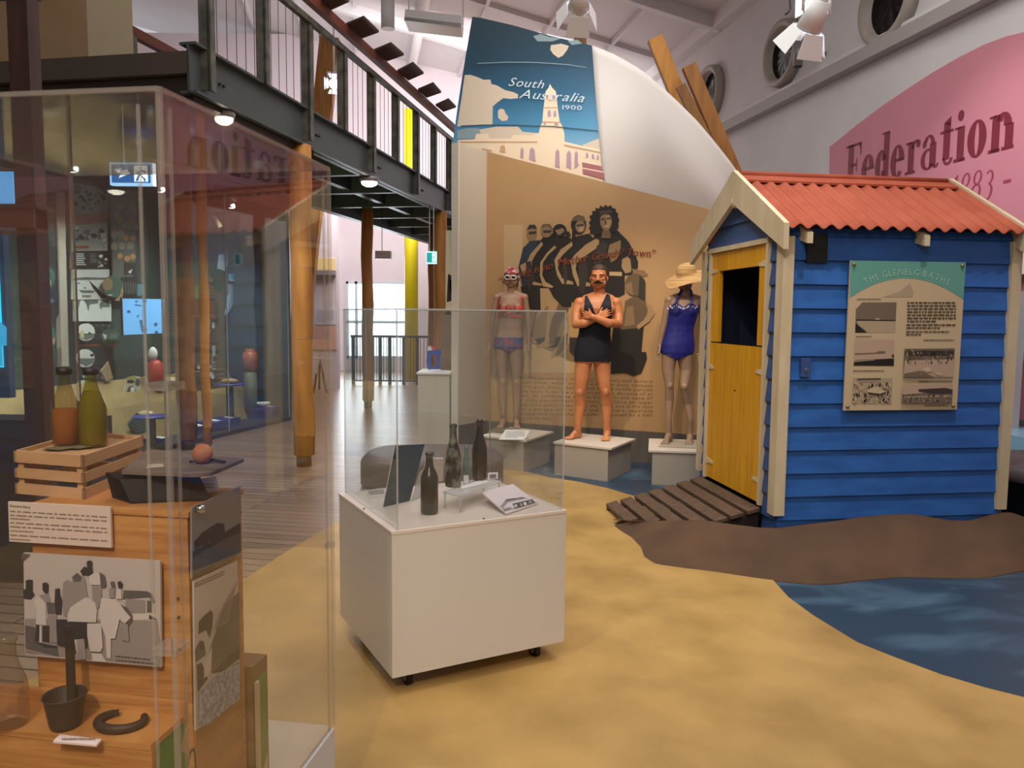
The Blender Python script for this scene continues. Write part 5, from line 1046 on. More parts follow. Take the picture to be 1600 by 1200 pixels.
def hand(mb, w, d, n, L, curl=.35, thumb=1, r=.0078):
    """palm from wrist w along d, n = palm normal; fingers of their own, thumb from the side"""
    d = V(d).normalized(); n = V(n); n = (n-d*n.dot(d)).normalized(); s = d.cross(n).normalized()*thumb
    pl = L*.52
    for k in range(4):
        o = (k-1.5)*.0185*L/.18; a = w+s*o*.7; c = w+d*pl*(1-.04*abs(k-1))+s*o*1.15; mb.capsule(a, c, .012*L/.18, .0105*L/.18, M_black, 8)
        fl_ = L*(.40, .47, .44, .36)[k]; p = c; dd = (d+s*o*1.5).normalized(); c1 = curl*(1+.12*k)
        for j, (fr, ang) in enumerate(((.45, c1*.6), (.32, c1), (.23, c1*.8))):
            dd = (dd*math.cos(ang) + n*math.sin(ang)).normalized(); q = p+dd*fl_*fr; mb.capsule(p, q, r*(1-.08*j), r*(.93-.08*j), M_black, 8); p = q
    p = w+d*pl*.3+s*.026*L/.18*-1; dd = (d*.75-s*.6+n*.25).normalized()
    for j, fr in enumerate((.2, .17, .13)):
        q = p+dd*L*fr; mb.capsule(p, q, .0105-.001*j, .0095-.001*j, M_black, 8); p = q; dd = (dd*.9+d*.3+n*.15).normalized()
def torso(mb, J, rings, k):
    n = 28; vs = []
    for (x, y, hw, fr, bk) in rings:
        c = J(x, y)
        for i in range(n):
            t = 2*math.pi*i/n; cx, sx = math.cos(t), math.sin(t)
            vs.append(c + V((hw*k*math.copysign(abs(cx)**.85, cx), (-fr if sx > 0 else bk)*abs(sx)**.9, 0)))
    m = len(rings); fs = [(j*n+i, j*n+(i+1) % n, (j+1)*n+(i+1) % n, (j+1)*n+i) for j in range(m-1) for i in range(n)]
    fs += [list(range(n)), list(range((m-1)*n, m*n))]; mb.add(vs, fs, M_black, True)
def chain(mb, pts, rs):
    for i in range(len(pts)-1): mb.capsule(pts[i], pts[i+1], rs[i], rs[i+1], M_black, 14)
def foot(mb, ankle, toe, z0, w=.042):
    heel = V((ankle.x-(toe.x-ankle.x)*.28, ankle.y-(toe.y-ankle.y)*.28, z0+.03)); ball = ankle.lerp(toe, .68); d = (toe-ankle); d.z = 0; d.normalize(); s = V((-d.y, d.x, 0))
    mb.capsule(V((ankle.x, ankle.y, z0+.085)), heel, .034, .03, M_black, 10)
    mb.capsule(V((ankle.x, ankle.y, z0+.075)), V((ball.x, ball.y, z0+.028)), .034, .026, M_black, 10)
    mb.capsule(heel, V((ball.x, ball.y, z0+.022)), .028, .022, M_black, 10)
    for k in range(5):
        o = s*(k-2)*w*.42; L_ = 1-.05*abs(k-1)
        mb.capsule(V((ball.x, ball.y, z0+.022))+o*.8, V((ball.x, ball.y, z0+.012))+o+d*.07*L_, .0135, .0095, M_black, 8)
def head(mb, c, yaw, tilt, s, male):
    R_ = Matrix.Rotation(yaw, 3, 'Z') @ Matrix.Rotation(tilt, 3, 'X')
    T = lambda x, y, z: c + R_ @ V((x*s, y*s, z*s))
    E = lambda x, y, z, a, b_, c_: mb.ell(T(x, y, z), a*s, b_*s, c_*s, M_black, R_, 18, 12)
    E(0, .012, .035, .076, .094, .082); E(0, -.02, -.02, .062, .072, .085); E(0, -.05, -.078, .034 if male else .026, .034, .03)
    for sg in (-1, 1):
        E(sg*.045, -.03, -.05, .026, .045, .04)
        E(sg*.038, -.062, -.012, .024, .022, .016)
        E(sg*.03, -.079, .032, .024, .012, .009)
        E(sg*.078, .01, -.008, .009, .02, .032)
    mb.capsule(T(0, -.09, .02), T(0, -.115, -.018), .009*s, .014*s, M_black, 10)
    for sg in (-1, 1): E(sg*.012, -.1, -.022, .009, .011, .008)
    E(0, -.087, -.048, .024, .012, .007); E(0, -.084, -.058, .02, .012, .007)
    return T, R_
def face(root, T, R_, s, iris, lip, brow, male):
    for sg in (-1, 1):
        b = MB(); b.ell(T(sg*.031, -.081, .008), .010*s, .0085*s, .0045*s, mat('eye_white', '#e9e2da', .3), R_, 12, 8); e = b.build('eye', root)
        b = MB(); b.ell(T(sg*.031, -.0885, .008), .0055*s, .003*s, .0048*s, mat('iris_'+iris[1:], iris, .3), R_, 10, 6); b.build('iris', e)
        b = MB(); b.tube([T(sg*.015, -.095, .022), T(sg*.032, -.096, .028), T(sg*.05, -.086, .022)], .0035*s if male else .0022*s, brow, 6); b.build('eyebrow', root)
    b = MB(); b.tube([T(-.022, -.093, -.053), T(-.01, -.099, -.05), T(0, -.0985, -.052), T(.01, -.099, -.05), T(.022, -.093, -.053)], [.002*s, .0045*s, .0042*s, .0045*s, .002*s], lip, 8); b.build('lips', root)

# ---------------- the man
Yc = fl(925, 686, PLH).y; k = Yc/1233; J = lambda x, y, dy=0: dep(x, y, Yc+dy)
skin = nmat('man_skin', '#b9744a', '#c98558', 9, .45); suit = nmat('navy_wool', '#0b0f1f', '#121729', 60, .8, bump=.2)
man = thing('man_mannequin', (J(925, 600).x, Yc, PLH), 'moustached man mannequin with folded arms in a navy one-piece bathing suit', 'mannequin')
rings = [(925, 566, 27, .10, .11), (926, 555, 28, .11, .12), (927, 540, 27.5, .11, .12), (929, 522, 24, .105, .1), (930, 508, 23.5, .11, .1), (932, 494, 25.5, .125, .105), (933, 482, 28, .13, .11), (934, 472, 28, .11, .105), (935, 465, 24, .085, .09), (936, 460, 13, .06, .07)]
TB = MB(); torso(TB, J, rings, k)
for sg, x in ((-1, 918), (1, 949)): TB.ell(J(x, 482, -.09), .085, .05, .065, M_black)
legs = []
a1_, a2_ = dep(902, 679, Yc+.04), dep(948.5, 683, Yc+.03)
L1 = [J(913, 560, .0), J(909, 590, -.01), J(906, 612, -.02), J(907, 632, .03), J(903, 660, .01), V((a1_.x, a1_.y, PLH+.05))]
L2 = [J(939, 560, .0), J(943, 590, -.01), J(946, 612, -.03), J(948, 632, .02), J(948, 660, .01), V((a2_.x, a2_.y, PLH+.05))]
rs = [.088, .072, .055, .058, .038, .038]
B = MB(); torso(B, J, rings, k)
for sg, x in ((-1, 918), (1, 949)): B.ell(J(x, 482, -.085), .08, .045, .06, M_black)
chain(B, L1, rs); chain(B, L2, rs)
for l in (L1, L2): B.ell(l[2]+V((0, -.035, .0)), .035, .03, .045, M_black); B.ell(l[3]+V((0, .02, 0)), .052, .055, .085, M_black)
foot(B, V((a1_.x, a1_.y, 0)), dep(889, 689, Yc-.04), PLH); foot(B, V((a2_.x, a2_.y, 0)), dep(946, 694, Yc-.12), PLH)
B.capsule(J(936, 470, .02), J(936, 450, .0), .062, .056, M_black)
for sx, e in ((906, -1), (962, 1)): B.ell(J(sx, 474, .0), .062, .062, .06, M_black)
B.capsule(J(915, 467, .02), J(935, 461, .02), .04, .045, M_black); B.capsule(J(955, 467, .02), J(937, 461, .02), .04, .045, M_black)
chain(B, [J(905, 475), J(901, 492, -.03), J(899.5, 507, -.08)], [.058, .052, .042]); chain(B, [J(899.5, 507, -.08), J(913, 505, -.15), J(934, 496, -.19)], [.042, .043, .027])
chain(B, [J(963, 475), J(966, 492, -.03), J(966.5, 506, -.09)], [.058, .052, .042]); chain(B, [J(966.5, 506, -.09), J(951, 505, -.2), J(926, 495, -.24)], [.042, .044, .028])
hand(B, J(935, 495.5, -.19), J(958, 484, -.14)-J(935, 495.5, -.19), V((0, .9, -.1)), .17, .22, -1)
hand(B, J(925, 494.5, -.24), J(908, 490, -.13)-J(925, 494.5, -.24), V((0, .9, 0)), .17, .3, 1)
HCn = J(936, 433.5, -.01); T, R_ = head(B, HCn, math.radians(-12), math.radians(4), 1.06, True)
me = voxel(B, .0045, 4); tomb(me, skin).build('body', man, fix=False)
TB2 = TB; chain(TB2, L1[:2], [.094, .084]); chain(TB2, L2[:2], [.094, .084]); me2 = voxel(TB2, .0055, 6)
def msuit(x, y, co):
    if y > 565.5: return False
    if y < 500 and not (912.5+max(0, (478-y))*.12 < x < 955.5-max(0, 478-y)*.15): return False
    if y < 492 and abs(x-932) < (492-y)*.47: return False
    return True
g = tomb(me2, suit, msuit, .006).build('bathing_suit', man, fix=False); g.modifiers.new('s', 'SOLIDIFY').thickness = .004
hairm = nmat('man_hair', '#2a1a12', '#4a3020', 40, .6, (1, 1, 3))
def mh(x, y, co):
    l = R_.inverted() @ (V(co)-HCn)
    return (l.z > .075 and l.y > -.085) or (l.y > -.02+(.04-l.z)*.5 and l.z > -.03 and not (abs(l.x) > .072 and l.z < .012)) 
g = tomb(me, hairm, mh, .007).build('hair', man, fix=False); g.modifiers.new('s', 'SOLIDIFY').thickness = .005
mous = mat('moustache_dark', '#1d120c', .7); b = MB()
for sg in (-1, 1): b.tube([T(0, -.107, -.038), T(sg*.014, -.108, -.04), T(sg*.03, -.1, -.046), T(sg*.044, -.088, -.045), T(sg*.052, -.08, -.037)], [.009, .011, .009, .006, .002], mous, 8)
b.build('moustache', man); face(man, T, R_, 1.06, '#2c1c10', mat('lip_brown', '#8f4a38', .5), mous, True)

# ---------------- mannequin in bikini
def woman(name, label, X, skin, rings, arms, legpts, feet, neck, headc, yaw, tilt, s, shoulders, bust):
    root = thing(name, (X[0], X[1], PLH), label, 'mannequin'); Y = X[1]; k = Y/1233; J = lambda x, y, dy=0: dep(x, y, Y+dy)
    B = MB(); T0 = MB()
    for m_ in (B, T0):
        torso(m_, J, rings, k)
        for x, y in bust: m_.ell(J(x, y, -.062), .054, .05, .058, M_black)
    rs = [.079, .062, .043, .045, .03, .03]
    for l, ft in zip(legpts, feet):
        an = dep(ft[0], ft[1], Y+.03); P_ = [J(*p) for p in l] + [V((an.x, an.y, PLH+.05))]
        chain(B, P_, rs[:len(P_)-1]+[.03]); B.ell(P_[3]+V((0, .018, 0)), .042, .046, .08, M_black); B.ell(P_[2]+V((0, -.02, 0)), .03, .03, .04, M_black)
        chain(T0, P_[:2], [.082, .066]); foot(B, V((an.x, an.y, 0)), dep(ft[2], ft[3], Y-.13), PLH, .034)
    for sx, sy in shoulders: B.ell(J(sx, sy), .046, .045, .046, M_black); B.capsule(J(sx, sy-1), J(neck[0], neck[1], .01), .036, .03, M_black)
    B.capsule(J(neck[0], neck[1]+6, .01), J(headc[0], headc[1]+6, -.0), .046, .042, M_black)
    for a, th in arms:
        P_ = [J(*p) for p in a[:-1]]; chain(B, P_, [.042, .034, .03, .021][:len(P_)]); h_ = J(*a[-1]); hand(B, P_[-1], h_-P_[-1], V((-th*.9, -.2, 0)), .165, .2, th, .0068)
    hc = J(*headc, -.0); T, R_ = head(B, hc, yaw, tilt, s, False)
    me = voxel(B, .0045, 4); tomb(me, skin).build('body', root, fix=False); mt = voxel(T0, .005, 6)
    return root, me, mt, T, R_, hc, J
Yl = fl(797, 667, PLH).y; mk1 = nmat('mannequin_skin_tan', '#8f705c', '#9a7a64', 8, .5)
rings = [(794, 549, 20, .08, .1), (794, 541, 23, .095, .115), (795, 530, 22, .09, .11), (796, 515, 18.5, .08, .085), (797, 503, 18, .082, .08), (797.5, 488, 19.5, .095, .085), (798, 475, 21, .095, .085), (798, 465, 21, .075, .08), (798, 459, 13, .05, .06)]
w1, me, mt, T, R_, hc, Jl = woman('woman_mannequin', 'woman mannequin in red floral bikini, white sunglasses and floral bathing cap', (dep(797, 600, Yl).x, Yl), mk1, rings,
    [([(777, 465), (771, 487), (768, 507), (764, 538), (764, 557, -.03)], 1), ([(819, 465), (823, 487), (826, 507), (826, 538), (825, 557, -.03)], -1)],
    [[(784.5, 548), (783, 572), (785, 597, -.01), (785, 620, .02), (786, 648)], [(804.5, 548), (806, 572), (807, 597, -.01), (807, 620, .02), (806.5, 648)]],
    [(787, 665, 781, 672), (806, 664, 808, 671)], (798, 455), (799, 434), math.radians(-6), math.radians(3), .98, [(777, 465), (819, 465)], [(788.5, 482), (807.5, 482)])
def flmat(name, a, b_, c, s):
    m = mat(name, a, .6); nt = m.node_tree; N = nt.nodes; L = nt.links; v = N.new('ShaderNodeTexVoronoi'); v.inputs['Scale'].default_value = s; tc = N.new('ShaderNodeTexCoord'); L.new(tc.outputs['Object'], v.inputs['Vector'])
    cr = N.new('ShaderNodeValToRGB'); cr.color_ramp.interpolation = 'CONSTANT'; e = cr.color_ramp.elements; e[0].color = lin(a); e[1].color = lin(c); e[1].position = .66; q = e.new(.34); q.color = lin(b_)
    L.new(v.outputs['Color'], cr.inputs[0]); L.new(cr.outputs[0], N['Principled BSDF'].inputs['Base Color']); return m
M_bik = flmat('bikini_floral', '#7c2a30', '#c04a3e', '#5d5a48', 38); M_bik2 = flmat('bikini_floral_bottom', '#2c3566', '#3a4274', '#8a3048', 34); M_cap = flmat('cap_floral', '#6d1f2c', '#d8a9a0', '#a83440', 45)
def bt(x, y, co):
    if y > 497: return False
    if y < 477: return (776.5 < x < 782.5 or 813 < x < 818.5) and y > 459
    return y > 470+4*math.cos((x-798)/8)
def bb(x, y, co): return 527 < y < 545+7*max(0, 1-abs(x-795)/14)
for kf, m_, nm in ((bt, M_bik, 'bikini_top'), (bb, M_bik2, 'bikini_bottom')):
    g = tomb(mt, m_, kf, .006).build(nm, w1, fix=False); g.modifiers.new('s', 'SOLIDIFY').thickness = .004
def capf(x, y, co): l = R_.inverted() @ (V(co)-hc); return l.z > .045 or (l.y > .0 and l.z > -.045)
g = tomb(me, M_cap, capf, .008).build('bathing_cap', w1, fix=False); g.modifiers.new('s', 'SOLIDIFY').thickness = .005
b = MB()
for sg in (-1, 1): b.tube([T(sg*.034+.026*math.cos(a)*1.1, -.099+abs(math.cos(a))*.006, .004+.02*math.sin(a)) for a in [i*math.pi/7 for i in range(14)]], .0055, M_white, 6, closed=True)
b.tube([T(-.008, -.1, .006), T(.008, -.1, .006)], .005, M_white, 6)
for sg in (-1, 1): b.tube([T(sg*.062, -.09, .008), T(sg*.08, -.04, .008), T(sg*.082, .01, .004)], .005, M_white, 6)
sgl = b.build('sunglasses', w1)
b = MB()
for sg in (-1, 1): b.ell(T(sg*.034, -.096, .004), .025, .005, .018, mat('lens_black', '#0a0a0c', .1), R_, 14, 8)
b.build('lenses', sgl)
b = MB(); b.tube([T(.055, .05, -.03), T(.062, .045, -.08), T(.05, .03, -.13)], [.016, .014, .003], mat('auburn_hair', '#6d3a2c', .6), 8); b.build('hair', w1)
b = MB(); b.tube([T(-.022, -.096, -.053), T(0, -.102, -.051), T(.022, -.096, -.053)], [.002, .005, .002], mat('lip_rose', '#8d4640', .5), 8); b.build('lips', w1)

# ---------------- mannequin in blue swimsuit and sun hat
Yr = fl(1058, 692, PLH).y; mk2 = nmat('mannequin_skin_grey_tan', '#8f7560', '#9a7f69', 8, .5)
rings = [(1058, 560, 19, .08, .1), (1058, 550, 25, .095, .115), (1059, 538, 25, .095, .115), (1061, 520, 21, .085, .09), (1063, 508, 20.5, .085, .085), (1066, 494, 22, .1, .09), (1068, 480, 24, .1, .09), (1070, 470, 25, .08, .085), (1071, 463, 15, .05, .06)]
w2, me, mt, T, R_, hc, Jr = woman('woman_mannequin', 'woman mannequin in blue halter swimsuit and wide straw sun hat beside the hut', (dep(1060, 600, Yr).x, Yr), mk2, rings,
    [([(1046, 469), (1041, 488), (1037.5, 507), (1030, 541), (1028, 560, -.03)], 1), ([(1095, 470), (1097, 490), (1097, 508), (1094, 548), (1090, 568, -.05)], -1)],
    [[(1046, 556), (1044, 578), (1046, 602, -.02), (1046, 625, .02), (1045, 652)], [(1070, 556), (1072, 578), (1069, 604, -.04), (1075, 630, .02), (1079, 655)]],
    [(1045, 684, 1038, 694), (1078, 682, 1076, 692)], (1070, 459), (1071, 437), math.radians(-22), math.radians(14), .96, [(1046, 469), (1095, 470)], [(1057, 486), (1079, 486)])
M_sw = nmat('swimsuit_royal_blue', '#15186a', '#1e2284', 40, .55, bump=.3)
def sw(x, y, co):
    top = 480-6.5*abs(math.sin((x-1068)/11*math.pi/2)) if abs(x-1068) < 22 else 474+(abs(x-1068)-22)*1.5
    return top < y < 553+9*max(0, 1-abs(x-1058)/22)
g = tomb(mt, M_sw, sw, .007).build('swimsuit', w2, fix=False); g.modifiers.new('s', 'SOLIDIFY').thickness = .004
b = MB()
b.tube([Jr(1054, 476, -.15), Jr(1059, 465, -.09), Jr(1064, 455, -.03), Jr(1066, 450, .04)], .012, M_sw, 8); b.tube([Jr(1080, 476, -.15), Jr(1081, 465, -.09), Jr(1080, 455, -.02), Jr(1077, 450, .04)], .012, M_sw, 8); b.build('halter_straps', w2)
b = MB()
for i in range(15):
    x = 1044+i*3.2+(.5 if i % 2 else 0); y = 476.5+6*abs(math.cos((x-1068)/11*math.pi/2))**1.0 if abs(x-1068) < 20 else 479+(abs(x-1068)-20)*.9
    b.ell(Jr(x, y, -.155+.0030*abs(x-1068)*1.0), .0085, .006, .0085, M_white, n=8, k=6)
b.build('pearl_trim', w2)
straw = nmat('straw_hat_weave', '#a88452', '#c9a671', 4, .8, (1, 1, 22), 3, bump=.5)
b = MB(); HR = Matrix.Rotation(math.radians(-16), 3, 'Y') @ Matrix.Rotation(math.radians(14), 3, 'X')
hh = Jr(1073, 428, .0)
def hatP(s, t):
    th = 2*math.pi*s
    if t < .45: u = t/.45; r = .098*math.sin(u*math.pi/2)**.8; z_ = .105*math.cos(u*math.pi/2)**.7+.0
    else: u = (t-.45)/.55; r = .098+.125*u; z_ = -.055*u**1.3 + .016*u*math.sin(3*th+.6)
    return hh + HR @ V((r*math.cos(th), r*math.sin(th), z_))
b.grid(hatP, 56, 22, straw, thick=(0, 0, -.004)); b.build('sun_hat', w2)
b = MB(); b.tube([T(-.022, -.094, -.053), T(0, -.1, -.051), T(.022, -.094, -.053)], [.002, .005, .002], mat('lip_rose', '#8d4640', .5), 8); b.build('lips', w2)
p = Jr(1093, 553, .0); b = MB(); b.tube([p+V((.024*math.cos(a), .024*math.sin(a), .004*math.cos(a))) for a in [i*math.pi/8 for i in range(16)]], .005, mat('bangle', '#c9b89a', .4), 6, closed=True); b.build('bracelet', w2)
# cards and base plates on plinths
b = MB(); P0, P1, P2_, P3 = fl(779, 687, PLH+.003), fl(819, 687, PLH+.003), dep(828, 673, fl(820, 687, PLH).y+.1), dep(790, 671, fl(780, 687, PLH).y+.1)
b.prism([P0, P1, P2_, P3], (0, .004, -.003), M_white); words(b, lambda x, y: onpl(x, y, P0, (P1-P0).cross(P3-P0).normalized())+V((0, -.002, .002)), 790, 674, 820, 685, 5, mat('card_ink', '#8f8a90'), .35, 31)
o = b.build('caption_card', org=P0); tag(o, 'white printed caption card tilted at the feet of the bikini mannequin', 'card')
b = MB(); P0 = [fl(*q, PLH+.003) for q in ((762, 675), (793, 678), (803, 670), (775, 668))]; b.prism(P0, (0, 0, .004), mat('base_plate', '#6a6258', .4)); o = b.build('base_plate'); tag(o, 'thin grey metal base plate under the bikini mannequin', 'plate')
b = MB(); P0 = [fl(*q, PLH+.003) for q in ((1028, 698), (1096, 701), (1098, 690), (1042, 688))]; b.prism(P0, (0, 0, .004), mat('base_plate_pale', '#b0a89c', .35)); o = b.build('base_plate'); tag(o, 'thin pale base plate under the sun hat mannequin', 'plate')
# ================================================================ CENTRAL PEDESTAL
pa = .488; PF = V((-.476, 3.099, 0)); pu = V((math.cos(pa), math.sin(pa), 0)); pv = V((-math.sin(pa), math.cos(pa), 0)); PW, PD, ZT, ZB, ZC = .821, .767, .7006, .0912, 1.594
def PP(u, v, z): return PF+pu*u+pv*v+V((0, 0, z))
M_ped = mat('pedestal_white', '#d2cbc4', .42); M_edge = glass('acrylic_edge', '#e6eaec', .8, .1, .3, '#f2f0ee'); M_acr = glass('acrylic_sheet', '#fafbfb', 1.0, .0, .02, '#e8e0dc')
ped = thing('display_pedestal', PP(PW/2, PD/2, 0), 'white box pedestal on castors in the middle of the yellow floor', 'pedestal')
b = MB(); b.obox(PP(0, 0, ZB), pu*PW, pv*PD, V((0, 0, ZT-ZB-.012)), M_ped); b.build('box', ped)
b = MB(); b.obox(PP(-.002, -.002, ZT-.012), pu*(PW+.004), pv*(PD+.004), V((0, 0, .012)), mat('pedestal_top', '#dccfc6', .35)); b.build('top', ped)
for u in (.1, PW-.1):
    for v in (.1, PD-.1):
        b = MB(); c = PP(u, v, .038); b.cyl(c-pu*.012, c+pu*.012, .037, M_black, n=20); b.cyl(c-pu*.014, c+pu*.014, .018, M_lg, n=14); b.prism([c+pv*.03+V((0, 0, .045)), c-pv*.03+V((0, 0, .045)), c-pv*.012-V((0, 0, .005)), c+pv*.012-V((0, 0, .005))], pu*.017, M_lg)
        b.obox(PP(u-.03, v-.03, ZB-.008), pu*.06, pv*.06, V((0, 0, .008)), M_lg); b.cyl(PP(u, v, .07), PP(u, v, ZB-.005), .012, M_lg, n=10); b.build('castor', ped)
for q in ((568.5, 795.5), (756, 811)):
    b = MB(); c = fl(*q, ZT); b.cyl(c, c+V((0, 0, .004)), .004, M_black, n=8); b.build('screw', ped)
cov = thing('acrylic_cover', PP(PW/2, PD/2, ZT), 'clear acrylic box cover standing on the white pedestal', 'display cover')
def panes(root, P, u0, u1, v0, v1, z0, z1, th, names, edge=M_edge, sheet=M_acr, ew=.006):
    X = lambda u, v, z: P(u, v, z); eu = (P(1, 0, 0)-P(0, 0, 0)); ev = (P(0, 1, 0)-P(0, 0, 0)); up = V((0, 0, 1))
    def one(o, a, c, nm): b = MB(); b.obox(o, a, c, up*(z1-z0), sheet); return b.build(nm, root)
    one(X(u0, v0, z0), eu*(u1-u0), ev*th, 'front_pane'); one(X(u0, v1-th, z0), eu*(u1-u0), ev*th, 'back_pane')
    one(X(u0, v0+th, z0), eu*th, ev*(v1-v0-2*th), 'side_pane'); one(X(u1-th, v0+th, z0), eu*th, ev*(v1-v0-2*th), 'side_pane')
    b = MB(); b.obox(X(u0, v0, z1), eu*(u1-u0), ev*(v1-v0), up*th, sheet); b.build('top_pane', root)
    for u in (u0, u1):
        for v in (v0, v1):
            b = MB(); b.obox(X(u, v, z0)-eu*ew/2-ev*ew/2, eu*ew, ev*ew, up*(z1-z0), edge); b.build('edge', root)
    for (a, c) in (((u0, v0), (u1, v0)), ((u1, v0), (u1, v1)), ((u0, v1), (u1, v1)), ((u0, v0), (u0, v1))):
        b = MB(); b.bar(X(a[0], a[1], z1+th/2), X(c[0], c[1], z1+th/2), ew, th+.001, edge); b.build('edge', root)
panes(cov, PP, .028, PW-.012, .012, PD-.012, ZT+.001, ZC-.006, .005, None)
# bottles
def bottle(x, y, z, prof, m, label, name='bottle', group=None, extra=None):
    p = fl(x, y, z); t_ = thing(name, p, label, 'bottle', group); b = MB(); b.lathe(prof, p, m, 32); g = b.build('glass_body', t_)
    if extra: extra(t_, p)
    return t_, p
def wine(h, r, rn, sh, rim=1.0):
    return [(r*.8, 0), (r*.97, .004), (r, .015), (r, h*sh), (r*.97, h*(sh+.05)), (r*.8, h*(sh+.12)), (rn*1.25, h*(sh+.2)), (rn*1.05, h*(sh+.27)), (rn, h*.94), (rn*1.15*rim, h*.945), (rn*1.2*rim, h*.985), (rn*.95, h), (rn*.7, h*.99), (rn*.65, h*.9)]
def slope_b(h, r, rn, sh):
    return [(r*.8, 0), (r*.97, .004), (r, .015), (r, h*sh), (r*.96, h*(sh+.06)), (r*.78, h*(sh+.17)), (rn*1.45, h*(sh+.27)), (rn*1.15, h*(sh+.36)), (rn, h*.93), (rn*1.2, h*.94), (rn*1.22, h*.985), (rn, h), (rn*.7, h*.985)]
Mb1 = nmat('bottle_olive_black', '#141208', '#2a2614', 12, .25, spec=.8); Mb2 = nmat('bottle_chalky_black', '#0f110e', '#858270', 22, .5, detail=8, lo=.45, hi=.62); Mb3 = nmat('bottle_amber_dark', '#1f1007', '#35200f', 6, .15, spec=.9)
_, pb = bottle(671, 802, ZT, wine(.272, .0385, .0155, .55), Mb1, 'squat dark olive bottle standing nearest us on the white pedestal')
rz = .778
rs_ = thing('acrylic_riser', fl(735, 757, ZT), 'clear low acrylic riser shelf holding the dark bottles on the pedestal', 'stand')
RP = [fl(x, y, rz-.001) for x, y in ((692, 768), (718, 775), (784, 752), (757, 744))]
b = MB(); b.prism([RP[0], RP[1], RP[2], RP[3]], (0, 0, -.006), M_edge); b.build('shelf', rs_)
for p in RP: b = MB(); q = p.lerp(fl(737, 760, rz), .08); b.cyl(V((q.x, q.y, ZT)), V((q.x, q.y, rz-.006)), .005, M_edge, n=10); b.build('leg', rs_)
bottle(708, 760, rz, slope_b(.292, .0375, .0145, .42), Mb2, 'tall chalky black bottle with pale scuffs on the clear riser')
bottle(749, 749.5, rz, slope_b(.295, .037, .0135, .46), Mb3, 'tall glossy dark amber bottle at the right of the clear riser')
M_clr = glass('bottle_clear_green', '#b9d6cc', 1.2, .02, .12, '#bcd8cf')
t_ = thing('bottle', fl(728.5, 756, rz), 'small pale green clear bottle between the two tall dark bottles', 'bottle'); p = fl(728.5, 756, rz); b = MB()
b.lathe([(.013, 0), (.0165, .004), (.0172, .012), (.0172, .09), (.0158, .105), (.011, .132), (.0095, .14), (.0095, .16), (.012, .162), (.0125, .168), (.0095, .172), (.0095, .18), (.006, .182)], p, M_clr, 24); b.build('glass_body', t_)
b = MB(); b.prism([p+V((-.012, -.0182, .005)), p+V((.012, -.0182, .005)), p+V((.012, -.0182, .045)), p+V((-.012, -.0182, .045))], (0, .001, 0), M_white); b.build('label', t_)
# leaning navy board, acrylic easel, cards
BLw, BRw = fl(598.7, 792.5, ZT), fl(640, 783, ZT); nrm = (BRw-BLw).cross(V((0, 0, 1))).normalized(); nrm = nrm if nrm.y < 0 else -nrm
tl, tr = dep(617.7, 696, BLw.y+.07), dep(663.8, 693.5, BRw.y+.07)
b = MB(); b.prism([BLw, BRw, tr, tl], -nrm*.006, nmat('board_navy_teal', '#183a4c', '#1d4458', 3, .5), M_white); o = b.build('navy_panel', org=(BLw+BRw)/2); tag(o, 'tilted navy blue blank board propped up on the left of the pedestal', 'board')
b = MB(); p0, p1 = fl(642, 784, ZT), fl(660, 776, ZT); q0, q1 = dep(655, 738, p0.y+.03), dep(664, 730, p1.y+.05); b.prism([p0, p1, q1, q0], (.003, .004, 0), M_edge); b.prism([p1, fl(668, 768, ZT), q1, q1+V((-.004, 0, 0))], (.003, .003, 0), M_edge); o = b.build('acrylic_easel', org=(p0+p1)/2); tag(o, 'crumpled looking clear acrylic stand behind the navy board', 'stand')
def card(pts, th, m, label, name='card', cat='card', art=None):
    P_ = [V(p) for p in pts]; n = (P_[1]-P_[0]).cross(P_[3]-P_[0]).normalized(); n = n if n.z > 0 else -n
    t_ = thing(name, (P_[0]+P_[2])/2 - V((0, 0, .002)), label, cat); b = MB(); b.prism(P_, -n*th, m); b.build('sheet', t_)
    if art: b = MB(); art(b, lambda x, y: onpl(x, y, P_[0], n)+n*.0008, n); b.build('print', t_, fix=False)
    return t_
zc = ZT+.002
c4 = [fl(790.8, 802.7, zc+.006), fl(840.6, 786, zc+.006), fl(801.5, 756, zc+.055), fl(751.6, 768, zc+.055)]
zq = lambda *q: Z(520, 640, 4.21, *q)
def art(b, P, n):
    for m_, pts in [(INK('print_grey', '#8c868c'), zq(1100, 640, 1140, 590, 1200, 585, 1285, 568, 1290, 582, 1210, 598, 1150, 612, 1120, 650)), (INK('print_ink', '#3b3639'), zq(1130, 600, 1150, 590, 1282, 572, 1284, 578, 1150, 604)),
        (INK('print_ink', '#3b3639'), zq(1180, 620, 1310, 590, 1336, 615, 1200, 655)), (M_white, zq(1190, 628, 1210, 624, 1216, 642, 1200, 646)), (M_white, zq(1222, 620, 1240, 616, 1246, 636, 1230, 638)), (M_white, zq(1252, 612, 1270, 608, 1277, 628, 1260, 631)), (M_white, zq(1282, 604, 1300, 600, 1308, 620, 1290, 624)),
        (INK('print_grey', '#8c868c'), zq(1110, 655, 1170, 640, 1175, 650, 1140, 668)), (INK('print_line', '#6e676c'), zq(1120, 668, 1348, 608, 1350, 611, 1123, 672))]:
        b.poly([P(*q) for q in pts], m_)
card(c4, .006, mat('postcard_lilac', '#d9cdd3', .5), 'white tilted picture card with dark drawing of a row of arches, right of the bottles', art=art)
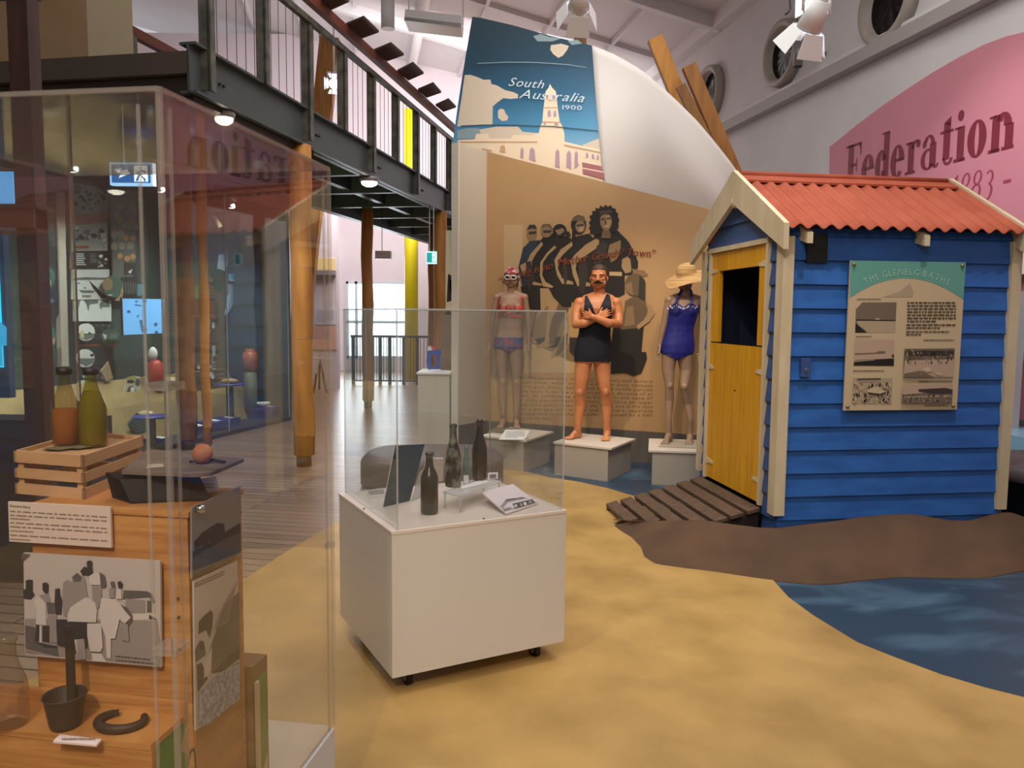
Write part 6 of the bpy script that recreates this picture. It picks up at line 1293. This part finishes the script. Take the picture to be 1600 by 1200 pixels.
card([fl(577, 777, zc), fl(602, 774, zc), fl(604, 762, zc), fl(568.5, 766, zc)], .005, mat('card_white', '#d9d2d0', .5), 'small flat white card with grey print at the back left of the pedestal',
     art=lambda b, P, n: b.poly([P(*q) for q in ((577, 774), (600, 771.5), (600, 764.5), (574, 767))], INK('print_grey', '#8c868c')))
card([fl(722, 764, rz+.002), fl(765, 753, rz+.002), fl(757, 749, rz+.002), fl(718, 759, rz+.002)], .002, M_white, 'narrow white caption strip lying on the clear riser')
p = fl(771, 750, rz); b = MB(); b.prism([dep(762.5, 750, p.y), dep(778, 748, p.y+.01), dep(778, 738, p.y+.02), dep(762.5, 739, p.y+.01)], (0, .004, 0), M_white); b.poly([dep(x, y, p.y-.001) for x, y in ((765, 747.5), (775.5, 746), (775.5, 740.5), (765, 741.5))], INK('photo_mauve', '#8c7080')); o = b.build('photo_card', org=p, fix=False); tag(o, 'tiny mounted photo card behind the amber bottle at the end of the riser', 'card')
p = fl(674, 760, ZT); b = MB(); x0, x1 = dep(664, 740, p.y+.12).x, dep(692, 740, p.y+.12).x; z0_, z1_ = ZT+.0, dep(676, 717, p.y+.12).z; b.box(x0, p.y+.12, z0_, x1, p.y+.16, z1_, mat('pinkish_block', '#cdbab2', .5)); o = b.build('display_block'); tag(o, 'pale pinkish block standing behind the squat olive bottle', 'block')
# ================================================================ NEAR DISPLAY CASE
ca = 1.411; CN = V((-.637, 1.452, 0)); cu = V((math.cos(ca), math.sin(ca), 0)); cv = V((-math.sin(ca), math.cos(ca), 0)); CW, CD, DZ, CZ = .782, .794, .367, 1.972
def CP(u, v, z): return CN+cu*u+cv*v+V((0, 0, z))
case = thing('display_case_base', CP(CW/2, CD/2, 0), 'white base of the near display case at the bottom left', 'plinth')
b = MB(); b.obox(CP(0, 0, 0), cu*CW, cv*CD, V((0, 0, DZ-.012)), mat('case_base_white', '#c8ccd6', .45)); b.build('box', case)
b = MB(); b.obox(CP(.008, .008, DZ-.012), cu*(CW-.016), cv*(CD-.016), V((0, 0, .012)), nmat('case_deck_white', '#d5c6b6', '#dccfc1', 2, .5)); b.build('deck', case)
M_acr2 = glass('acrylic_case_sheet', '#fdfdfd', 1.0, .0, .008, '#d8c8c4'); M_top = glass('acrylic_case_lid', '#eee9e8', 1.0, .05, .05, '#c9b8b2', .05)
M_e2 = glass('acrylic_case_edge', '#f3f0ec', .9, .06, .1, '#f2ece4')
cov2 = thing('acrylic_case', CP(CW/2, CD/2, DZ), 'tall clear acrylic case at the left enclosing timber crates and bottles', 'display case')
panes(cov2, CP, 0, CW, 0, CD, DZ, CZ-.008, .008, None, M_e2, M_acr2, .009)
for o in list(cov2.children):
    if o.name.startswith('top_pane'): o.data.materials[0] = M_top
for (u, v) in ((.035, 0), (CW-.035, 0), (0, .04)):
    b = MB(); b.obox(CP(u, v, DZ)-cu*.002-cv*.001, cu*.004, cv*.006, V((0, 0, CZ-DZ-.03)), M_e2); b.build('inner_edge', cov2)
for (u, v, z_, a_, c_) in ((.0, .0, 1.425, .055, .05), (.0, .0, .918, .05, .05), (CW-.03, -.004, .905, .03, .02)):
    b = MB(); b.obox(CP(u-.006, v-.006, z_), cu*a_, cv*c_, V((0, 0, .014)), M_e2); b.build('clear_bracket', cov2)
# stacked timber crates
M_pine = nmat('pine_orange', '#ac7038', '#c98f50', 5, .5, (1, 1, 14), 6, bump=.2, dist=.6); M_pined = nmat('pine_orange_end', '#9c6d40', '#bb8850', 5, .6, (1, 1, 3), 4)
M_lab = flmat('crate_paper_green', '#c9bb98', '#5f8a3c', '#b7a07a', 9)
CT = 1.157
big = thing('timber_crate', CP(.26, .23, DZ), 'large upright orange pine crate carrying the dairy sign and photographs', 'crate')
b = MB(); b.obox(CP(.15, .06, DZ), cv*.365, cu*.012, V((0, 0, CT-DZ-.012)), M_pine); b.build('front_panel', big)
b = MB(); b.obox(CP(.162, .06, DZ), cu*.2, cv*.012, V((0, 0, CT-DZ-.012)), M_pined); b.build('side_panel', big)
b = MB(); b.obox(CP(.162, .413, DZ), cu*.2, cv*.012, V((0, 0, CT-DZ-.012)), M_pined); b.build('side_panel', big)
b = MB(); b.obox(CP(.362, .06, DZ), cv*.365, cu*.012, V((0, 0, CT-DZ-.012)), M_pine); b.build('back_panel', big)
b = MB(); b.obox(CP(.146, .055, CT-.012), cv*.375, cu*.232, V((0, 0, .012)), M_pine); b.build('top_panel', big)
b = MB()
for z_ in (.97, .93, .86):
    for v in (.085, .405): b.cyl(CP(.1495, v, z_), CP(.147, v, z_), .0035, mat('nail_dark', '#2c1a10', .5), n=8)
b.build('nail_marks', big)
low = thing('timber_crate', CP(.09, .25, DZ), 'lower orange pine crate in front holding the pot and horseshoe', 'crate')
LT = .722
b = MB(); b.obox(CP(.02, .07, LT-.012), cv*.5, cu*.128, V((0, 0, .012)), M_pine); b.build('top_panel', low)
b = MB(); b.obox(CP(.022, .07, DZ), cv*.5, cu*.012, V((0, 0, LT-DZ-.012)), M_pine); b.build('front_panel', low)
b = MB(); b.obox(CP(.034, .072, DZ), cu*.112, cv*.012, V((0, 0, LT-DZ-.012)), M_lab); g = b.build('side_panel', low); g['label'] = 'side panel with green and white paper label remains'
b = MB(); b.obox(CP(.135, .07, LT), cv*.5, cu*.012, V((0, 0, .028)), M_pine); b.build('batten', low)
far = thing('timber_crate', CP(.46, .1, DZ), 'small crate with green and white paper label behind the photo boards', 'crate')
b = MB(); b.obox(CP(.385, .045, DZ), cu*.075, cv*.3, V((0, 0, .35)), nmat('crate_brown', '#6d4b30', '#94704a', 4, .7, (1, 1, 4))); b.build('body', far)
b = MB(); b.obox(CP(.392, .043, DZ+.04), cu*.058, cv*.002, V((0, 0, .27)), M_lab); b.obox(CP(.386, .036, DZ+.01), cu*.016, cv*.006, V((0, 0, .3)), mat('slat_pale', '#c9b594', .6)); b.build('paper_label', far)
# sign and photographs on the crate front
CNn = -cu
def cf(x, y, off=0): return onpl(x, y, CP(.15-off, 0, 0), CNn)
def plate(name, quad, P, n, th, m, label, cat, art=None, words_=None):
    Q_ = [P(*q) for q in quad]; t_ = thing(name, (Q_[2]+Q_[3])/2, label, cat); b = MB(); b.prism(Q_, -n*th, m); b.build('board', t_)
    b = MB()
    if art: layers(b, P, n, art, .0004)
    if words_: words_(b, lambda x, y: P(x, y)+n*.0008)
    if b.v: b.build('print', t_, fix=False)
    return t_
P1_ = lambda x, y: cf(x, y, .014)
def dw(b, P):
    ik = mat('print_brown_ink', '#8d7566', .6); dk_ = mat('print_dark_ink', '#4a3a34', .6)
    f = lambda x, y: P(x*190/1600, 770+y*100/842)
    text(b, 'Oatmore Dairy', lambda u, v: f(128+u, 183-v+u*.075), dk_, 46, .1, .12, .014, .86)
    for y0, rows, e, sd in ((232, 2, 1410, 1), (328, 1, 400, 2), (382, 2, 1415, 3), (488, 1, 450, 4), (545, 1, 1415, 5), (598, 1, 410, 6)):
        for r_ in range(rows): words(b, lambda x, y: f(x, y+(x-128)*.062), 135, y0+r_*52, e, y0+r_*52+36, 1, ik, .45, sd*7+r_, 1)
plate('dairy_sign', [(12.5, 784), (172, 792.5), (174, 856), (14.5, 846)], P1_, CNn, .006, mat('sign_cream_pink', '#d8c3b3', .5), 'long cream printed sign headed Oatmore Dairy on the pine crate', 'sign', None, dw)
za = lambda *q: Z(0, 860, 6, *q)
h1, h2, h3, h4 = INK('snap_black', '#33302f'), INK('snap_dark', '#5c5653'), INK('snap_mid', '#948984'), INK('snap_white', '#cdc2bb')
rr2 = random.Random(5)
art = [(h3, za(235, 640, 350, 640, 1480, 660, 1510, 900, 1505, 1090, 1050, 1045, 560, 1000, 240, 960)), (h2, za(235, 700, 330, 720, 350, 860, 540, 900, 560, 1000, 240, 920)),
 (h2, za(1160, 372, 1380, 382, 1430, 410, 1460, 490, 1440, 500, 1400, 440, 1150, 460)), (h3, za(1180, 450, 1380, 470, 1380, 585, 1230, 590, 1180, 540)), (h4, za(1370, 470, 1380, 470, 1380, 590, 1370, 590)), (h2, za(1380, 470, 1430, 470, 1425, 580, 1380, 580)), (h4, za(1240, 590, 1480, 590, 1480, 640, 1250, 655)), (h1, za(1400, 600, 1470, 640, 1465, 655, 1400, 640)),
 (h1, za(245, 280, 280, 270, 312, 280, 310, 380, 330, 420, 290, 460, 225, 450, 220, 370, 245, 360)), (h1, za(402, 305, 440, 298, 462, 320, 458, 400, 430, 405, 402, 370)), (h1, za(522, 358, 565, 355, 570, 420, 590, 470, 580, 600, 530, 600, 515, 480)),
 (h4, za(320, 480, 370, 430, 430, 490, 440, 700, 340, 690, 350, 560)), (h3, za(370, 420, 460, 400, 480, 470, 440, 490)), (h2, za(440, 480, 520, 490, 530, 590, 450, 590)), (h3, za(450, 600, 540, 600, 550, 860, 470, 860)), (h1, za(345, 690, 372, 700, 368, 850, 330, 850)), (h1, za(405, 705, 470, 700, 470, 860, 405, 850)), (h4, za(380, 700, 396, 700, 400, 860, 376, 860)), (h1, za(340, 850, 420, 875, 545, 895, 545, 910, 420, 900)),
 (h3, za(600, 300, 640, 270, 720, 320, 760, 480, 650, 620, 600, 610, 590, 420)), (h3, za(680, 240, 730, 210, 800, 250, 830, 430, 760, 480, 700, 400)), (h2, za(685, 250, 730, 205, 775, 250, 760, 290, 700, 290)), (h1, za(760, 190, 800, 145, 840, 170, 830, 230, 780, 230)), (h1, za(820, 105, 845, 88, 872, 100, 872, 150, 880, 220, 830, 240)), (h4, za(840, 240, 900, 200, 960, 230, 950, 320, 860, 320)), (h2, za(940, 200, 990, 230, 1000, 280, 1000, 330, 950, 300)), (h3, za(870, 330, 960, 320, 960, 440, 930, 540, 880, 520)), (h2, ov(163, 912, 4.5, 6)),
 (h2, za(1040, 290, 1080, 285, 1090, 350, 1060, 360)), (h1, za(1110, 290, 1140, 282, 1160, 310, 1150, 355, 1120, 350)), (h3, za(1030, 350, 1090, 350, 1080, 440, 1035, 440)), (h4, za(1100, 355, 1145, 355, 1150, 450, 1100, 450)),
 (h4, za(645, 600, 670, 530, 740, 480, 820, 430, 900, 480, 920, 560, 910, 670, 645, 660)), (h4, za(960, 440, 1090, 450, 1140, 500, 1220, 560, 1240, 620, 1180, 680, 1130, 640, 1090, 820, 1050, 820, 1050, 1010, 1010, 1000, 1000, 800, 960, 700, 940, 560)), (h2, za(1140, 500, 1200, 530, 1250, 600, 1250, 650, 1200, 720, 1190, 700, 1235, 620, 1180, 560)), (h3, za(1130, 660, 1210, 690, 1220, 850, 1150, 830)),
 (h1, za(650, 665, 830, 670, 830, 900, 700, 960, 640, 860)), (h4, za(830, 680, 960, 680, 975, 900, 950, 950, 860, 940, 830, 800)), (h4, za(710, 830, 800, 820, 815, 1010, 740, 1020)), (h4, za(870, 955, 960, 955, 1010, 1040, 880, 1030)), (h1, za(860, 940, 960, 945, 955, 958, 870, 952)), (h1, za(540, 640, 640, 640, 640, 900, 550, 880)), (h2, za(220, 25, 300, 28, 220, 90))]
pf = plate('photo_board', [(36.5, 864), (250, 877), (252, 1042.5), (39, 1024)], lambda x, y: cf(x, y, .016), CNn, .006, mat('photo_paper_grey', '#bfb2ab', .45), 'old black and white photo board of people with a milk cart on the pine crate', 'photo', art,
  lambda b, P: [words(b, lambda x, y: P(x, y+(x-181)*.1), 181, 1024, 236, 1028, 1, mat('print_dark_ink', '#4a3a34'), .6, 3, 1), words(b, lambda x, y: P(x, y+(x-181)*.1), 182, 1030, 243, 1034, 1, mat('print_dark_ink', '#4a3a34'), .6, 4, 1)])
# photo boards on the right side of the crates
sN = -cv
def cs(x, y, off=0): return onpl(x, y, CP(0, .06-off, 0), sN)
Pq = lambda x, y: cs(x, y, .01)
zb_ = lambda *q: Z(0, 780, 2.857, *q)
plate('photo_board', [(300, 793), (376, 759.5), (376, 865), (300, 904)], Pq, sN, .004, mat('photo_sky_grey', '#8d8783', .4), 'upper dark photo board of a steam wagon bolted to the crate side', 'photo',
  [(h1, zb_(860, 235, 1072, 105, 1074, 240, 860, 350)), (h2, zb_(860, 260, 1000, 180, 1072, 150, 1072, 235, 860, 345)), (h1, zb_(865, 190, 900, 150, 970, 105, 1000, 110, 1003, 150, 960, 190, 900, 205, 868, 228)), (h1, ov(326, 846, 5, 6)), (h2, ov(326, 846, 2, 3))])
b = MB(); p = cs(308, 795.5, .012); b.lathe([(.0085, 0), (.0095, .004), (.0095, .012), (.006, .016), (.001, .0165)], p, mat('chrome', '#dcdcdc', .12, 1), 18, sN); b.build('chrome_bolt', bpy.data.objects['photo_board.002'] if 'photo_board.002' in bpy.data.objects else bpy.data.objects['photo_board.001'])
zc_ = lambda *q: Z(220, 820, 3.16, *q)
art = [(h1, zc_(280, 830, 275, 690, 300, 680, 330, 760, 300, 800)), (h2, zc_(345, 600, 400, 430, 440, 370, 485, 330, 487, 620, 440, 690, 350, 735, 325, 700)), (h1, zc_(350, 735, 440, 640, 487, 610, 487, 660, 400, 725)), (h1, zc_(283, 540, 285, 480, 310, 450, 345, 420, 356, 440, 352, 500, 340, 560, 320, 520)), (h2, zc_(265, 620, 290, 570, 310, 575, 320, 640, 270, 680)), (h1, ov(315, 1010, 4, 6)),
       (nmat('grass_print', '#7c7d86', '#aeb0ba', 90, .6, lo=.4, hi=.6), zc_(282, 840, 330, 780, 380, 735, 440, 700, 487, 670, 487, 860, 430, 905, 340, 980, 282, 1000)), (h4, zc_(310, 700, 350, 600, 345, 720, 310, 760))] + [(h3, [(332+i*4, 985+(-i*2)-0), (334+i*4, 984-i*2), (352+i*3.4, 940-i*6), (350+i*3.4, 942-i*6)]) for i in range(6)]
plate('photo_board', [(303, 908), (371, 876.5), (375, 1090), (306, 1142)], Pq, sN, .004, mat('photo_sky_pale', '#bdb2ad', .4), 'lower pale photo board of a cockatoo shaped haystack on the crate side', 'photo', art,
  lambda b, P: [words(b, lambda x, y: P(x, y-(x-303)*.42), 304, 912+k*4, 350, 915+k*4, 1, mat('print_dark_ink', '#4a3a34'), .6, k+9, 1) for k in range(2)])
# slatted box on top with bottles
M_bal = nmat('slat_box_pale_wood', '#b98f63', '#caa277', 5, .6, (1, 1, 4)); zT = CT
FR_, FL_, RR_ = fl(132, 781, zT), fl(24, 771, zT), fl(226, 740, zT)
bu = (FL_-FR_); bv_ = (RR_-FR_); hB = .098
box = thing('slatted_box', FR_+bu/2+bv_/2, 'small pale slatted wooden box carrying the two oil bottles', 'box')
def bx(u, v, z): return FR_+bu*u+bv_*v+V((0, 0, z))
th = .007; nu_, nv_ = bu.normalized()*th, bv_.normalized()*th
for z0_, h_ in ((.0, .024), (.037, .022), (.072, .026)):
    for (o, d, t__) in ((bx(0, 0, z0_), bu, nv_), (bx(0, 1, z0_)-nv_, bu, nv_), (bx(0, 0, z0_), bv_, nu_), (bx(1, 0, z0_)-nu_, bv_, nu_)):
        b = MB(); b.obox(o, d, t__, V((0, 0, h_)), M_bal); b.build('slat', box)
for u in (0, 1):
    for v in (0, 1):
        b = MB(); b.obox(bx(u, v, 0)+(nu_ if u == 0 else -nu_*3.2)*1.0+(nv_ if v == 0 else -nv_*3.2), nu_*2.2, nv_*2.2, V((0, 0, hB-.002)), M_bal); b.build('corner_block', box)
b = MB(); b.obox(bx(.0, .0, hB-.016)+nu_+nv_, bu-nu_*2, bv_-nv_*2, V((0, 0, .006)), M_bal); b.build('inner_board', box)
zt2 = zT+hB-.008
M_oil1 = glass('oil_bottle_clear', '#e6dcc4', 1.1, .03, .06, '#a8966a'); M_oil2 = glass('oil_bottle_green', '#d8d48c', 1.1, .03, .08, '#a89c20')
def oil(x, y, m, liquid, lab, cap):
    p = fl(x, y, zt2); t_ = thing('oil_bottle', p, lab, 'bottle'); r = .0325
    pr = [(r*.85, 0), (r, .005), (r, .085), (r*.93, .1), (r*.6, .13), (r*.42, .15), (r*.4, .172), (r*.5, .174), (r*.5, .18)]
    b = MB(); b.lathe(pr, p, m, 28); b.build('glass_body', t_)
    b = MB(); b.lathe([(.001, .004)]+[(q[0]*.9, q[1]+.004) for q in pr[:liquid[1]]]+[(.001, pr[liquid[1]-1][1]+.004)], p, liquid[0], 24); b.build('liquid', t_)
    b = MB(); b.cyl(p+V((0, 0, .172)), p+V((0, 0, .19)), r*.56, cap, n=18); b.build('cap', t_)
oil(105, 696, M_oil1, (glass('amber_oil', '#d08a30', .2, .1, .6, '#c87a2c'), 3), 'old bottle half filled with cloudy amber liquid on the slatted box', M_black)
oil(146, 697, M_oil2, (glass('yellow_green_oil', '#d8cc30', .2, .1, .5, '#b8a80c'), 5), 'clear bottle of yellow-green oil with a black cap on the slatted box', M_black)
for (x, y, lab) in ((88, 702, 'dry flat leaf beside the amber bottle'), (118, 700, 'dry flat leaf between the two oil bottles')):
    p = fl(x, y, zt2+.001); b = MB(); b.add([p+V((.035*math.cos(a)*(1+.3*math.sin(3*a)), .02*math.sin(a), .003+.002*math.sin(2*a))) for a in [i*.52 for i in range(12)]]+[p+V((0, 0, .006))], [(i, (i+1) % 12, 12) for i in range(12)], mat('dry_leaf', '#6d6440', .7)); o = b.build('leaf', org=p, fix=False); tag(o, lab, 'leaf')
# dark metal trough with board, egg and card
Dp = lambda x, y, Y: dep(x, y, Y)
p0 = fl(204, 786, zT+.001); Yt = p0.y
b = MB(); f = [Dp(165, 738, Yt+.03), Dp(187, 749, Yt), fl(204, 786, zT+.002), Dp(176, 779, Yt+.05)]
t_ = thing('metal_trough', V((f[2].x, f[2].y, zT)), 'dark folded metal trough lying beside the slatted box', 'trough'); dd = cu*.06 - cv*.15
M_iron = nmat('dark_iron', '#1f1b18', '#302a25', 8, .5, metal=.4)
b.prism([f[0], f[1], f[1]+V((0, 0, -.004)), f[0]+V((0, 0, -.004))], dd, M_iron); b.prism([f[1], f[2], f[2]+V((0, .004, 0)), f[1]+V((0, .004, 0))], dd, M_iron); b.prism([f[0], f[3], f[3]+V((.004, .0, 0)), f[0]+V((.004, .0, 0))], dd, M_iron); b.prism([f[3], f[2], f[2]+V((0, 0, .004)), f[3]+V((0, 0, .004))], dd, M_iron); b.build('body', t_)
zbd = f[0].z+.002
P_ = [fl(190, 741, zbd), fl(232, 706, zbd), fl(381, 722, zbd), fl(330, 744, zbd), fl(300, 746, zbd)]
b = MB(); b.prism(P_, (0, 0, .008), nmat('weathered_grey_board', '#55473d', '#7a695a', 4, .8, (1, 4, 1), bump=.4)); o = b.build('weathered_board', org=P_[0]); tag(o, 'thin weathered grey board laid across the dark trough under the egg', 'board')
pe = fl(317, 724, zbd+.008); b = MB(); b.ell(pe+V((0, 0, .0225)), .0225, .0225, .0225, nmat('egg_shell_brown', '#b06c44', '#bd7a52', 30, .55)); o = b.build('egg', org=pe); tag(o, 'brown egg resting on the weathered board', 'egg')
b = MB(); b.tube([pe+V((-.03, -.0, .004)), pe+V((-.012, .012, .004)), pe+V((.02, .015, .006)), pe+V((.05, .0, .004))], .0035, mat('twig', '#3d3028', .8), 6); o = b.build('twig'); tag(o, 'short dark twig curled behind the egg', 'twig')
q0, q1 = fl(298, 776, zT+.001), fl(341, 767, zT+.001); q2, q3 = Dp(336, 744, q1.y+.02), Dp(297, 752, q0.y+.02)
b = MB(); b.prism([q0, q1, q2, q3], (.001, .003, 0), M_white); nn = (q1-q0).cross(q3-q0).normalized(); nn = nn if nn.y < 0 else -nn
words(b, lambda x, y: onpl(x, y, q0, nn)+nn*.001, 301, 756, 334, 770, 3, mat('print_brown_ink', '#8d7566'), .35, 17)
o = b.build('caption_card', org=(q0+q1)/2, fix=False); tag(o, 'white printed caption card leaning below the egg', 'card')
q = [fl(203+i, y, zT+.03) for i, y in ((24, 733), (54, 731), (52, 726), (26, 727))]; b = MB(); b.prism([fl(228, 732, zbd+.009), fl(256, 730, zbd+.009), fl(255, 725, zbd+.009), fl(232, 726, zbd+.009)], (0, 0, .001), mat('card_greyish', '#a89a8c', .6)); o = b.build('paper_slip'); tag(o, 'small pale paper slip on the weathered board near the corner post', 'paper')
# on the lower crate
p = fl(103, 1134, LT); t_ = thing('metal_pot', p, 'small dark rusty metal pot on the lower pine crate', 'pot'); rust = nmat('rusty_metal', '#2a1d17', '#3d2a20', 14, .6, bump=.3)
b = MB(); b.lathe([(.001, .002), (.028, 0), (.031, .01), (.039, .062), (.042, .066), (.041, .069), (.037, .064), (.029, .012), (.001, .008)], p, rust, 28); b.build('bowl', t_)
b = MB(); top = Dp(98, 985, p.y+.0); b.prism([p+V((-.008, .02, .03)), p+V((.009, .02, .03)), V((top.x+.008, top.y+.02, top.z)), V((top.x-.008, top.y+.02, top.z))], (0, .006, 0), rust); b.build('flat_handle', t_)
p = fl(190, 1132, LT); t_ = None
def hs(a): return p + cv*(-.047*math.cos(a)) + cu*(.036*math.sin(a)+.0)+V((0, 0, .009))
b = MB(); b.tube([hs(a) for a in [math.radians(-235+i*14.5) for i in range(20)]], [.0075+.0025*math.sin(i/19*math.pi) for i in range(20)], rust, 8); o = b.build('horseshoe', org=p); tag(o, 'rusty horseshoe lying at the right of the lower crate', 'horseshoe')
b = MB(); b.prism([fl(83, 1161, LT+.001), fl(151, 1167, LT+.001), fl(159, 1158, LT+.004), fl(94, 1150, LT+.004)], (0, 0, .004), mat('label_lilac', '#d3c2c0', .5)); words(b, lambda x, y: fl(x, y, LT+.0095), 96, 1153, 150, 1160, 1, mat('print_brown_ink', '#8d7566'), .3, 3, 1); o = b.build('label_block', fix=False); tag(o, 'tiny white printed label block in front of the pot', 'label')
p = fl(16, 1132, LT); M_milk = glass('milk_glass_clear', '#ece4d8', 1.3, .02, .05, '#d8c8b4')
t_ = thing('milk_bottle', p, 'clear old milk bottle at the left edge of the lower crate', 'bottle'); b = MB(); b.lathe([(.028, 0), (.034, .005), (.036, .02), (.036, .075), (.033, .095), (.022, .125), (.0165, .15), (.0165, .175), (.02, .178), (.02, .188), (.016, .19)], p, M_milk, 28); b.build('glass_body', t_)
# wire ring and rope at the bottom
b = MB(); c = CP(.09, .03, .62); b.tube([c + cu*(.05*math.cos(a)) - V((0, 0, .0)) + V((0, 0, .05*math.sin(a))) + cv*(.02*math.cos(a)) for a in [i*math.pi/16 for i in range(32)]], .002, rust, 6, closed=True); b.tube([c-V((0, 0, .05)), CP(.09, .03, DZ)], .003, rust, 6); o = b.build('wire_ring'); tag(o, 'thin rusty wire ring standing at the foot of the case corner', 'ring')
b = MB(); c = CP(.3, .04, DZ+.012); b.tube([c+cu*(.04*math.cos(a)*(1+a*.05))+cv*(.03*math.sin(a))+V((0, 0, .002*a)) for a in [i*.4 for i in range(44)]], .006, nmat('straw_rope', '#b89d6a', '#d0b784', 60, .9), 8); o = b.build('rope_coil'); tag(o, 'small coil of straw rope at the bottom of the case', 'rope')
